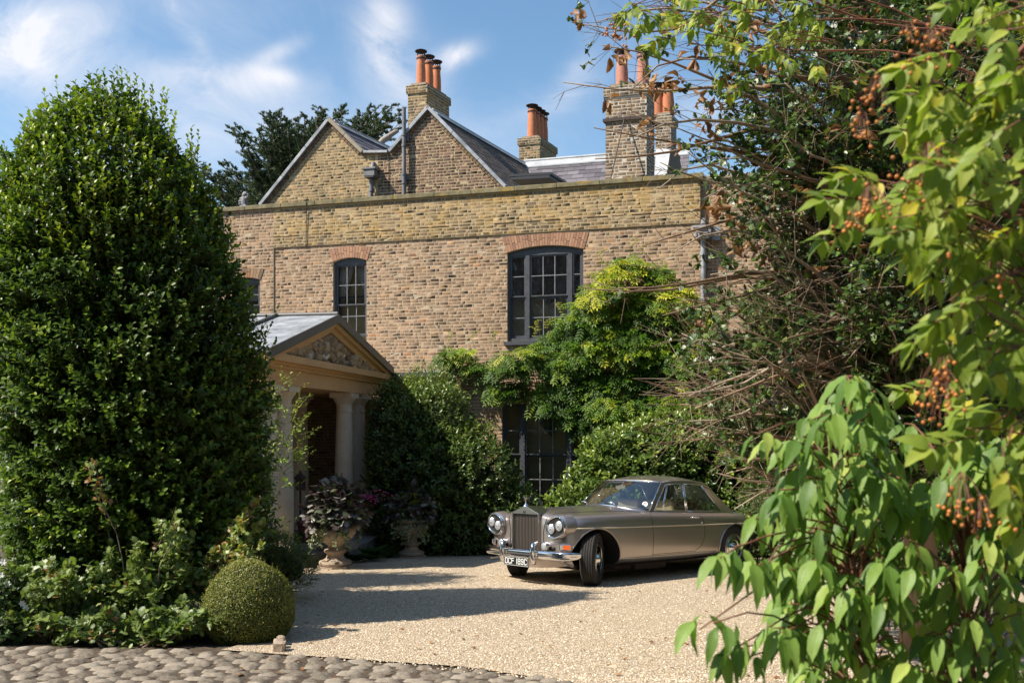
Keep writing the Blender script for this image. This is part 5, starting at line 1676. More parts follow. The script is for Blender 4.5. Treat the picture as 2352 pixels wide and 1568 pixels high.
# roof skin: rows from windscreen head to rear window head
rows = []
yy_f = lambda x: np.interp(abs(x), [p[0] for p in wst], [p[1] for p in wst])
yy_r = lambda x: 2.96 - .08 * (abs(x) / .53) ** 2
N_ = 12; Mx = 14
edge_w = lambda y: np.interp(y, [p[1] for p in sidet], [p[0] for p in sidet]); edge_z = lambda y: np.interp(y, [p[1] for p in sidet], zt_s)
k = MB()
for j in range(N_ + 1):
    f = j / N_
    for i in range(Mx + 1):
        e = -1 + 2 * i / Mx; e = math.copysign(abs(e) ** .8, e)
        y0, y1 = 1.51, 2.97; yc = y0 + (y1 - y0) * f; w = edge_w(yc); x = e * w
        y = yc + ((yy_f(x) - 1.52) * (1 - f)) + (yy_r(x) - 2.96) * f
        crown = .085 * math.sin(math.pi * min(1, max(0, (f * .80 + .14)))) 
        z = edge_z(max(y, 1.68)) + .004 + crown * (1 - abs(e) ** 2.6) ** .9
        if j == 0: z = zh + .012 + .022 * (1 - e * e)
        k.v.append((x, y, z)); k.t.append(.5)
for j in range(N_):
    for i in range(Mx): a = j * (Mx + 1) + i; k.f.append((a, a + 1, a + Mx + 2, a + Mx + 1))
roofo = cmb(k, 'car_roof', m_paint, smooth=True); s = roofo.modifiers.new('s', 'SUBSURF'); s.levels = s.render_levels = 1
sl_ = roofo.modifiers.new('t', 'SOLIDIFY'); sl_.thickness = .02; sl_.offset = -1
# drip rail
for sg in (1, -1):
    k = MB(); k.tube([p * np.array((sg, 1, 1)) + np.array((sg * .006, 0, .004)) for p in STp], .008, 6); cmb(k, 'drip_rail', m_chrome, smooth=True)
# wipers, mirror, steering wheel, seats, tax disc sticker
for sx in (-.30, .30):
    k = MB(); y = 1.0; z = zbelt(sx, 1.0) + .03; k.tube([(sx, y - .03, z - .03), (sx, y - .02, z + .01), (sx - .05, y + .0, z + .035)], [.014, .01, .006], 6); k.tube([(sx - .02, y - .01, z + .03), (sx - .36, y + .04, z + .06)], .006, 5); cmb(k, 'wiper', m_chrome, smooth=True)
k = MB(); k.tube([(0, 1.50, 1.43), (0, 1.44, 1.36)], .006, 5); k.box((0, 1.43, 1.345), (.20, .03, .055)); cmb(k, 'rear_view_mirror', m_mirror)
k = MB(); t = np.linspace(0, 2 * math.pi, 21); k.tube([(-.36 + .19 * math.cos(a), 1.52 + .07 * math.sin(a), 1.07 + .165 * math.sin(a)) for a in t], .012, 6); k.tube([(-.36, 1.25, .95), (-.36, 1.52, 1.07)], .02, 6); k.tube([(-.54, 1.52, 1.07), (-.18, 1.52, 1.07)], .01, 5); cmb(k, 'steering_wheel', m_blackp, smooth=True)
for (x, y, w) in ((-.36, 1.98, .56), (.36, 1.98, .56), (0, 2.72, 1.2)):
    k = MB(); k.box((x, y, .93), (w, .16, .44)); k.box((x, y - .25, .80), (w, .5, .16)); so = cmb(k, 'seat', m_leather); bv = so.modifiers.new('b', 'BEVEL'); bv.width = .05; bv.segments = 3
k = MB(); gbox(k, -.70, .70, .90, 1.035, 1.22, 1.34); cmb(k, 'dashboard', M('walnut_dash', None, (.12, .05, .02), .3))
k = MB(); c = full_b[-2] * .80 + full_t[-2] * .20; nrm = unit(np.array((.45, -.8, .45))); k.tube([c + nrm * .018, c + nrm * .02], .042, 20); stk = cmb(k, 'screen_sticker', m_white)
k = MB(); k.box(c + nrm * .021 + np.array((0, 0, .012)), (.05, .001, .012), np.array([unit(np.cross((0, 0, 1.), nrm)) * -1, nrm, unit(np.cross(nrm, np.cross((0, 0, 1.), nrm)))])); cmb(k, 'sticker_band', m_redl, stk)


# wheels
def wheel(x, y, sg, steer, label=None):
    Rm = Matrix.Rotation(steer, 3, 'Z'); c = Vector((x, y, WR)); k = MB()
    def tr(pts): return [tuple(c + Rm @ Vector(p)) for p in pts]
    def lathe_x(k, prof, seg=56, tread=False):
        rings = []
        for idx, (r, xo) in enumerate(prof):
            n = len(k.v)
            for i in range(seg):
                t = 2 * math.pi * i / seg; k.v.append(tuple(c + Rm @ Vector((sg * xo, r * math.cos(t), r * math.sin(t))))); k.t.append(.5)
            rings.append(n)
        for a, b_ in zip(rings[:-1], rings[1:]):
            for i in range(seg): k.f.append((a + i, a + (i + 1) % seg, b_ + (i + 1) % seg, b_ + i))
        return rings
    tp = [(.205, -.09), (.29, -.105), (.335, -.102), (.355, -.088)]
    for q in range(5):
        x0 = -.082 + q * .0345; tp += [(WR, x0), (WR, x0 + .026), (WR - .008, x0 + .028), (WR - .008, x0 + .032)]
    tp += [(WR - .001, .088), (.355, .096), (.335, .104), (.29, .107), (.235, .098), (.205, .085)]
    lathe_x(k, tp); ty = cmb(k, 'wheel', m_tyre, angle=30, label=label)
    # tread blocks: short cuts across the ribs
    tb = MB()
    for i in range(90):
        t = 2 * math.pi * i / 90
        for q in range(5):
            x0 = -.069 + q * .0345; tt = t + (q % 2) * .035; e = Vector((0, math.cos(tt), math.sin(tt))); u = Vector((0, -math.sin(tt), math.cos(tt))); X1 = Vector((1, .0, 0))
            o = Vector((sg * x0, 0, 0)); a = [o + e * (WR + .0005) + X1 * dx + u * du for dx, du in ((-.012, -.0085), (.012, -.0045), (.012, .0085), (-.012, .0045))]; b_ = [p + e * .0035 for p in a]
            tb.hexa([tuple(c + Rm @ p) for p in a + b_])
    cmb(tb, 'tread', m_tyre, ty, kind='stuff')
    k = MB(); lathe_x(k, [(.235, .092), (.222, .102), (.215, .104), (.205, .094), (.20, .07)]); cmb(k, 'rim', m_chromed, ty, smooth=True)
    k = MB(); lathe_x(k, [(.207, .090), (.190, .088), (.185, .094)]); cmb(k, 'rim_band', m_paint, ty, smooth=True)
    k = MB(); lathe_x(k, [(.186, .078), (.165, .098), (.13, .088), (.105, .070), (.085, .080), (.075, .110), (.055, .125), (.03, .130), (.001, .131)], 48); cmb(k, 'hub_cap', m_chrome, ty, smooth=True)
    k = MB(); lathe_x(k, [(.20, .0), (.001, .0)]); cmb(k, 'wheel_disc', m_gap, ty)


st = math.radians(33)
wheel(.80, 0, 1, st, 'front wheel nearest the viewer turned towards the camera'); wheel(-.80, 0, -1, st); wheel(.785, WB, 1, 0); wheel(-.785, WB, -1, 0)
# underside: dark floor, axle bits, exhaust
k = MB(); gbox(k, -.62, .62, .21, .40, .45, 4.0); cmb(k, 'floor_pan', m_gap)
k = MB(); k.tube([(-.5, .02, .22), (.5, .02, .22)], .04, 8); k.tube([(-.4, .3, .19), (.45, .8, .17), (.45, 1.6, .17)], .05, 8); k.box((.42, 1.5, .18), (.25, .7, .12)); cmb(k, 'suspension', m_iron)
# ------------------------------------------------------------ foliage tools
def tpl_simple(w=.5, fold=.14, curl=-.12):
    V = np.array([(0, 0, 0), (-w, .42, fold), (w, .42, fold), (0, .5, 0), (0, 1, curl)]); T = np.array([(0, 3, 1), (0, 2, 3), (1, 3, 4), (3, 2, 4)])
    return V, T


def tpl_oval(w=.3, fold=.10, curl=-.12):
    V = np.array([(0, 0, 0), (-w * .8, .25, fold * .7), (-w, .55, fold), (-w * .6, .85, fold * .4 + curl * .6), (0, 1, curl), (w * .6, .85, fold * .4 + curl * .6), (w, .55, fold), (w * .8, .25, fold * .7), (0, .5, 0)])
    T = np.array([(8, i, (i + 1) % 8) for i in range(8)])[:, ::-1]
    return V, T


def tpl_lobed(w=.40):
    ys = [0, .14, .22, .32, .42, .52, .60, .70, .78, .88, 1.0]; ws = [.03, .10, .75, .30, 1.0, .38, .95, .36, .66, .25, 0]
    L = [(-w * a, y, .06 * a) for y, a in zip(ys, ws)]; Rr = [(w * a, y, .06 * a) for y, a in zip(ys, ws)]; V = L + Rr; T = []; n = len(ys)
    for i in range(n - 1): T += [(i, n + i, n + i + 1), (i, n + i + 1, i + 1)]
    return np.array(V), np.array(T)


def tpl_holly(w=.34):
    ys = [0, .10, .20, .32, .44, .56, .68, .80, 1.0]; ws = [.05, .5, .95, .55, 1.15, .6, .95, .40, 0]; zs = [0, .0, .12, -.03, .14, -.03, .12, 0, .05]
    L = [(-w * a, y, z) for y, a, z in zip(ys, ws, zs)]; Rr = [(w * a, y, z) for y, a, z in zip(ys, ws, zs)]; n = len(ys); V = L + Rr; T = []
    for i in range(n - 1): T += [(i, n + i, n + i + 1), (i, n + i + 1, i + 1)]
    return np.array(V), np.array(T)


def tpl_quad(w=.5): return np.array([(-w, 0, 0), (w, 0, 0), (w * .7, 1, 0), (-w * .7, 1, 0)]), np.array([(0, 1, 2), (0, 2, 3)])
def tpl_blade(w=.5, droop=-.35, seg=5):
    V = []; T = []
    for i in range(seg + 1):
        f = i / seg; ww = w * (1 - f ** 2.2) + .001; V += [(-ww, f, droop * f ** 2.4 + .15 * ww), (0, f, droop * f ** 2.4), (ww, f, droop * f ** 2.4 + .15 * ww)]
    for i in range(seg):
        for j in (0, 1): a = i * 3 + j; T += [(a, a + 1, a + 4), (a, a + 4, a + 3)]
    return np.array(V), np.array(T)


TOW = tpl_oval(.30)
TS, TO, TL, TH, TQ = tpl_simple(.24), tpl_oval(.25), tpl_lobed(), tpl_holly(), tpl_quad(.35)


def leaves(A, p, ax, nr, L, tpl, tint, wf=1.0):
    """add N leaves: base points p, growing along ax, upper side towards nr, length L"""
    V, T = tpl; N = len(p); ax = unit(ax); side = unit(np.cross(ax, nr)); nn = np.cross(side, ax)
    L = np.broadcast_to(L, (N,))[:, None, None]; v = V[None]
    out = p[:, None] + (side[:, None] * v[..., :1] * wf + ax[:, None] * v[..., 1:2] + nn[:, None] * v[..., 2:3]) * L
    TT = (T[None] + (np.arange(N) * len(V))[:, None, None]).reshape(-1, 3)
    A.add(out.reshape(-1, 3), TT, np.repeat(np.clip(np.broadcast_to(tint, (N,)), 0, 1), len(V)))


def rnd_dir(N):
    v = G.normal(size=(N, 3)); return unit(v)


def sprigs(A, base, d, slen, K, L, tpl, tint=(.3, .2), spread=.75, up=.35, tip=.15, stems=None, alt=True, wf=1.0, taper=.25):
    """leafy shoots: N shoots with K leaves each; tint=(mean, sd)"""
    N = len(base); d = unit(d); slen = np.broadcast_to(slen, (N,))
    ref = unit(np.cross(d, rnd_dir(N))); ref2 = np.cross(d, ref)
    t0 = np.clip(G.normal(tint[0], tint[1], N), 0, 1)
    for k in range(K):
        f = (k + .6) / K; th = k * 2.4 + G.random(N) * .6
        s = ref * np.cos(th)[:, None] + ref2 * np.sin(th)[:, None]
        p = base + d * (slen * f)[:, None]
        ax = unit(d * (.35 + .6 * f) + s * spread + np.array((0, 0, up)) * (1 - f) + G.normal(size=(N, 3)) * .12)
        nr = unit(d * .8 - s * .3 + np.array((0, 0, .6)) + G.normal(size=(N, 3)) * .25)
        leaves(A, p, ax, nr, L * (1 - taper * f) * G.uniform(.8, 1.15, N), tpl, t0 + tip * f + G.normal(0, .07, N), wf)
    if stems is not None: twigs(stems, base, base + d * slen[:, None], .0035, .0015)


def twigs(A, a, b, r0, r1, bend=None, tint=None):
    """three sided tapered sticks a->b"""
    N = len(a); d = unit(b - a); u = unit(np.cross(d, np.array((.31, .77, .55)))); v = np.cross(d, u)
    r0 = np.broadcast_to(r0, (N,))[:, None]; r1 = np.broadcast_to(r1, (N,))[:, None]; pts = []
    for (c, r) in ((a, r0), (b, r1)):
        for t in (0, 2.094, 4.189): pts.append(c + (u * math.cos(t) + v * math.sin(t)) * r)
    V = np.stack(pts, 1); T = np.array([(0, 1, 4), (0, 4, 3), (1, 2, 5), (1, 5, 4), (2, 0, 3), (2, 3, 5)])
    A.add(V.reshape(-1, 3), (T[None] + (np.arange(N) * 6)[:, None, None]).reshape(-1, 3), np.repeat(G.random(N) if tint is None else np.broadcast_to(tint, (N,)), 6))


def lump(p, s=1.0, seed=0.0):
    """smooth pseudo noise in [-1, 1]"""
    x, y, z = p[..., 0] * s + seed, p[..., 1] * s - seed * .7, p[..., 2] * s + seed * 1.3
    return (np.sin(x * 1.7 + np.sin(y * 2.3 + z)) + np.sin(y * 2.9 + np.sin(z * 1.9 - x)) + np.sin(z * 2.3 + np.sin(x * 2.7 + y * 1.3))) / 3


def ellipsoid_pts(N, c, r, front=.75, zmin=-1, shell=(.8, 1.04), seed=0., amp=.12, lf=2.0):
    d = rnd_dir(int(N * 2.6)); d = d[d[:, 2] > zmin]; keep = (d[:, 1] < .25) | (G.random(len(d)) > front); d = d[keep][:N]
    rr = G.uniform(*shell, len(d)) ** .7
    nz = 1 + amp * lump(d * np.array(r), lf, seed)
    p = np.array(c) + d * np.array(r) * (rr * nz)[:, None]
    return p, unit(d / np.array(r))


def core(name, c, r, parent, seed=0, amp=.12, f=.8):  # dark solid added inside foliage to stop light passing through
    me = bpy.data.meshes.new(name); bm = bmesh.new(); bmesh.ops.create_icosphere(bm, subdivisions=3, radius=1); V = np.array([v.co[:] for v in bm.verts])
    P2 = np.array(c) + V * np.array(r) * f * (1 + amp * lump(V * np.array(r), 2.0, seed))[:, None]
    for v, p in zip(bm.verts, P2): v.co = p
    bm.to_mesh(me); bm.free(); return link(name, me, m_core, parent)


def inpoly(x, y, poly):
    c = np.zeros(len(x), bool); n = len(poly)
    for i in range(n):
        x0, y0 = poly[i]; x1, y1 = poly[(i + 1) % n]
        cond = ((y0 > y) != (y1 > y)) & (x < (x1 - x0) * (y - y0) / (y1 - y0 + 1e-9) + x0); c ^= cond
    return c


def region(N, polys):
    """random points of the view inside polygons"""
    X = []; Y = []
    polys = polys if isinstance(polys[0][0], (list, tuple)) else [polys]
    ar = [(max(p[0] for p in q) - min(p[0] for p in q)) * (max(p[1] for p in q) - min(p[1] for p in q)) for q in polys]
    for q, a in zip(polys, ar):
        xs, ys = [p[0] for p in q], [p[1] for p in q]; M_ = int(N * 3 * a / sum(ar)) + 20
        x = G.uniform(min(xs), max(xs), M_); y = G.uniform(min(ys), max(ys), M_); k = inpoly(x, y, q); X.append(x[k]); Y.append(y[k])
    X = np.concatenate(X); Y = np.concatenate(Y); i = G.permutation(len(X))[:N]; return X[i], Y[i]


def pix(x, y, Z): return np.stack([(x - CXP) / FPX * Z, Z, CAM_H - (y - HOR) / FPX * Z], -1)


def curve_branch(mbk, p0, p1, r0, r1, sag=.1, n=7, wob=.04, seg=6, rng=R, tint=.5):
    p0, p1 = np.array(p0, float), np.array(p1, float); L = np.linalg.norm(p1 - p0); pts = []; w = np.array([rng.uniform(-1, 1) for _ in range(3)]); w2 = np.array([rng.uniform(-1, 1) for _ in range(3)])
    for i in range(n + 1):
        f = i / n; pts.append(p0 + (p1 - p0) * f + np.array((0, 0, sag * L * 4 * f * (1 - f))) + (w * math.sin(f * 5.1) + w2 * math.sin(f * 9.7)) * wob * L * min(1, 3 * f))
    mbk.tube(pts, [r0 + (r1 - r0) * (i / n) ** .8 for i in range(n + 1)], seg, tint); return pts


# ------------------------------------------------------------ bay tree, left
bc = np.array((-4.10, 10.05, 0)); b_base = float(gz(bc[0], bc[1]))
bay = thing('bay_tree', 'tall dense clipped bay tree with glossy dark leaves filling the left side', 'tree', (bc[0], bc[1], b_base))
BZ = np.array([-.35, .1, .6, 1.1, 1.53, 2.0, 2.49, 2.96, 3.44, 3.85, 4.25, 4.6, 4.85, 5.03, 5.2]); BR = np.array([.9, 1.15, 1.26, 1.30, 1.32, 1.31, 1.30, 1.28, 1.17, 1.05, .86, .62, .38, .17, .04])
BX = np.array([0, 0, 0, 0, -.04, -.08, -.15, -.22, -.30, -.36, -.40, -.40, -.38, -.38, -.30])


def bay_pts(N, shell, front=.8, power=1.0):
    z = BZ[0] + (BZ[-1] - BZ[0]) * G.random(N * 3) ** power; r = np.interp(z, BZ, BR); keep = G.random(len(z)) < r / 2; z, r = z[keep], r[keep]
    th = G.random(len(z)) * 2 * math.pi; fr = (np.sin(th) < .3) | (G.random(len(z)) > front); z, r, th = z[fr][:N], r[fr][:N], th[fr][:N]
    d = np.stack([np.cos(th), np.sin(th), np.zeros(len(th))], -1); p0 = np.stack([d[:, 0] * 2, d[:, 1] * 2, z], -1)
    rr = r * G.uniform(*shell, len(r)) * (1 + .07 * lump(p0, 1.6, 2.) + .04 * lump(p0, 4.5, 5.))
    p = bc + d * np.array((1, .82, 1)) * rr[:, None]; p[:, 2] = z; p[:, 0] += np.interp(z, BZ, BX); return p, d, z


A = Acc(); S_ = Acc()
p, d, z = bay_pts(4600, (.84, 1.0)); hi = np.clip((z - 2.6) / 2.6, 0, 1)
dd = d * (1 - .75 * hi)[:, None] + np.array((0, 0, .55)) + hi[:, None] * np.array((0, 0, 1.0)) + G.normal(size=d.shape) * .25
sprigs(A, p, dd, .24 + .12 * hi, 9, .082, TOW, (.36, .15), .8, .2, .22, S_)
p, d, z = bay_pts(4200, (.55, .88), .7); sprigs(A, p, d + np.array((0, 0, .4)) + G.normal(size=d.shape) * .4, .25, 6, .085, TOW, (.22, .1), .9, .2, .1)
# light new shoots sticking out of the top and the flanks
N = 760; p, d, z = bay_pts(N * 3, (.90, 1.0), .6); m = (z > 3.2) & (z < 4.75); p, d = p[m][:N], d[m][:N]
sprigs(A, p, d * .25 + np.array((0, 0, 1.0)) + G.normal(size=d.shape) * .12, G.uniform(.25, .5, len(p)), 12, .072, TOW, (.78, .12), .62, .1, .3, S_)
tops = [(270, 150), (238, 158), (312, 172), (128, 178), (172, 184), (350, 190), (376, 200), (88, 238), (62, 240), (405, 255), (440, 290), (456, 300), (35, 325), (205, 165), (290, 160), (100, 200), (330, 185), (8, 345), (470, 380), (495, 470), (150, 200), (255, 170)]
for (x, y) in tops:
    for j in range(3):
        Z = 10.05 + R.uniform(-.35, .35); t = P(x + R.uniform(-9, 9) * (j > 0), y + (j > 0) * R.uniform(5, 60), Z); L = R.uniform(.45, .75); b0 = t - np.array((R.uniform(-.06, .06) + (t[0] - bc[0]) * .12, 0, L))
        sprigs(A, b0[None], (t - b0)[None], L, 16, .074, TOW, (.72, .1), .6, .1, .3, S_, taper=.35)
for (x, y, L) in ((520, 560, .5), (545, 640, .4), (588, 640, .75), (640, 700, .55), (618, 745, .5), (640, 770, .4), (598, 700, .5), (560, 620, .35)):   # stray shoots at the right flank
    t = P(x, y, 9.9); b0 = t - np.array((.18, .1, L)); sprigs(A, np.stack([b0, b0 + (-.06, .1, -.1)]), np.stack([t - b0, t - b0 + (-.1, 0, 0)]), L, 13, .075, TO, (.45, .1), .6, .1, .2, S_)
p, d, z = bay_pts(420, (.97, 1.06)); sprigs(A, p, d * .8 + np.array((0, 0, .7)) + G.normal(size=d.shape) * .2, .2, 8, .072, TOW, (.66, .14), .7, .1, .2, S_)
link('foliage', A.mesh('foliage'), m_bay, bay, kind='stuff')
link('shoot_stems', S_.mesh('shoot_stems'), m_twig, bay, kind='stuff')
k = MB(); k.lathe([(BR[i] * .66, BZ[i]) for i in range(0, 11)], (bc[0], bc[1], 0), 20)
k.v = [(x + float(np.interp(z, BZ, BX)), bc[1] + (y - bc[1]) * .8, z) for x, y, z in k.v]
me = k.mesh('shade_core'); link('shade_core', me, m_core, bay)  # dark solid added inside the crown to block light
k = MB(); k.tube([(bc[0], bc[1], b_base - .1), (bc[0] + .05, bc[1], .6), (bc[0], bc[1], 4.4)], [.13, .11, .03], 10); k.obj('trunk', m_bark, bay, smooth=True)

# ------------------------------------------------------------ cedar behind the house
cedar = thing('cedar_tree', 'dark spreading cedar tree rising behind the slate gables', 'tree', (-9.2, 36, -1.7))


def cedar_build():
    nd = Acc(); wd = MB()
    root = np.array((-9.4, 36.5, -1.7)); wd.tube([root, root + (.2, 0, 8), root + (1.2, 0, 13.0)], [.5, .35, .12], 10)
    tips = [((545, 290), 3), ((605, 262), 3), ((640, 255), 4), ((560, 345), 3), ((520, 375), 3), ((500, 395), 2), ((610, 330), 4), ((660, 290), 4), ((745, 250), 4), ((700, 265), 3), ((770, 290), 3), ((850, 245), 4), ((905, 240), 4), ((870, 270), 3), ((918, 262), 3), ((820, 300), 3), ((790, 245), 2),
            ((490, 430), 3), ((530, 420), 4), ((580, 400), 4), ((630, 380), 4), ((560, 455), 4), ((620, 440), 4), ((490, 465), 3), ((520, 470), 3), ((680, 350), 4), ((860, 310), 4), ((890, 290), 3), ((460, 380), 2), ((650, 410), 4), ((600, 300), 3), ((700, 310), 4), ((730, 275), 3), ((580, 370), 3), ((840, 270), 3), ((640, 320), 3)]
    pb = []; pd = []
    for (x, y), w in tips:
        for rep in range(4):
            Z = 36 + R.uniform(-2, 2.2); t = P(x + R.uniform(-22, 22) * (rep > 0), y + R.uniform(-3, 13) * (rep > 0), Z); h0 = max(3.0, t[2] - R.uniform(1.2, 2.6)); tr = root + (t[2] / 13 * .9, 0, 0)
            s0 = np.array((tr[0] + (t[0] - tr[0]) * .25, tr[1] + (t[1] - tr[1]) * .25, h0)); wob = R.uniform(-.3, .3)
            pts = [s0 * (1 - f) + t * f + np.array((0, 0, -.35 * math.sin(math.pi * f) + wob * .2 * math.sin(6 * f))) for f in np.linspace(0, 1, 9)]
            wd.tube(pts, [.07 * (1 - .85 * f) for f in np.linspace(0, 1, 9)], 5)
            for i in range(2, 9):
                m = 130 if i < 8 else 80; f = i / 8; along = unit(pts[i] - pts[i - 1]); sd = unit(np.cross(along, (0, 0, 1.))); span = 1.0 * (1 - f) + .22
                for q in range(5):
                    e = sd * R.uniform(-1, 1) * span * .7 + np.array((R.uniform(-1, 1), 0, 0)) * span * .8 + along * R.uniform(0, .6) * span + np.array((0, 0, R.uniform(.0, .16) * span)); c0 = pts[i] - along * R.random() * .25; c1 = c0 + e
                    tt = G.random(m // 5 * 3); pb.append(c0 + (c1 - c0) * tt[:, None] + G.normal(size=(len(tt), 3)) * np.array((.02, .02, .012))); pd.append(unit(e)[None] * .6 + G.normal(size=(len(tt), 3)) * .5 + np.array((0, 0, .55)))
    pb = np.concatenate(pb); pd = np.concatenate(pd); n = len(pb)
    leaves(nd, pb, pd, rnd_dir(n), G.uniform(.05, .11, n), (np.array([(-.16, 0, 0), (.16, 0, 0), (0, 1, 0)], float), np.array([(0, 1, 2)])), G.normal(.5, .22, n))
    return nd, wd


nd, wd = cedar_build()
link('needles', nd.mesh('needles'), m_cedar, cedar, kind='stuff'); wd.obj('branches', m_bark, cedar, smooth=True)
for (c, r, f) in (((-10.6, 36.8, 7.5), (3.0, 1.6, 2.3), 1), ((-6.6, 37, 9.6), (3.2, 1.5, 1.6), 2)):
    A = Acc(); p, d = ellipsoid_pts(9000, c, r, .6, -1, (.3, 1.0), f, .3, 1.0); leaves(A, p, d + rnd_dir(len(p)) * .8 + (0, 0, .4), rnd_dir(len(p)), G.uniform(.12, .25, len(p)), (np.array([(-.2, 0, 0), (.2, 0, 0), (0, 1, 0)], float), np.array([(0, 1, 2)])), G.normal(.35, .2, len(p)))
    link('inner_needles', A.mesh('inner_needles'), m_cedar, cedar, kind='stuff')
k = MB(); k.tube([P(862, 345, 33), P(880, 322, 33), P(905, 305, 33.2), P(915, 300, 33.2)], [.13, .12, .09, .07], 8); k.obj('limb', M('pale_sawn_limb', grain((.22, .17, .13), (.36, .30, .24), 6)), cedar, smooth=True)
# far tree tops just left of the bay tree's foot of sky
far = thing('distant_tree', 'dark rounded treetop glimpsed low between the bay tree and the house corner', 'tree', (-11.5, 33, -1.5))
A = Acc()
for (c, r) in (((-11.2, 33, 5.2), (2.6, 1.8, 2.4)), ((-14.5, 34, 4.6), (3.5, 2, 3.0)), ((-18.5, 34, 4.8), (3.5, 2, 3.2))):
    p, d = ellipsoid_pts(9000, c, r, .6, -.6, (.75, 1.05), c[0], .2, 1.0); leaves(A, p, d + rnd_dir(len(p)) * .7, d + (0, 0, .5), G.uniform(.12, .22, len(p)), TS, G.normal(.3, .2, len(p)))
link('foliage', A.mesh('foliage'), m_cedar, far, kind='stuff'); k = MB(); k.tube([(-11.2, 33, -1.6), (-11.2, 33, 4.5)], [.3, .15], 8); k.obj('trunk', m_bark, far)


# ------------------------------------------------------------ shrubs
def shrub(name, label, cat, lobes, mat, L, n, K=6, slen=.22, tintm=(.4, .16), toplight=.25, tpl=TO, upk=.5, corek=.72, group=None, spread=.8, hang=0.0, shell=(.82, 1.03), inner=.5, wf=1.0):
    c0 = lobes[0][0]; t = thing(name, label, cat, (c0[0], c0[1], float(gz(c0[0], c0[1]))), group)
    A = Acc(); S2 = Acc(); vol = [r[0] * r[2] for _, r in lobes]
    for i, (c, r) in enumerate(lobes):
        N = int(n * vol[i] / sum(vol)); g0 = float(gz(c[0], c[1]))
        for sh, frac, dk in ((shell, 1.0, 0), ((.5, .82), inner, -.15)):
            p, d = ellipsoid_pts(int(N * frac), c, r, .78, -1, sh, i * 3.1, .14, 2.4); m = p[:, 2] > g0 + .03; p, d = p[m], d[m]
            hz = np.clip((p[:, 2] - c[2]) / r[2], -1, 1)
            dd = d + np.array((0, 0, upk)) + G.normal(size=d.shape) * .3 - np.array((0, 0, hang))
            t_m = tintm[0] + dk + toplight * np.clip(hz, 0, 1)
            sp = Acc(); sprigs(sp, p, dd, slen, K, L, tpl, (0.0, tintm[1]), spread, .2, .12, S2 if dk == 0 else None, wf=wf)
            Tn = np.concatenate(sp.C)
            # per shoot offset
            off = np.tile(np.repeat(t_m, len(tpl[0])), K); 
            A.add(np.concatenate(sp.V), np.concatenate(sp.T) if len(sp.T) == 1 else np.concatenate([q for q in sp.T]), np.clip(Tn + off, 0, 1))
        if corek: core('shade_core', (c[0], c[1], c[2]), r, t, i * 3.1, .14, corek)
    link('foliage', A.mesh('foliage'), mat, t, kind='stuff'); link('stems', S2.mesh('stems'), m_twig, t, kind='stuff')
    return t


def PL(x, y, Z, rx, rz, ry=None):
    """ellipsoid lobe from view centre and radii in view pixels"""
    c = P(x, y, Z); s = Z / FPX; return (tuple(c), (rx * s, ry if ry else rx * s * .8, rz * s))


# camellias against the house
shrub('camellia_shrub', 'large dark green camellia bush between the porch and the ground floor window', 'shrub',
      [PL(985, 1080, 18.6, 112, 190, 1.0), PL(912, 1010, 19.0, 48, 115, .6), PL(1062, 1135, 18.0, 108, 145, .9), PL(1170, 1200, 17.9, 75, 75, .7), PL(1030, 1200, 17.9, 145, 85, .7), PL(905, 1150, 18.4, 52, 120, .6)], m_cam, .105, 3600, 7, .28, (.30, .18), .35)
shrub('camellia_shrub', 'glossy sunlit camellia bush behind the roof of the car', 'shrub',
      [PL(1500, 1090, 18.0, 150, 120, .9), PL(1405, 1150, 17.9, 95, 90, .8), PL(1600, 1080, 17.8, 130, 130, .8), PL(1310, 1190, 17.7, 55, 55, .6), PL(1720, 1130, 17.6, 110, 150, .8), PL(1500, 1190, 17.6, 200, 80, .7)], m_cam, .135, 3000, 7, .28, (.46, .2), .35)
shrub('climbing_shrub', 'loose light green climbing shrub reaching up beside the porch pediment', 'shrub', [PL(985, 905, 19.3, 70, 50, .4), PL(930, 930, 19.2, 75, 40, .4)], m_cam, .06, 420, 7, .3, (.55, .2), .3, corek=0, shell=(.4, 1.1))


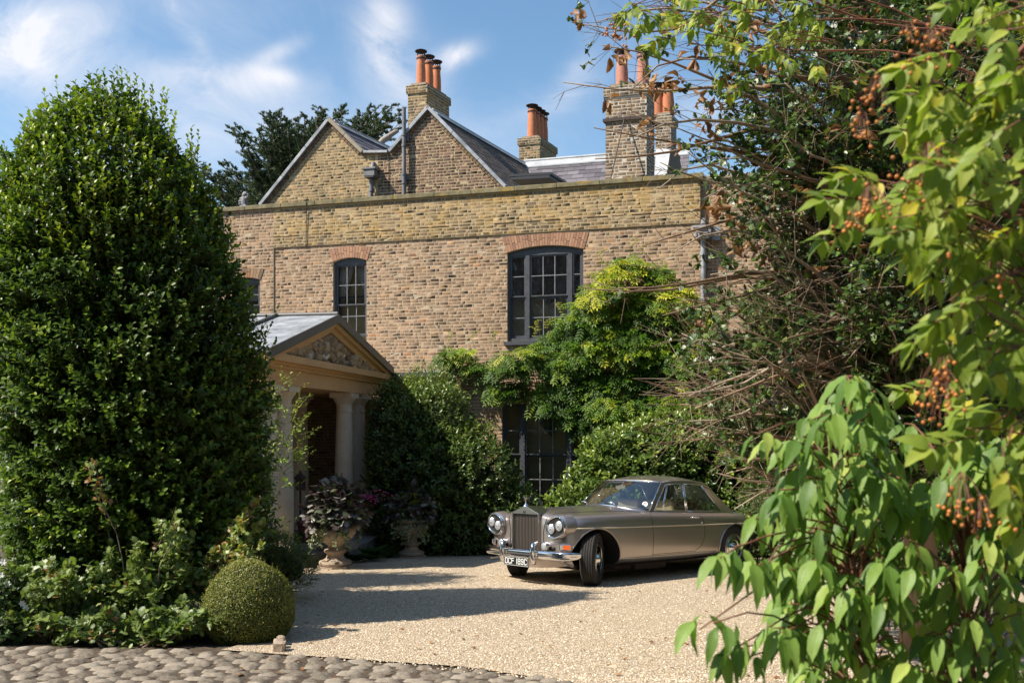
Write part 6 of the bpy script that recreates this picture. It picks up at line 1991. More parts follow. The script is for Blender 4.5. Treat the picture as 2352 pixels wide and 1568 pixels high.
# wisteria: compound leaves hanging from the wall
def wisteria():
    polys = [[(1010, 850), (1005, 815), (1040, 795), (1085, 800), (1100, 830), (1150, 815), (1230, 790), (1290, 730), (1330, 690), (1365, 640), (1400, 605), (1440, 588), (1500, 605), (1560, 640), (1610, 680), (1660, 760), (1700, 900), (1690, 1010), (1600, 990), (1500, 1000), (1430, 985), (1400, 985), (1335, 985), (1300, 960), (1230, 922), (1190, 912), (1130, 905), (1100, 880), (1060, 850), (1040, 870)]]
    holes_ = [(1125, 868, 70, 16), (1250, 870, 60, 14), (1420, 835, 60, 16), (1560, 880, 50, 30), (1430, 900, 40, 14), (1190, 905, 40, 12), (1600, 960, 30, 30), (1330, 860, 30, 12)]
    x, y = region(3300, polys); keep = np.ones(len(x), bool)
    for hx, hy, ha, hb in holes_: keep &= (((x - hx) / ha) ** 2 + ((y - hy) / hb) ** 2 > 1) | (G.random(len(x)) < .12)
    x, y = x[keep], y[keep]
    n = G.uniform(.12, .75, len(x)) * np.clip(.55 + .45 * lump(np.stack([x / 60, y / 60, y * 0], -1), 1.0), .2, 1)
    q = (x - CXP) / FPX; Z = (20.286 - n * 1.0371) / (1 + .275 * q); p = pix(x, y, Z); N = len(p)
    A = Acc(); S2 = Acc(); out = np.tile(FN, (N, 1)); lat = FU[None] * G.uniform(-1, 1, N)[:, None]
    ax = unit(out * G.uniform(.3, .9, N)[:, None] + lat * .8 + np.array((0, 0, -1)) * G.uniform(-.1, .9, N)[:, None]); LL = G.uniform(.26, .42, N)
    side = unit(np.cross(ax, unit(out + (0, 0, .8)))); nr = unit(np.cross(side, ax)); hang = np.array((0, 0, -.25))
    lum = lump(np.stack([x / 45, y / 45, x * 0], -1), 1.0, 3.)
    t0 = np.clip(.31 + .30 * lum + G.normal(0, .15, N) + .25 * (y < 690) * (x > 1340) + .10 * (y < 830) + .55 * (n - .38), 0, 1)  # light put into leaf tint: brighter lit tops, shaded layer near the wall
    for i in range(6):
        f = (i + 1) / 7; c = p + ax * (LL * f)[:, None] + hang * (LL * f * f * .6)[:, None]
        for sg in (-1, 1): leaves(A, c, side * sg + ax * .45 + hang * .5 + G.normal(size=(N, 3)) * .08, nr, LL * .34 * (1.1 - .35 * f), TS, t0 + G.normal(0, .05, N), .72)
    leaves(A, p + ax * LL[:, None] * .88 + hang * (LL * .5)[:, None], ax + hang, nr, LL * .26, TS, t0, .85)
    twigs(S2, p, p + ax * (LL * .9)[:, None] + hang * (LL * .5)[:, None], .002, .001)
    # old stems on the wall
    st = MB(); lines = [[(1660, 1060), (1560, 900), (1420, 830), (1300, 820), (1120, 845), (1030, 830)], [(1660, 1060), (1590, 850), (1480, 740), (1420, 640)], [(1640, 1080), (1480, 960), (1330, 930), (1190, 900)], [(1560, 900), (1400, 930), (1290, 960)], [(1420, 830), (1370, 740), (1300, 740)], [(1500, 1010), (1480, 900), (1500, 780), (1550, 700)]]
    for ln in lines:
        pts = []
        for (a, b) in zip(ln[:-1], ln[1:]):
            for f in (0, .33, .66): pts.append(fpt(a[0] + (b[0] - a[0]) * f + R.uniform(-6, 6), a[1] + (b[1] - a[1]) * f + R.uniform(-6, 6), R.uniform(.03, .12)))
        pts.append(fpt(*ln[-1], .06)); st.tube(pts, [.035 - .028 * i / len(pts) for i in range(len(pts))], 6)
    # curling tendrils
    for (x0, y0) in ((1225, 790), (1240, 775), (1260, 770), (1345, 700), (1450, 590), (1385, 615), (1480, 600), (1130, 800), (1520, 640), (1290, 735), (1030, 800), (1090, 800)):
        a = fpt(x0, y0, .3); pts = [a + FU * (.10 * math.sin(f * 3 + x0) * f) + FN * .05 * math.sin(f * 4) + np.array((0, 0, .5 * f - .16 * f * f)) for f in np.linspace(0, 1.3, 8)]; st.tube(pts, .004, 4)
        for i in range(2, 8): 
            for sg in (-1, 1): leaves(A, pts[i][None], (FU * sg + np.array((0, 0, .2)))[None], FN[None], .06, TS, .85, .8)
    return A, S2, st


wst_ = thing('wisteria', 'yellow green wisteria with feathery leaves climbing the front wall', 'climbing plant', tuple(fpt(1650, 1080, .1)))
A, S2, st = wisteria(); link('foliage', A.mesh('foliage'), m_wis, wst_, kind='stuff'); link('leaf_stalks', S2.mesh('leaf_stalks'), m_twig, wst_, kind='stuff'); st.obj('stems', m_bark, wst_, smooth=True)


# box ball and low box mounds
def ball_leaves(A, c, r, n, L, tm=.45, seed=0., amp=.03):
    p, d = ellipsoid_pts(n, c, r, .6, -.9, (.93, 1.02), seed, amp, 4.0)
    hz = (p[:, 2] - c[2]) / r[2]; leaves(A, p, d * .6 + rnd_dir(len(p)) * .8 + (0, 0, .2), d + rnd_dir(len(p)) * .35, G.uniform(.7, 1.2, len(p)) * L, TS, tm + .18 * hz + G.normal(0, .17, len(p)), 1.5)


bb = P(574, 1392, 8.75); r_ = 104 * 8.75 / FPX
box = thing('box_ball', 'neatly clipped round box ball at the corner of the bed beside the gravel', 'shrub', (bb[0], bb[1], float(gz(bb[0], bb[1]))))
A = Acc(); ball_leaves(A, bb, (r_, r_, r_ * 1.0), 34000, .0150, .55, 1.0, .085); link('foliage', A.mesh('foliage'), m_box, box, kind='stuff'); core('shade_core', bb, (r_, r_, r_), box, 1.0, .085, .93)
A = Acc(); p, d = ellipsoid_pts(260, bb, (r_, r_, r_), .6, -.4, (.98, 1.0), 1.0, .085, 4.0); sprigs(A, p, d + (0, 0, .8), .05, 6, .016, TS, (.75, .12), .7); link('stray_shoots', A.mesh('stray_shoots'), m_box, box, kind='stuff')
k = MB(); k.tube([(bb[0], bb[1], bb[2] - r_ - .12), (bb[0], bb[1], bb[2])], .03, 8)
for i in range(7): a = i * .9; k.tube([(bb[0] + .03 * math.cos(a), bb[1] + .03 * math.sin(a), bb[2] - r_ - .05), (bb[0] + .2 * math.cos(a), bb[1] + .2 * math.sin(a), bb[2] - r_ * .75)], .009, 5)
k.obj('trunk', m_bark, box)
low = thing('low_box_hedge', 'low clipped box mound at the left side of the round box ball', 'shrub', tuple(P(430, 1480, 8.7)))
A = Acc()
for (x, y, Z, rx, rz) in ((440, 1425, 8.9, 90, 62), (500, 1410, 9.2, 70, 66), (350, 1450, 9.0, 80, 50)): c = P(x, y, Z); s = Z / FPX; ball_leaves(A, c, (rx * s, .3, rz * s), 7000, .014, .35, x, .1); core('shade_core', c, (rx * s, .3, rz * s), low, x, .1, .93)
link('foliage', A.mesh('foliage'), m_box, low, kind='stuff')
dk = thing('dark_box_shrub', 'small dark untrimmed box shrub spilling onto the gravel beside the porch slab', 'shrub', tuple(P(665, 1350, 10.9)))
A = Acc()
for (x, y, Z, rx, rz) in ((665, 1308, 11.4, 48, 42), (640, 1285, 12.0, 45, 50), (600, 1290, 11.2, 60, 60)): c = P(x, y, Z); s = Z / FPX; p, d = ellipsoid_pts(900, c, (rx * s, .3, rz * s), .5, -.8, (.75, 1.1), x, .15, 5); sprigs(A, p, d + (0, 0, .5), .11, 7, .03, TS, (.25, .15), .8); core('shade_core', c, (rx * s, .3, rz * s), dk, x, .1, .6)
link('foliage', A.mesh('foliage'), m_box, dk, kind='stuff')


# low oak-leaved shrubs of the bed
def oak_shrub(label, base_px, spots_px, Z0, n_leaf, tm=.45, dead=.03, Lf=.076, ry=.35, name='oak_shrub'):
    t = thing(name, label, 'shrub', tuple(P(*base_px, Z0))); A = Acc(); D_ = Acc(); W_ = MB()
    root = np.array(P(*base_px, Z0)); root[2] = float(gz(root[0], root[1]))
    tot = sum(s[2] for s in spots_px)
    for (x, y, w) in spots_px:
        tip = P(x, y, Z0 + R.uniform(-ry, ry)); r0 = root + np.array((R.uniform(-.2, .2) + (tip[0] - root[0]) * .3, R.uniform(-.15, .15), 0)); pts = curve_branch(W_, r0, tip, .011, .003, .10, 8, .03, 5)
        m = max(6, int(n_leaf * w / tot)); f = G.uniform(.25, 1.0, m); idx = np.clip((f * 8).astype(int), 0, 7); PT = np.array(pts); c = PT[idx] + (PT[idx + 1] - PT[idx]) * (f * 8 - idx)[:, None]
        al = unit(PT[idx + 1] - PT[idx]); off = rnd_dir(m) * G.uniform(.02, .20, m)[:, None] * (1.15 - f)[:, None]; off[:, 2] = np.abs(off[:, 2]) * .6
        ax = al * .5 + rnd_dir(m) * .8 + (0, 0, .15); dm = G.random(m) < dead
        for msk, acc_, tt in ((~dm, A, tm), (dm, D_, .5)):
            if msk.any(): leaves(acc_, (c + off)[msk], ax[msk], np.array((0, -.35, 1.0)) + rnd_dir(msk.sum()) * .5, Lf * G.uniform(.7, 1.2, msk.sum()), TL, tt + .15 * f[msk] + G.normal(0, .14, msk.sum()), 1.0)
    link('foliage', A.mesh('foliage'), m_oak, t, kind='stuff'); W_.obj('branches', m_bark, t, smooth=True)
    if D_.V: link('dead_leaves', D_.mesh('dead_leaves'), m_deadl, t, kind='stuff')
    return t


def scatter(n, poly, w=1.0): x, y = region(n, poly); return [(a, b, w) for a, b in zip(x, y)]


oak_shrub('spreading grey green oak leaved shrub in the middle of the bed before the bay tree', (330, 1430), scatter(60, [(200, 1300), (300, 1200), (420, 1190), (480, 1260), (480, 1360), (430, 1440), (300, 1460), (200, 1430)]) + [(395, 1170, .5), (405, 1200, 1), (350, 1185, .8), (450, 1230, .8), (520, 1440, .6), (545, 1475, .4)], 9.0, 4600, .42, .03, ry=.45)
oak_shrub('leggy young oak with long arching yellowish tips reaching in front of the porch column', (400, 1440), [(583, 1150, 1.3), (600, 1210, 1), (560, 1190, 1), (520, 1215, 1), (610, 1245, .7), (560, 1250, 1), (500, 1260, 1)], 9.1, 700, .68, .06)
oak_shrub('tall bare oak sapling with brown withered leaves leaning across the bay tree', (330, 1430), [(222, 1060, 1.5), (243, 1095, .5), (205, 1075, 1)], 8.9, 90, .55, .3)
oak_shrub('low sprawling oak leaved shrub at the far left edge of the cobbled path', (90, 1470), scatter(46, [(0, 1270), (60, 1230), (130, 1260), (220, 1300), (250, 1380), (230, 1470), (120, 1480), (0, 1460)]), 8.7, 3300, .45, .03, ry=.35)
oak_shrub('trailing oak leaved growth hanging over the edge of the cobbles in front of the bed', (330, 1475), scatter(42, [(60, 1420), (300, 1400), (520, 1400), (560, 1450), (500, 1480), (300, 1500), (100, 1490)]), 8.45, 2600, .40, .03, ry=.12)
for i, (lb, poly) in enumerate((('dark oak leaved shrub in the shade under the bay tree at the left', [(0, 1180), (200, 1180), (260, 1300), (0, 1330)]), ('dark oak leaved shrub in the shade under the bay tree beside the box ball', [(240, 1230), (420, 1180), (560, 1250), (540, 1330), (300, 1340)]))):
    oak_shrub(lb, (110 + i * 300, 1380), scatter(40, poly), 9.4, 1500, .25, .02, ry=.2)


def blades(name, label, cat, x, y, Z, n, L, w, mat, lean=.45, droop=-.5, tm=(.4, .2), dirx=0.0, parent=None):
    c = P(x, y, Z); c[2] = float(gz(c[0], c[1])); t = thing(name, label, cat, tuple(c)); TB = tpl_blade(1.0, droop, 6)
    for i in range(n):
        a = R.random() * 6.28; A = Acc(); p = c + np.array((math.cos(a), math.sin(a), 0)) * R.uniform(0, .07); ll = L * R.uniform(.6, 1.1); V, T = TB; V = V * np.array((w / ll, 1, 1))
        d = np.array((math.cos(a) * lean + dirx, math.sin(a) * lean, 1.0)); leaves(A, p[None], d[None], np.array((-math.cos(a) * 0 + R.uniform(-.3, .3), -.3 + R.uniform(-.3, .3), .4))[None], ll, (V, T), np.array([R.gauss(*tm)])); link('blade', A.mesh('blade', True), mat, t)
    return t


blades('iris_clump', 'clump of upright sword shaped leaves at the left of the bed', 'plant', 112, 1440, 8.75, 30, .62, .021, m_iris, .33, -.25)
blades('iris_clump', 'strap leaves bending down onto the cobbles at the far left corner', 'plant', 40, 1470, 8.5, 16, .40, .018, m_iris, .9, -1.0)
blades('iris_clump', 'dark strap leaves in the shade at the left of the round box ball', 'plant', 418, 1400, 9.1, 22, .42, .022, m_iris, .6, -.7, (.15, .1))
blades('iris_clump', 'green strap leaves between the round box ball and the porch column', 'plant', 560, 1330, 9.8, 24, .62, .018, m_iris, .8, -.7, (.45, .2))
blades('iris_clump', 'pale strap leaves drooping in the middle of the bed over the cobbles', 'plant', 155, 1420, 8.6, 14, .42, .022, m_iris, .8, -.9, (.7, .2))
# white flowers at the far left edge
wf_ = thing('white_flowers', 'white hellebore like flowers low at the far left edge of the bed', 'flower', tuple(P(10, 1330, 8.5)))
for (x, y) in ((8, 1290), (3, 1320), (60, 1395), (52, 1385), (18, 1340)):
    A = Acc(); c = P(x, y, 8.5); a = np.linspace(0, 6.28, 7)[:-1]; d = np.stack([np.cos(a), -.25 + 0 * a, np.sin(a)], -1); leaves(A, np.tile(c, (6, 1)), d, np.tile((0., -1, .2), (6, 1)), .035, TO, .5, 1.3); link('flower', A.mesh('flower'), m_white, wf_)
# round bright ground leaves at the far left
shrub('geranium_patch', 'bright green low leafy ground plant at the left edge of the bed', 'plant', [PL(15, 1440, 8.55, 60, 40, .2), PL(20, 1360, 8.6, 45, 30, .2)], m_fern, .035, 260, 5, .06, (.7, .2), .3, wf=1.6)

# light twiggy shrub in front of the near columns
t = shrub('twiggy_shrub', 'light green twiggy shrub growing up in front of the near porch columns', 'shrub', [PL(652, 930, 12.6, 30, 50, .3), PL(668, 1010, 12.4, 30, 75, .3), PL(650, 1090, 12.4, 24, 70, .3), PL(612, 1220, 12.2, 35, 60, .3)], m_bay, .06, 120, 7, .26, (.74, .15), .2, corek=0, shell=(.2, 1.1), inner=.2)
shrub('privet_shrub', 'dark leafy shrub filling the gap between the bay tree and the porch base, with unseen lobes added to shade the gravel', 'shrub', [PL(550, 1190, 11.6, 55, 110, .5), PL(545, 1260, 11.2, 60, 60, .4), PL(165, 660, 12.3, 185, 170, .75), PL(200, 800, 12.3, 200, 180, .75)], m_bay, .08, 2400, 7, .2, (.22, .12), .2)  # last two lobes added unseen behind the bay to cast shade on the gravel
# ------------------------------------------------------------ urns and their planting
def urn_profile(): return [(.24, .05), (.262, .065), (.27, .095), (.255, .125), (.20, .14), (.155, .17), (.135, .215), (.15, .25), (.175, .265), (.185, .29), (.17, .315), (.125, .33), (.115, .36), (.13, .39), (.20, .43), (.29, .50), (.335, .575), (.345, .63), (.33, .685), (.305, .71), (.31, .725), (.355, .74), (.37, .76), (.355, .78), (.30, .775), (.27, .70), (.02, .68)]


def frond(A, p, d, L, w, tm, nr=(0, 0, 1.), droop=.5, K=12):
    """fern frond or pinnate leaf: pinnae in pairs along an arching rib"""
    d = unit(d); nr = np.array(nr, float); sd = unit(np.cross(d, nr))
    pts = []; 
    for i in range(K):
        f = (i + 1) / K; c = p + d * L * f + np.array((0, 0, -droop * L * f * f)); al = unit(d + np.array((0, 0, -2 * droop * f))); ww = w * math.sin(math.pi * min(1, .12 + .88 * (1 - f)) * .5) ** .8
        for s in (-1, 1): pts.append((c, sd * s + al * .45, ww))
    c = np.array([q[0] for q in pts]); ax = np.array([q[1] for q in pts]); ww = np.array([q[2] for q in pts])
    leaves(A, c, ax, np.tile(nr, (len(c), 1)) + (0, 0, .3), ww, TS, tm + G.normal(0, .06, len(c)), .55)


for i, (x, y, Z, sc, lb, lb2) in enumerate(((770, 1302, 15.1, 1.0, 'weathered stone urn on a turned foot, the nearer and larger of the two', 'purple and silver leaved planting with magenta flowers and trailing ivy in the nearer urn'),
                                       (945, 1279, 17.0, .90, 'weathered stone urn further back by the camellia, beside the ferns', 'dusky planting with a drooping green crown and pale trailing ivy in the further urn'))):
    c = P(x, y, Z); c[2] = float(gz(c[0], c[1])) + .01; u = thing('stone_urn', lb, 'urn', tuple(c), 'planted stone urns beside the porch')
    k = MB(); prof = [(r * sc, z * sc) for r, z in urn_profile()]; k.lathe(prof[12:], c, 32); k.obj('bowl', m_urn, u, angle=40)
    k = MB(); k.lathe(prof[:13], c, 32); k.lathe([(.30 * sc, -.04), (.30 * sc, .048 * sc)], c, 8); k.obj('pedestal', m_urn, u, angle=40)
    top = c + np.array((0, 0, .74 * sc)); pl = thing('urn_planting', lb2, 'plants', tuple(top), 'planting in the stone urns')
    A = Acc(); p, d = ellipsoid_pts(250 if i == 0 else 150, top + (0, 0, .22 * sc), (.52 * sc, .42 * sc, .46 * sc), .3, -.6, (.45, 1.05), 1., .2, 5)
    for q in range(3): leaves(A, p + rnd_dir(len(p)) * .03, d + rnd_dir(len(p)) * .7 + (0, 0, -.25), d + (0, 0, .6), G.uniform(.10, .17, len(p)) * sc, TL, G.normal(.5, .32, len(p)), 1.25)
    link('dark_foliage', A.mesh('dark_foliage'), m_purple, pl, kind='stuff')
    A = Acc(); n = 150; a = G.random(n) * 6.28; rr = .33 * sc; b0 = top + np.stack([np.cos(a) * rr, np.sin(a) * rr, .02 + 0 * a], -1)
    p, d = ellipsoid_pts(420, top + (0, 0, .06), (.42 * sc, .4 * sc, .16 * sc), .3, -1, (.8, 1.08), 2., .2, 5); leaves(A, p, d + rnd_dir(len(p)) * .7 + (0, 0, -.3), d + (0, 0, .5), G.uniform(.05, .085, len(p)), TO, G.normal(.5, .25, len(p)))
    for j in range(16):
        an = R.uniform(-2.6, -.5) if j < 12 else R.random() * 6.28; L = R.uniform(.12, .42) * (1.4 if j in (3, 4) else 1); e = top + np.array((math.cos(an) * .38 * sc, math.sin(an) * .38 * sc, -.02)); m = int(L / .02)
        f = np.arange(m) / m; c_ = e + np.stack([np.cos(an) * .05 * np.sin(f * 3) + .03 * np.sin(f * 7 + j), np.sin(an) * .05 * np.sin(f * 3), -f * L], -1)
        leaves(A, c_, rnd_dir(m) + (0, -.3, -.5), np.tile((0, -1., .5), (m, 1)) + rnd_dir(m) * .4, G.uniform(.045, .075, m), TO, G.normal(.6, .22, m))
    link('trailing_ivy', A.mesh('trailing_ivy'), m_ivy, pl, kind='stuff')
    if True:
        A = Acc(); sg = 1
        for j in range(14 if i == 0 else 5):
            an = R.uniform(-1.6, 1.4); L = R.uniform(.5, 1.1) * (1 if i == 0 else .6); hx = np.array((math.cos(an), math.sin(an) * .5, 0)); f = np.linspace(.35, 1, 16); c_ = top + np.array((0, 0, .12)) + hx * (f * L * .9)[:, None] + np.array((0, 0, 1.)) * (.38 * np.sin(f * 2.2) * L)[:, None]; leaves(A, c_ + rnd_dir(16) * .012, rnd_dir(16), rnd_dir(16), .026, TS, .5, 1.6)
        link('flower', A.mesh('flower'), m_magenta, pl, kind='stuff')
    A = Acc(); crown = top + np.array((.03, -.02, .60 * sc)) + ((0, 0, 0) if i == 0 else np.array((.06, 0, -.06))); TB = tpl_blade(1.0, -.75, 5)
    for q in range(3 if i == 0 else 2):
        cc = crown + np.array((.12 * q - .06, 0, -.12 * q)); m = 15; a = np.arange(m) * 2 * math.pi / m + q; V, T = TB; leaves(A, np.tile(cc, (m, 1)), np.stack([np.cos(a), np.sin(a), .45 + 0 * a], -1), np.tile((0, 0, 1.), (m, 1)), .24 * sc, (V * np.array((.09, 1, 1)), T), G.normal(.75, .1, m))
        S2 = MB(); S2.tube([top, top + (cc - top) * .5 + np.array((.02, 0, 0)), cc], .006, 5); S2.obj('stem', m_fern, pl)
    link('palm_like_leaf', A.mesh('palm_like_leaf'), m_wis, pl, kind='stuff')
# ferns
for (x, y, Z, n, L, lb) in ((850, 1268, 16.3, 26, .55, 'dark green fern between the two stone urns'), (885, 1275, 16.9, 18, .42, 'low fern close to the foot of the further urn'), (672, 1235, 16.2, 18, .6, 'fern standing in the shade under the porch'), (818, 1272, 16.0, 12, .4, 'small fern right behind the nearer urn')):
    c = P(x, y, Z); c[2] = max(float(gz(c[0], c[1])), -.50 if x == 672 else -9); t = thing('fern', lb, 'fern', tuple(c)); A = Acc()
    for j in range(n): a = R.random() * 6.28; frond(A, c + (0, 0, .02), (math.cos(a), math.sin(a), R.uniform(.5, 1.6)), L * R.uniform(.7, 1.15), .13, .45 + R.gauss(0, .15), (math.cos(a) * -.4, math.sin(a) * -.4, 1), .35, 14)
    link('fronds', A.mesh('fronds'), m_fern, t, kind='stuff')
# clay pot in the porch shade
k = MB(); c = P(706, 1262, 17.0); c[2] = -.51; k.lathe([(.13, 0), (.18, .34), (.20, .34), (.20, .40), (.17, .40), (.16, .36)], c, 20); k.obj('clay_pot', M('dark_clay', None, (.16, .05, .035), .8), label='dark red clay pot standing in the shade of the porch', cat='pot', angle=40)
lam = P(690, 1112, 17.4); k = MB(); k.box(lam, (.16, .16, .22)); k.lathe([(.14, .11), (.10, .15), (.03, .22), (.02, .26)], lam, 6); k.tube([lam + (0, 0, -.11), (lam[0], lam[1], -.5)], .02, 6); k.obj('garden_lantern', m_iron, label='dark iron lantern on a post inside the porch', cat='lantern')

# ------------------------------------------------------------ dense evergreen behind at the right
shrub('dark_evergreen', 'dense dark evergreen mass filling the far right behind the holly', 'tree', [PL(2150, 300, 14.5, 260, 420, 1.2), PL(2300, 700, 14.0, 300, 420, 1.2), PL(2050, 950, 14.5, 190, 300, 1.0), PL(2250, 1150, 13.6, 260, 200, 1.0), PL(1930, 1130, 15.2, 130, 150, .9), PL(2420, 200, 14, 300, 500, 1.2)], m_holly, .11, 5200, 6, .32, (.30, .18), .25, corek=.8, tpl=TO)
shrub('laurel_shrub', 'shaded laurel bush between the car boot and the foreground leaves', 'shrub', [PL(1880, 1220, 15.0, 150, 110, .8), PL(1800, 1180, 16.0, 90, 90, .7)], m_cam, .08, 1300, 6, .25, (.28, .15), .25)


# ------------------------------------------------------------ holly with bare twigs
def holly_tree():
    t = thing('holly_tree', 'twiggy holly tree with bare grey branches and glossy prickly leaves at the right', 'tree', (3.55, 8.0, float(gz(3.55, 8.0))))
    wd = MB(); g0 = float(gz(3.55, 8.0)); trunk = [np.array((3.55, 8.0, g0 - .1)), np.array((3.60, 8.05, .9)), np.array((3.45, 8.0, 2.1)), np.array((3.60, 8.1, 3.4)), np.array((3.7, 8.1, 5.6))]
    wd.tube(trunk, [.17, .13, .11, .09, .05], 12)
    tw = Acc(); lf = Acc(); dl = Acc(); br = Acc(); yb = []
    polyA = [(1560, 560), (1640, 640), (1500, 800), (1540, 960), (1640, 1080), (1740, 1180), (1900, 1150), (2080, 1040), (2280, 900), (2300, 500), (2050, 420), (1800, 430), (1650, 480)]
    polyB = [(1330, 60), (1480, 0), (1700, -60), (2200, -80), (2300, 300), (2000, 420), (1800, 380), (1560, 330), (1420, 260)]
    x, y = region(150, polyA); x2, y2 = region(52, polyB)
    ends = [(a, b, 0) for a, b in zip(x, y)] + [(a, b, 0) for a, b in zip(x2, y2)]
    ends += [(1353, 280, 1), (1330, 168, 1), (1322, 30, 1), (1365, 392, 1), (1566, 918, 1), (1372, 662, 1), (1385, 640, 1), (1498, 560, 1), (1545, 690, 1), (1508, 745, 1), (1430, 330, 1), (1590, 372, 1), (1610, 470, 1), (1470, 180, 1), (1400, 120, 1), (1545, 300, 1), (1600, 1000, 1), (1650, 1080, 1), (1690, 1160, 1), (1640, 900, 1), (1480, 440, 1), (1560, 600, 1), (1620, 250, 1), (1520, 380, 1)]
    subA = []; subB = []; subR = []
    TA = np.array(trunk)
    for (ex, ey, sp) in ends:
        Z = R.uniform(6.3, 9.2) if not sp else R.uniform(6.6, 7.8); e = P(ex, ey, Z)
        h = min(5.2, max(.7, e[2] + R.uniform(-1.3, .7))); k_ = np.interp(h, TA[:, 2], range(5)); i0 = int(min(k_, 3)); s0 = TA[i0] + (TA[i0 + 1] - TA[i0]) * (k_ - i0)
        L = np.linalg.norm(e - s0); pts = curve_branch(wd, s0, e, .016 + .008 * L, .0042, R.uniform(-.06, .13) if not sp else R.uniform(.02, .12), 9, .035, 5, R, R.uniform(.2, 1.0)); PT = np.array(pts)
        for j in range(11 if not sp else 7):       # side twigs
            f = R.uniform(.25, .97); i = int(f * 9); p = PT[i] + (PT[min(i + 1, 9)] - PT[i]) * (f * 9 - i); al = unit(PT[min(i + 1, 9)] - PT[max(i - 1, 0)]); d = unit(al * R.uniform(.5, 1.2) + np.array((R.gauss(-.1, .5), R.gauss(0, .5), R.gauss(.1, .5)))); ll = R.uniform(.25, .75) * (1 if not sp else .6)
            m = p + d * ll * .5 + np.array((R.gauss(0, .03), R.gauss(0, .03), R.gauss(.02, .03))); q = p + d * ll + np.array((0, 0, R.gauss(.02, .05)))
            for (a, b, r) in ((p, m, .0042), (m, q, .003)): subA.append(a); subB.append(b); subR.append(r)
            for q_ in range(2):
                d2 = unit(d + np.array((R.gauss(0, .5), R.gauss(0, .5), R.gauss(0, .5)))); subA.append(m); subB.append(m + d2 * ll * R.uniform(.3, .6)); subR.append(.0025)
    subA = np.array(subA); subB = np.array(subB); subR = np.array(subR); twigs(tw, subA, subB, subR, subR * .55, tint=np.clip(G.normal(.45, .3, len(subA)), 0, 1))
    # holly leaves at twig ends, denser in clumps
    px = subB[:, 0] / subB[:, 1] * FPX + CXP; py = HOR - (subB[:, 2] - CAM_H) / subB[:, 1] * FPX
    clump = lump(np.stack([px / 95, py / 95, px * 0], -1), 1.0, 1.7)
    dens = np.clip(.26 + .55 * clump, 0.03, 1) + .55 * np.exp(-((px - 1800) / 140) ** 2 - ((py - 340) / 110) ** 2) + .35 * (px > 1950) + .25 * (py < 120); dens *= np.where(px < 1660, .35, 1)
    keep = G.random(len(px)) < dens; e = subB[keep]; d = unit(subB[keep] - subA[keep]); n = len(e)
    for k in range(8):
        c = e - d * (k * .018) + rnd_dir(n) * .012; m = G.random(n) < .85
        leaves(lf, c[m], d[m] * .45 + rnd_dir(m.sum()) * .9, rnd_dir(m.sum()) * .6 + (0, -.2, .9), G.uniform(.045, .075, m.sum()), TH, G.normal(.42, .2, m.sum()) + .15 * (k == 0))
    # leafier shoots through the crown
    x5, y5 = region(4300, [(1650, 330), (1690, 230), (1780, 120), (1900, 20), (2400, -40), (2400, 1200), (1900, 1160), (1730, 1120), (1610, 960), (1590, 800), (1640, 640), (1740, 560), (1640, 470)])
    w5 = lump(np.stack([x5 / 70, y5 / 70, x5 * 0], -1), 1.0, 4.4); kp = G.random(len(x5)) < np.clip(.45 + .6 * w5 + .3 * (x5 > 1900), .05, 1); x5, y5 = x5[kp], y5[kp]; c5 = pix(x5, y5, G.uniform(7.2, 9.6, len(x5))); n5 = len(c5); d5 = unit(np.stack([G.normal(-.5, .6, n5), G.normal(-.2, .5, n5), G.normal(.1, .5, n5)], -1))
    sprigs(lf, c5, d5, G.uniform(.14, .30, n5), 7, .082, TH, (.42, .2), .8, .1, .15, tw)
    # curled brown leaves
    bx = [(1490, 192), (1480, 205), (1505, 200), (1498, 285), (1400, 240), (1330, 28), (1335, 40), (1420, 120), (1405, 122), (1600, 100), (1720, 30), (1750, 60), (1640, 300), (1560, 320), (1670, 220), (1610, 225), (1700, 170), (1640, 480), (1740, 480), (1700, 520), (1840, 700), (1900, 820), (1600, 740)]
    x3, y3 = region(60, polyB); x4, y4 = region(34, [(1600, 440), (1900, 420), (2000, 600), (1800, 640), (1620, 560)])
    for (a, b) in bx + list(zip(x3, y3)) + list(zip(x4, y4)):
        c0 = P(a, b, R.uniform(6.6, 8)); m = R.randrange(2, 6); c = c0 + rnd_dir(m) * .035; leaves(dl, c, rnd_dir(m) * .8 + (0, 0, -.35), rnd_dir(m), G.uniform(.07, .115, m), (TO[0] * np.array((1, 1, 2.6)), TO[1]), G.normal(.5, .25, m))
    # small yellow and red berries
    kk = np.where(keep)[0]; sel_ = kk[G.random(len(kk)) < .10]; ib = bmesh.new(); bmesh.ops.create_icosphere(ib, subdivisions=1, radius=1); IV = np.array([v.co[:] for v in ib.verts]); IT = np.array([[v.index for v in f.verts] for f in ib.faces]); ib.free()
    for i in sel_:
        for q in range(6): br.add(subB[i] - unit(subB[i] - subA[i]) * R.uniform(0, .12) + rnd_dir(1)[0] * .02 + IV * .0065, IT, .5)
    wd.obj('branches', m_twig, t, smooth=True); link('twigs', tw.mesh('twigs'), m_twig, t, kind='stuff'); link('foliage', lf.mesh('foliage'), m_holly, t, kind='stuff'); link('dead_leaves', dl.mesh('dead_leaves'), m_deadl, t, kind='stuff'); link('berries', br.mesh('berries', True), m_berryy, t, kind='stuff')
    return IV, IT


IV, IT = holly_tree()

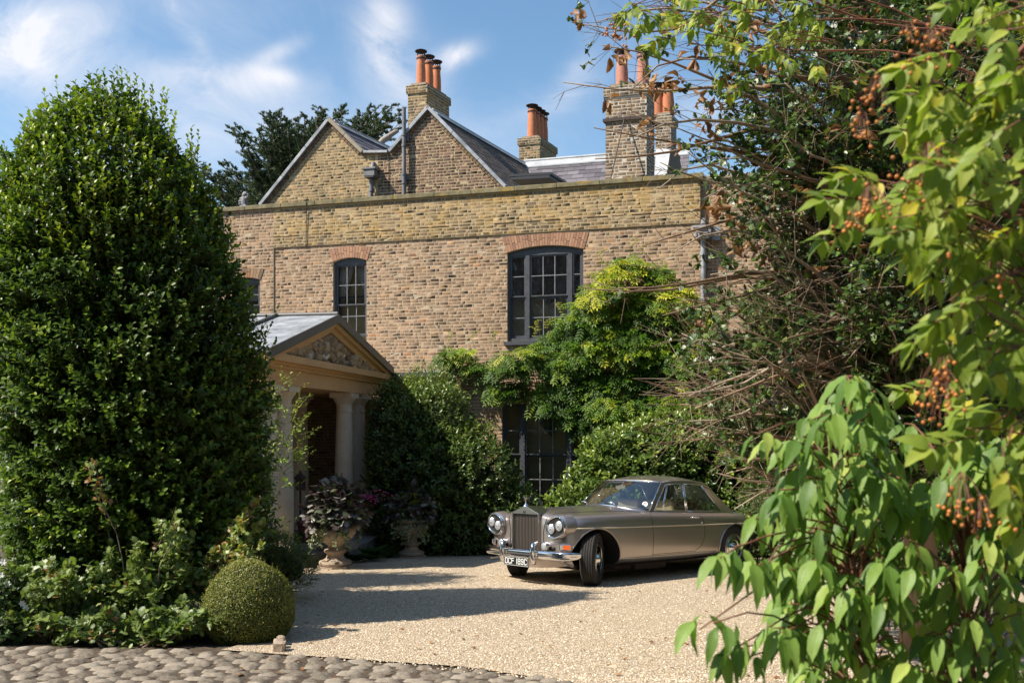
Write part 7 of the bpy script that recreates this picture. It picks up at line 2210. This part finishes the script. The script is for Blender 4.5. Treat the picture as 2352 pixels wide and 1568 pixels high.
# ------------------------------------------------------------ broad leaved shrub and berry tree right in front
def fine_leaf(seed, w=.25, droop=.18, n=9):
    r = random.Random(seed); V = []; T = []; UV = []; cu = r.uniform(.6, 1.6) * droop; tw = r.uniform(-.25, .25); fold = r.uniform(.10, .28); bow = r.uniform(-.05, .05)
    for i in range(n + 1):
        f = i / n; ww = w * (math.sin(math.pi * min(1, f * 1.0) ** .72) ** .85) * (1 - .25 * f) if 0 < f < 1 else .004
        for j in (-1, -.5, 0, .5, 1):
            wav = .018 * math.sin(f * 17 + j * 3 + seed) * abs(j)
            x = j * ww + bow * math.sin(math.pi * f); z = fold * abs(j) * ww - cu * f * f + wav + tw * j * ww * f; V.append((x, f, z)); UV.append((.5 + j * .5 * (ww / w) * .9, f))
    for i in range(n):
        for j in range(4): a = i * 5 + j; T.append((a, a + 1, a + 6, a + 5))
    me = me_np('leaf', np.array(V), np.array(T), np.full(len(V), r.uniform(.1, .9)), True, np.array(UV)); return me


def leaf_arrays(me):
    V = np.zeros(len(me.vertices) * 3); me.vertices.foreach_get('co', V); T = np.zeros(len(me.polygons) * 4, np.int32); me.polygons.foreach_get('vertices', T); UV = np.zeros(len(me.loops) * 2); me.uv_layers[0].data.foreach_get('uv', UV)
    UVv = np.zeros((len(me.vertices), 2)); UVv[T] = UV.reshape(-1, 2); return V.reshape(-1, 3), T.reshape(-1, 4), UVv


def place_leaves(root, meshes, mat, L_, limit=300):
    """L_: list of (pos, axis, normal, length); nearest `limit` become objects, the rest one mesh"""
    L_ = sorted(L_, key=lambda q: q[0][1] / q[3]); arr = [leaf_arrays(m) for m in meshes]; off = Vector(tuple(wo(root)))
    rv = []; rt = []; rc = []; ru = []; n0 = 0
    for i, (p, ax, nr, L) in enumerate(L_):
        a = unit(ax); s = unit(np.cross(a, nr)); nn = np.cross(s, a); k = R.randrange(len(meshes))
        if i < limit:
            o = bpy.data.objects.new('leaf', meshes[k]); COL.objects.link(o); o.parent = root
            o.matrix_basis = Matrix(((s[0] * L, a[0] * L, nn[0] * L, p[0] - off[0]), (s[1] * L, a[1] * L, nn[1] * L, p[1] - off[1]), (s[2] * L, a[2] * L, nn[2] * L, p[2] - off[2]), (0, 0, 0, 1)))
        else:
            V, T, U = arr[k]; v = p + (V[:, :1] * s + V[:, 1:2] * a + V[:, 2:] * nn) * L; rv.append(v); rt.append(T + n0); rc.append(np.full(len(V), R.random())); ru.append(U); n0 += len(V)
    if rv: link('leaves', me_np('leaves', np.concatenate(rv), np.concatenate(rt), np.concatenate(rc), True, np.concatenate(ru)), mat, root, kind='stuff')


def broad_shrub():
    t = thing('broad_leaved_shrub', 'foreground shrub with large drooping pointed mid green leaves at the lower right', 'shrub', (1.22, 2.45, float(gz(1.2, 2.45))))
    meshes = [fine_leaf(i, .18 + .02 * (i % 3), .26) for i in range(14)]
    for m in meshes: m.materials.append(m_big)
    W_ = MB(); root = np.array((1.22, 2.45, float(gz(1.2, 2.45)))); trunk = [root, P(2232, 1560, 2.5), P(2222, 1380, 2.5), P(2215, 1180, 2.55), P(2190, 1020, 2.6)]; W_.tube(trunk, [.016, .012, .010, .007, .004], 8, .2)
    t2 = [root + (-.1, .1, 0), P(1990, 1500, 2.7), P(1960, 1300, 2.7), P(1940, 1120, 2.7), P(1950, 880, 2.65)]; W_.tube(t2, [.013, .010, .008, .006, .003], 8, .2)
    poly = [(1765, 1330), (1775, 1200), (1790, 1030), (1810, 1020), (1850, 970), (1890, 900), (1950, 860), (2010, 880), (2070, 930), (2120, 1000), (2200, 1000), (2352, 980), (2352, 1600), (1900, 1600), (1800, 1500), (1800, 1400), (1775, 1350)]
    x, y = region(300, poly); nodes = [(a, b, R.uniform(2.25, 3.0)) for a, b in zip(x, y)]
    nodes += [(1600, 1425, 2.2), (1645, 1440, 2.2), (1690, 1475, 2.25), (1655, 1500, 2.25), (1720, 1510, 2.3), (1650, 1275, 2.3), (1680, 1265, 2.35), (1725, 1290, 2.3), (1755, 1300, 2.4), (1745, 1290, 2.3), (1740, 1000, 2.35), (1765, 1010, 2.4), (1955, 862, 2.4), (1985, 870, 2.45), (1795, 1450, 2.3), (1780, 1440, 2.3), (1800, 1290, 2.35), (1770, 1150, 2.4), (1735, 1185, 2.5), (1830, 1010, 2.35), (2010, 900, 2.4), (1850, 960, 2.4)]
    Ls = []
    for (a, b, Z) in nodes:
        p = P(a, b, Z); tr = trunk if a > 2080 else t2; TA = np.array(tr); h = np.clip(p[2] - R.uniform(.03, .3), TA[0, 2] + .2, TA[-1, 2]); k_ = np.interp(h, TA[:, 2], range(len(tr))); i0 = int(min(k_, len(tr) - 2)); s0 = TA[i0] + (TA[i0 + 1] - TA[i0]) * (k_ - i0)
        pts = curve_branch(W_, s0, p, .0045, .002, .10, 6, .03, 5, R, .25); al = unit(pts[-1] - pts[-2]); m = R.randrange(3, 6); a0 = R.random() * 6.28; sz = R.uniform(.75, 1.1)
        for j in range(m):
            an = a0 + j * 2.3; out = np.array((math.cos(an), math.sin(an) * .8 - .15, 0)); ax = out * R.uniform(.35, .8) + np.array((0, 0, R.uniform(-1.1, -.35))) + al * .2; nr = out * R.uniform(.5, .9) + np.array((0, 0, .8)) + np.array((0, -.35, 0))
            c = p - al * .03 * (j // 2) + out * .012; Ls.append((c, ax, nr, R.uniform(.080, .122) * sz))
    place_leaves(t, meshes, m_big, Ls); W_.obj('branches', m_rtwig, t, smooth=True)


broad_shrub()


def berry_tree(label, poly, n, Zr, Lr, clusters, trunk_x, name='berry_tree', extra=(), lim=300, rb_=.0078, reach=1.0):
    base = P(trunk_x, 1500, sum(Zr) / 2); t = thing(name, label, 'tree', (base[0], base[1], float(gz(base[0], base[1]))))
    meshes = [fine_leaf(100 + i, .27 + .03 * (i % 3), .30) for i in range(10)]
    for m in meshes: m.materials.append(m_rowan)
    W_ = MB(); x, y = region(n, poly); Ls = []; g0 = float(gz(base[0], base[1])); top = P(trunk_x - 20, -80, base[1]); tr = [np.array((base[0], base[1], g0)), P(trunk_x - 10, 900, base[1]), P(trunk_x, 300, base[1]), top]; W_.tube(tr, [.016, .013, .010, .006], 8, .2); TA = np.array(tr)
    for (a, b) in list(zip(x, y)) + list(extra):
        Z = R.uniform(*Zr); p = P(a, b, Z); h = np.clip(p[2] - R.uniform(-.1, .25), g0 + .3, TA[-1, 2]); k_ = np.interp(h, TA[:, 2], range(4)); i0 = int(min(k_, 2)); s0 = TA[i0] + (TA[i0 + 1] - TA[i0]) * (k_ - i0); v0 = s0 - p; s0 = p + v0 * min(1, reach * R.uniform(.6, 1.1) / np.linalg.norm(v0)) + np.array((0, 0, R.uniform(-.1, .2) * reach))
        pts = curve_branch(W_, s0, p, .0034, .0015, .08, 6, .03, 5, R, .5); d = unit(np.array((R.gauss(-.35, .7), R.gauss(0, .6), R.uniform(-1.0, .2)))); L = R.uniform(*Lr); sd = unit(np.cross(d, (R.gauss(0, .3), -1, .3)))
        W_.tube([p, p + d * L * 1.9], .0013, 4, .6)
        for j in range(4):
            c = p + d * L * (.35 + .5 * j)
            for sgn in (-1, 1): Ls.append((c, sd * sgn * .8 + d * .5 + np.array((0, 0, -.35)), np.array((0, -.5, .8)) + rnd_dir(1)[0] * .4, L * R.uniform(.75, 1.05)))
        Ls.append((p + d * L * 1.85, d + np.array((0, 0, -.2)), np.array((0, -.5, .8)), L))
    for q in range(5):
        e = P(x[q * 7] + 10, y[q * 7], sum(Zr) / 2); s0 = TA[2] + (TA[3] - TA[2]) * R.uniform(-.6, .9); curve_branch(W_, s0, e, .009, .003, .1, 10, .03, 6, R, .3)
    place_leaves(t, meshes, m_rowan, Ls, lim)
    for (a, b, w, m) in clusters:
        c = P(a, b, Zr[0] + .05); A = Acc(); s = Zr[0] / FPX; pts = c + G.normal(size=(m, 3)) * np.array((w * s, w * s * .6, w * s * .8)) * .5; up_ = c + np.array((w * s * .6, .05, w * s * 1.3)); B = MB()
        for q in pts: A.add(q + IV * R.uniform(.8, 1.1) * rb_, IT, .5); B.tube([up_, (up_ + q) / 2 + np.array((0, 0, .01)), q], .0006, 3)
        link('berry_cluster', A.mesh('berry_cluster', True), m_berry, t, kind='stuff'); B.obj('berry_stalk', m_rtwig, t, kind='stuff')
    W_.obj('branches', m_rtwig, t, smooth=True)


berry_tree('close out of focus branches with pale green leaves and orange berries at the right edge', [(2160, 60), (2240, -40), (2400, -40), (2400, 1080), (2330, 1150), (2230, 1020), (2150, 900), (2130, 740), (2210, 640), (2120, 540), (2000, 520), (1960, 470), (2010, 380), (2080, 330), (2130, 200)], 120, (1.75, 2.5), (.050, .072),
           [(2130, 120, 60, 26), (2085, 80, 36, 10), (2010, 225, 60, 22), (1975, 300, 50, 14), (2110, 410, 80, 26), (1985, 480, 60, 24), (1960, 520, 40, 12), (2165, 870, 50, 14), (2150, 930, 70, 34), (2200, 1160, 60, 18), (2250, 1200, 50, 12), (2330, 1190, 50, 12), (2300, 640, 40, 8), (2180, 600, 40, 6)], 2480, reach=.55, rb_=.0048)
berry_tree('thin branches with small green leaves and a few berries across the upper sky', [(1370, -20), (1440, -30), (1700, -40), (1900, -20), (1900, 130), (1760, 200), (1600, 110), (1500, 130), (1440, 110)], 46, (4.6, 5.6), (.06, .08),
           [(1405, 65, 34, 18), (1425, 85, 24, 10), (1640, 60, 30, 8), (1800, 140, 30, 8)], 2520, reach=.35, extra=[(1430, 30), (1465, 70), (1480, 20), (1510, 60), (1545, 20), (1560, 80), (1900, 200), (1700, 120)], lim=150, rb_=.0075)


# ------------------------------------------------------------ the wood that surrounds the garden behind the photographer
def wood():
    A = Acc(); pts = []
    for (x0, y0, x1, y1, h) in ((-34, 6, -28, -18, 14), (-28, -18, 26, -20, 18), (26, -20, 32, 14, 15), (32, 14, 30, 40, 10)):
        n = 13000; f = G.random(n); z = G.random(n) ** .8; b = np.stack([x0 + (x1 - x0) * f, y0 + (y1 - y0) * f], -1); hh = h * (1 + .22 * np.sin(b[:, 0] * .5 + 1) * np.cos(b[:, 1] * .4) + .12 * np.sin(b[:, 0] * 1.7)); d = G.normal(size=(n, 2)) * .9
        pts.append(np.stack([b[:, 0] + d[:, 0], b[:, 1] + d[:, 1], gz(b[:, 0], b[:, 1]) + z * hh], -1))
    p = np.concatenate(pts); leaves(A, p, rnd_dir(len(p)), rnd_dir(len(p)), G.uniform(.5, 1.0, len(p)), TS, G.normal(.35, .2, len(p)), 1.6)
    link('woodland', A.mesh('woodland'), m_cedar, kind='stuff', label='dark belt of woodland trees enclosing the garden', cat='woodland')


wood()

# fallen leaves on the drive and cobbles
A = Acc(); n = 170; X = G.uniform(-2.1, 3.2, n); Y = 7.0 + G.random(n) ** 1.3 * 9.5; X = np.where(G.random(n) < .5, -2.2 + G.random(n) ** 2 * 2 - (Y - 9).clip(0) * .15, X)
leaves(A, np.stack([X, Y, gz(X, Y) + .026], -1), np.stack([G.normal(size=n), G.normal(size=n), G.normal(0, .12, n)], -1), np.tile((0, 0, 1.), (n, 1)) + rnd_dir(n) * .3, G.uniform(.03, .065, n), TO, G.normal(.45, .25, n), 1.2)
link('fallen_leaves', A.mesh('fallen_leaves'), m_deadl, kind='stuff', label='a few curled brown leaves fallen on the gravel drive', cat='leaves')
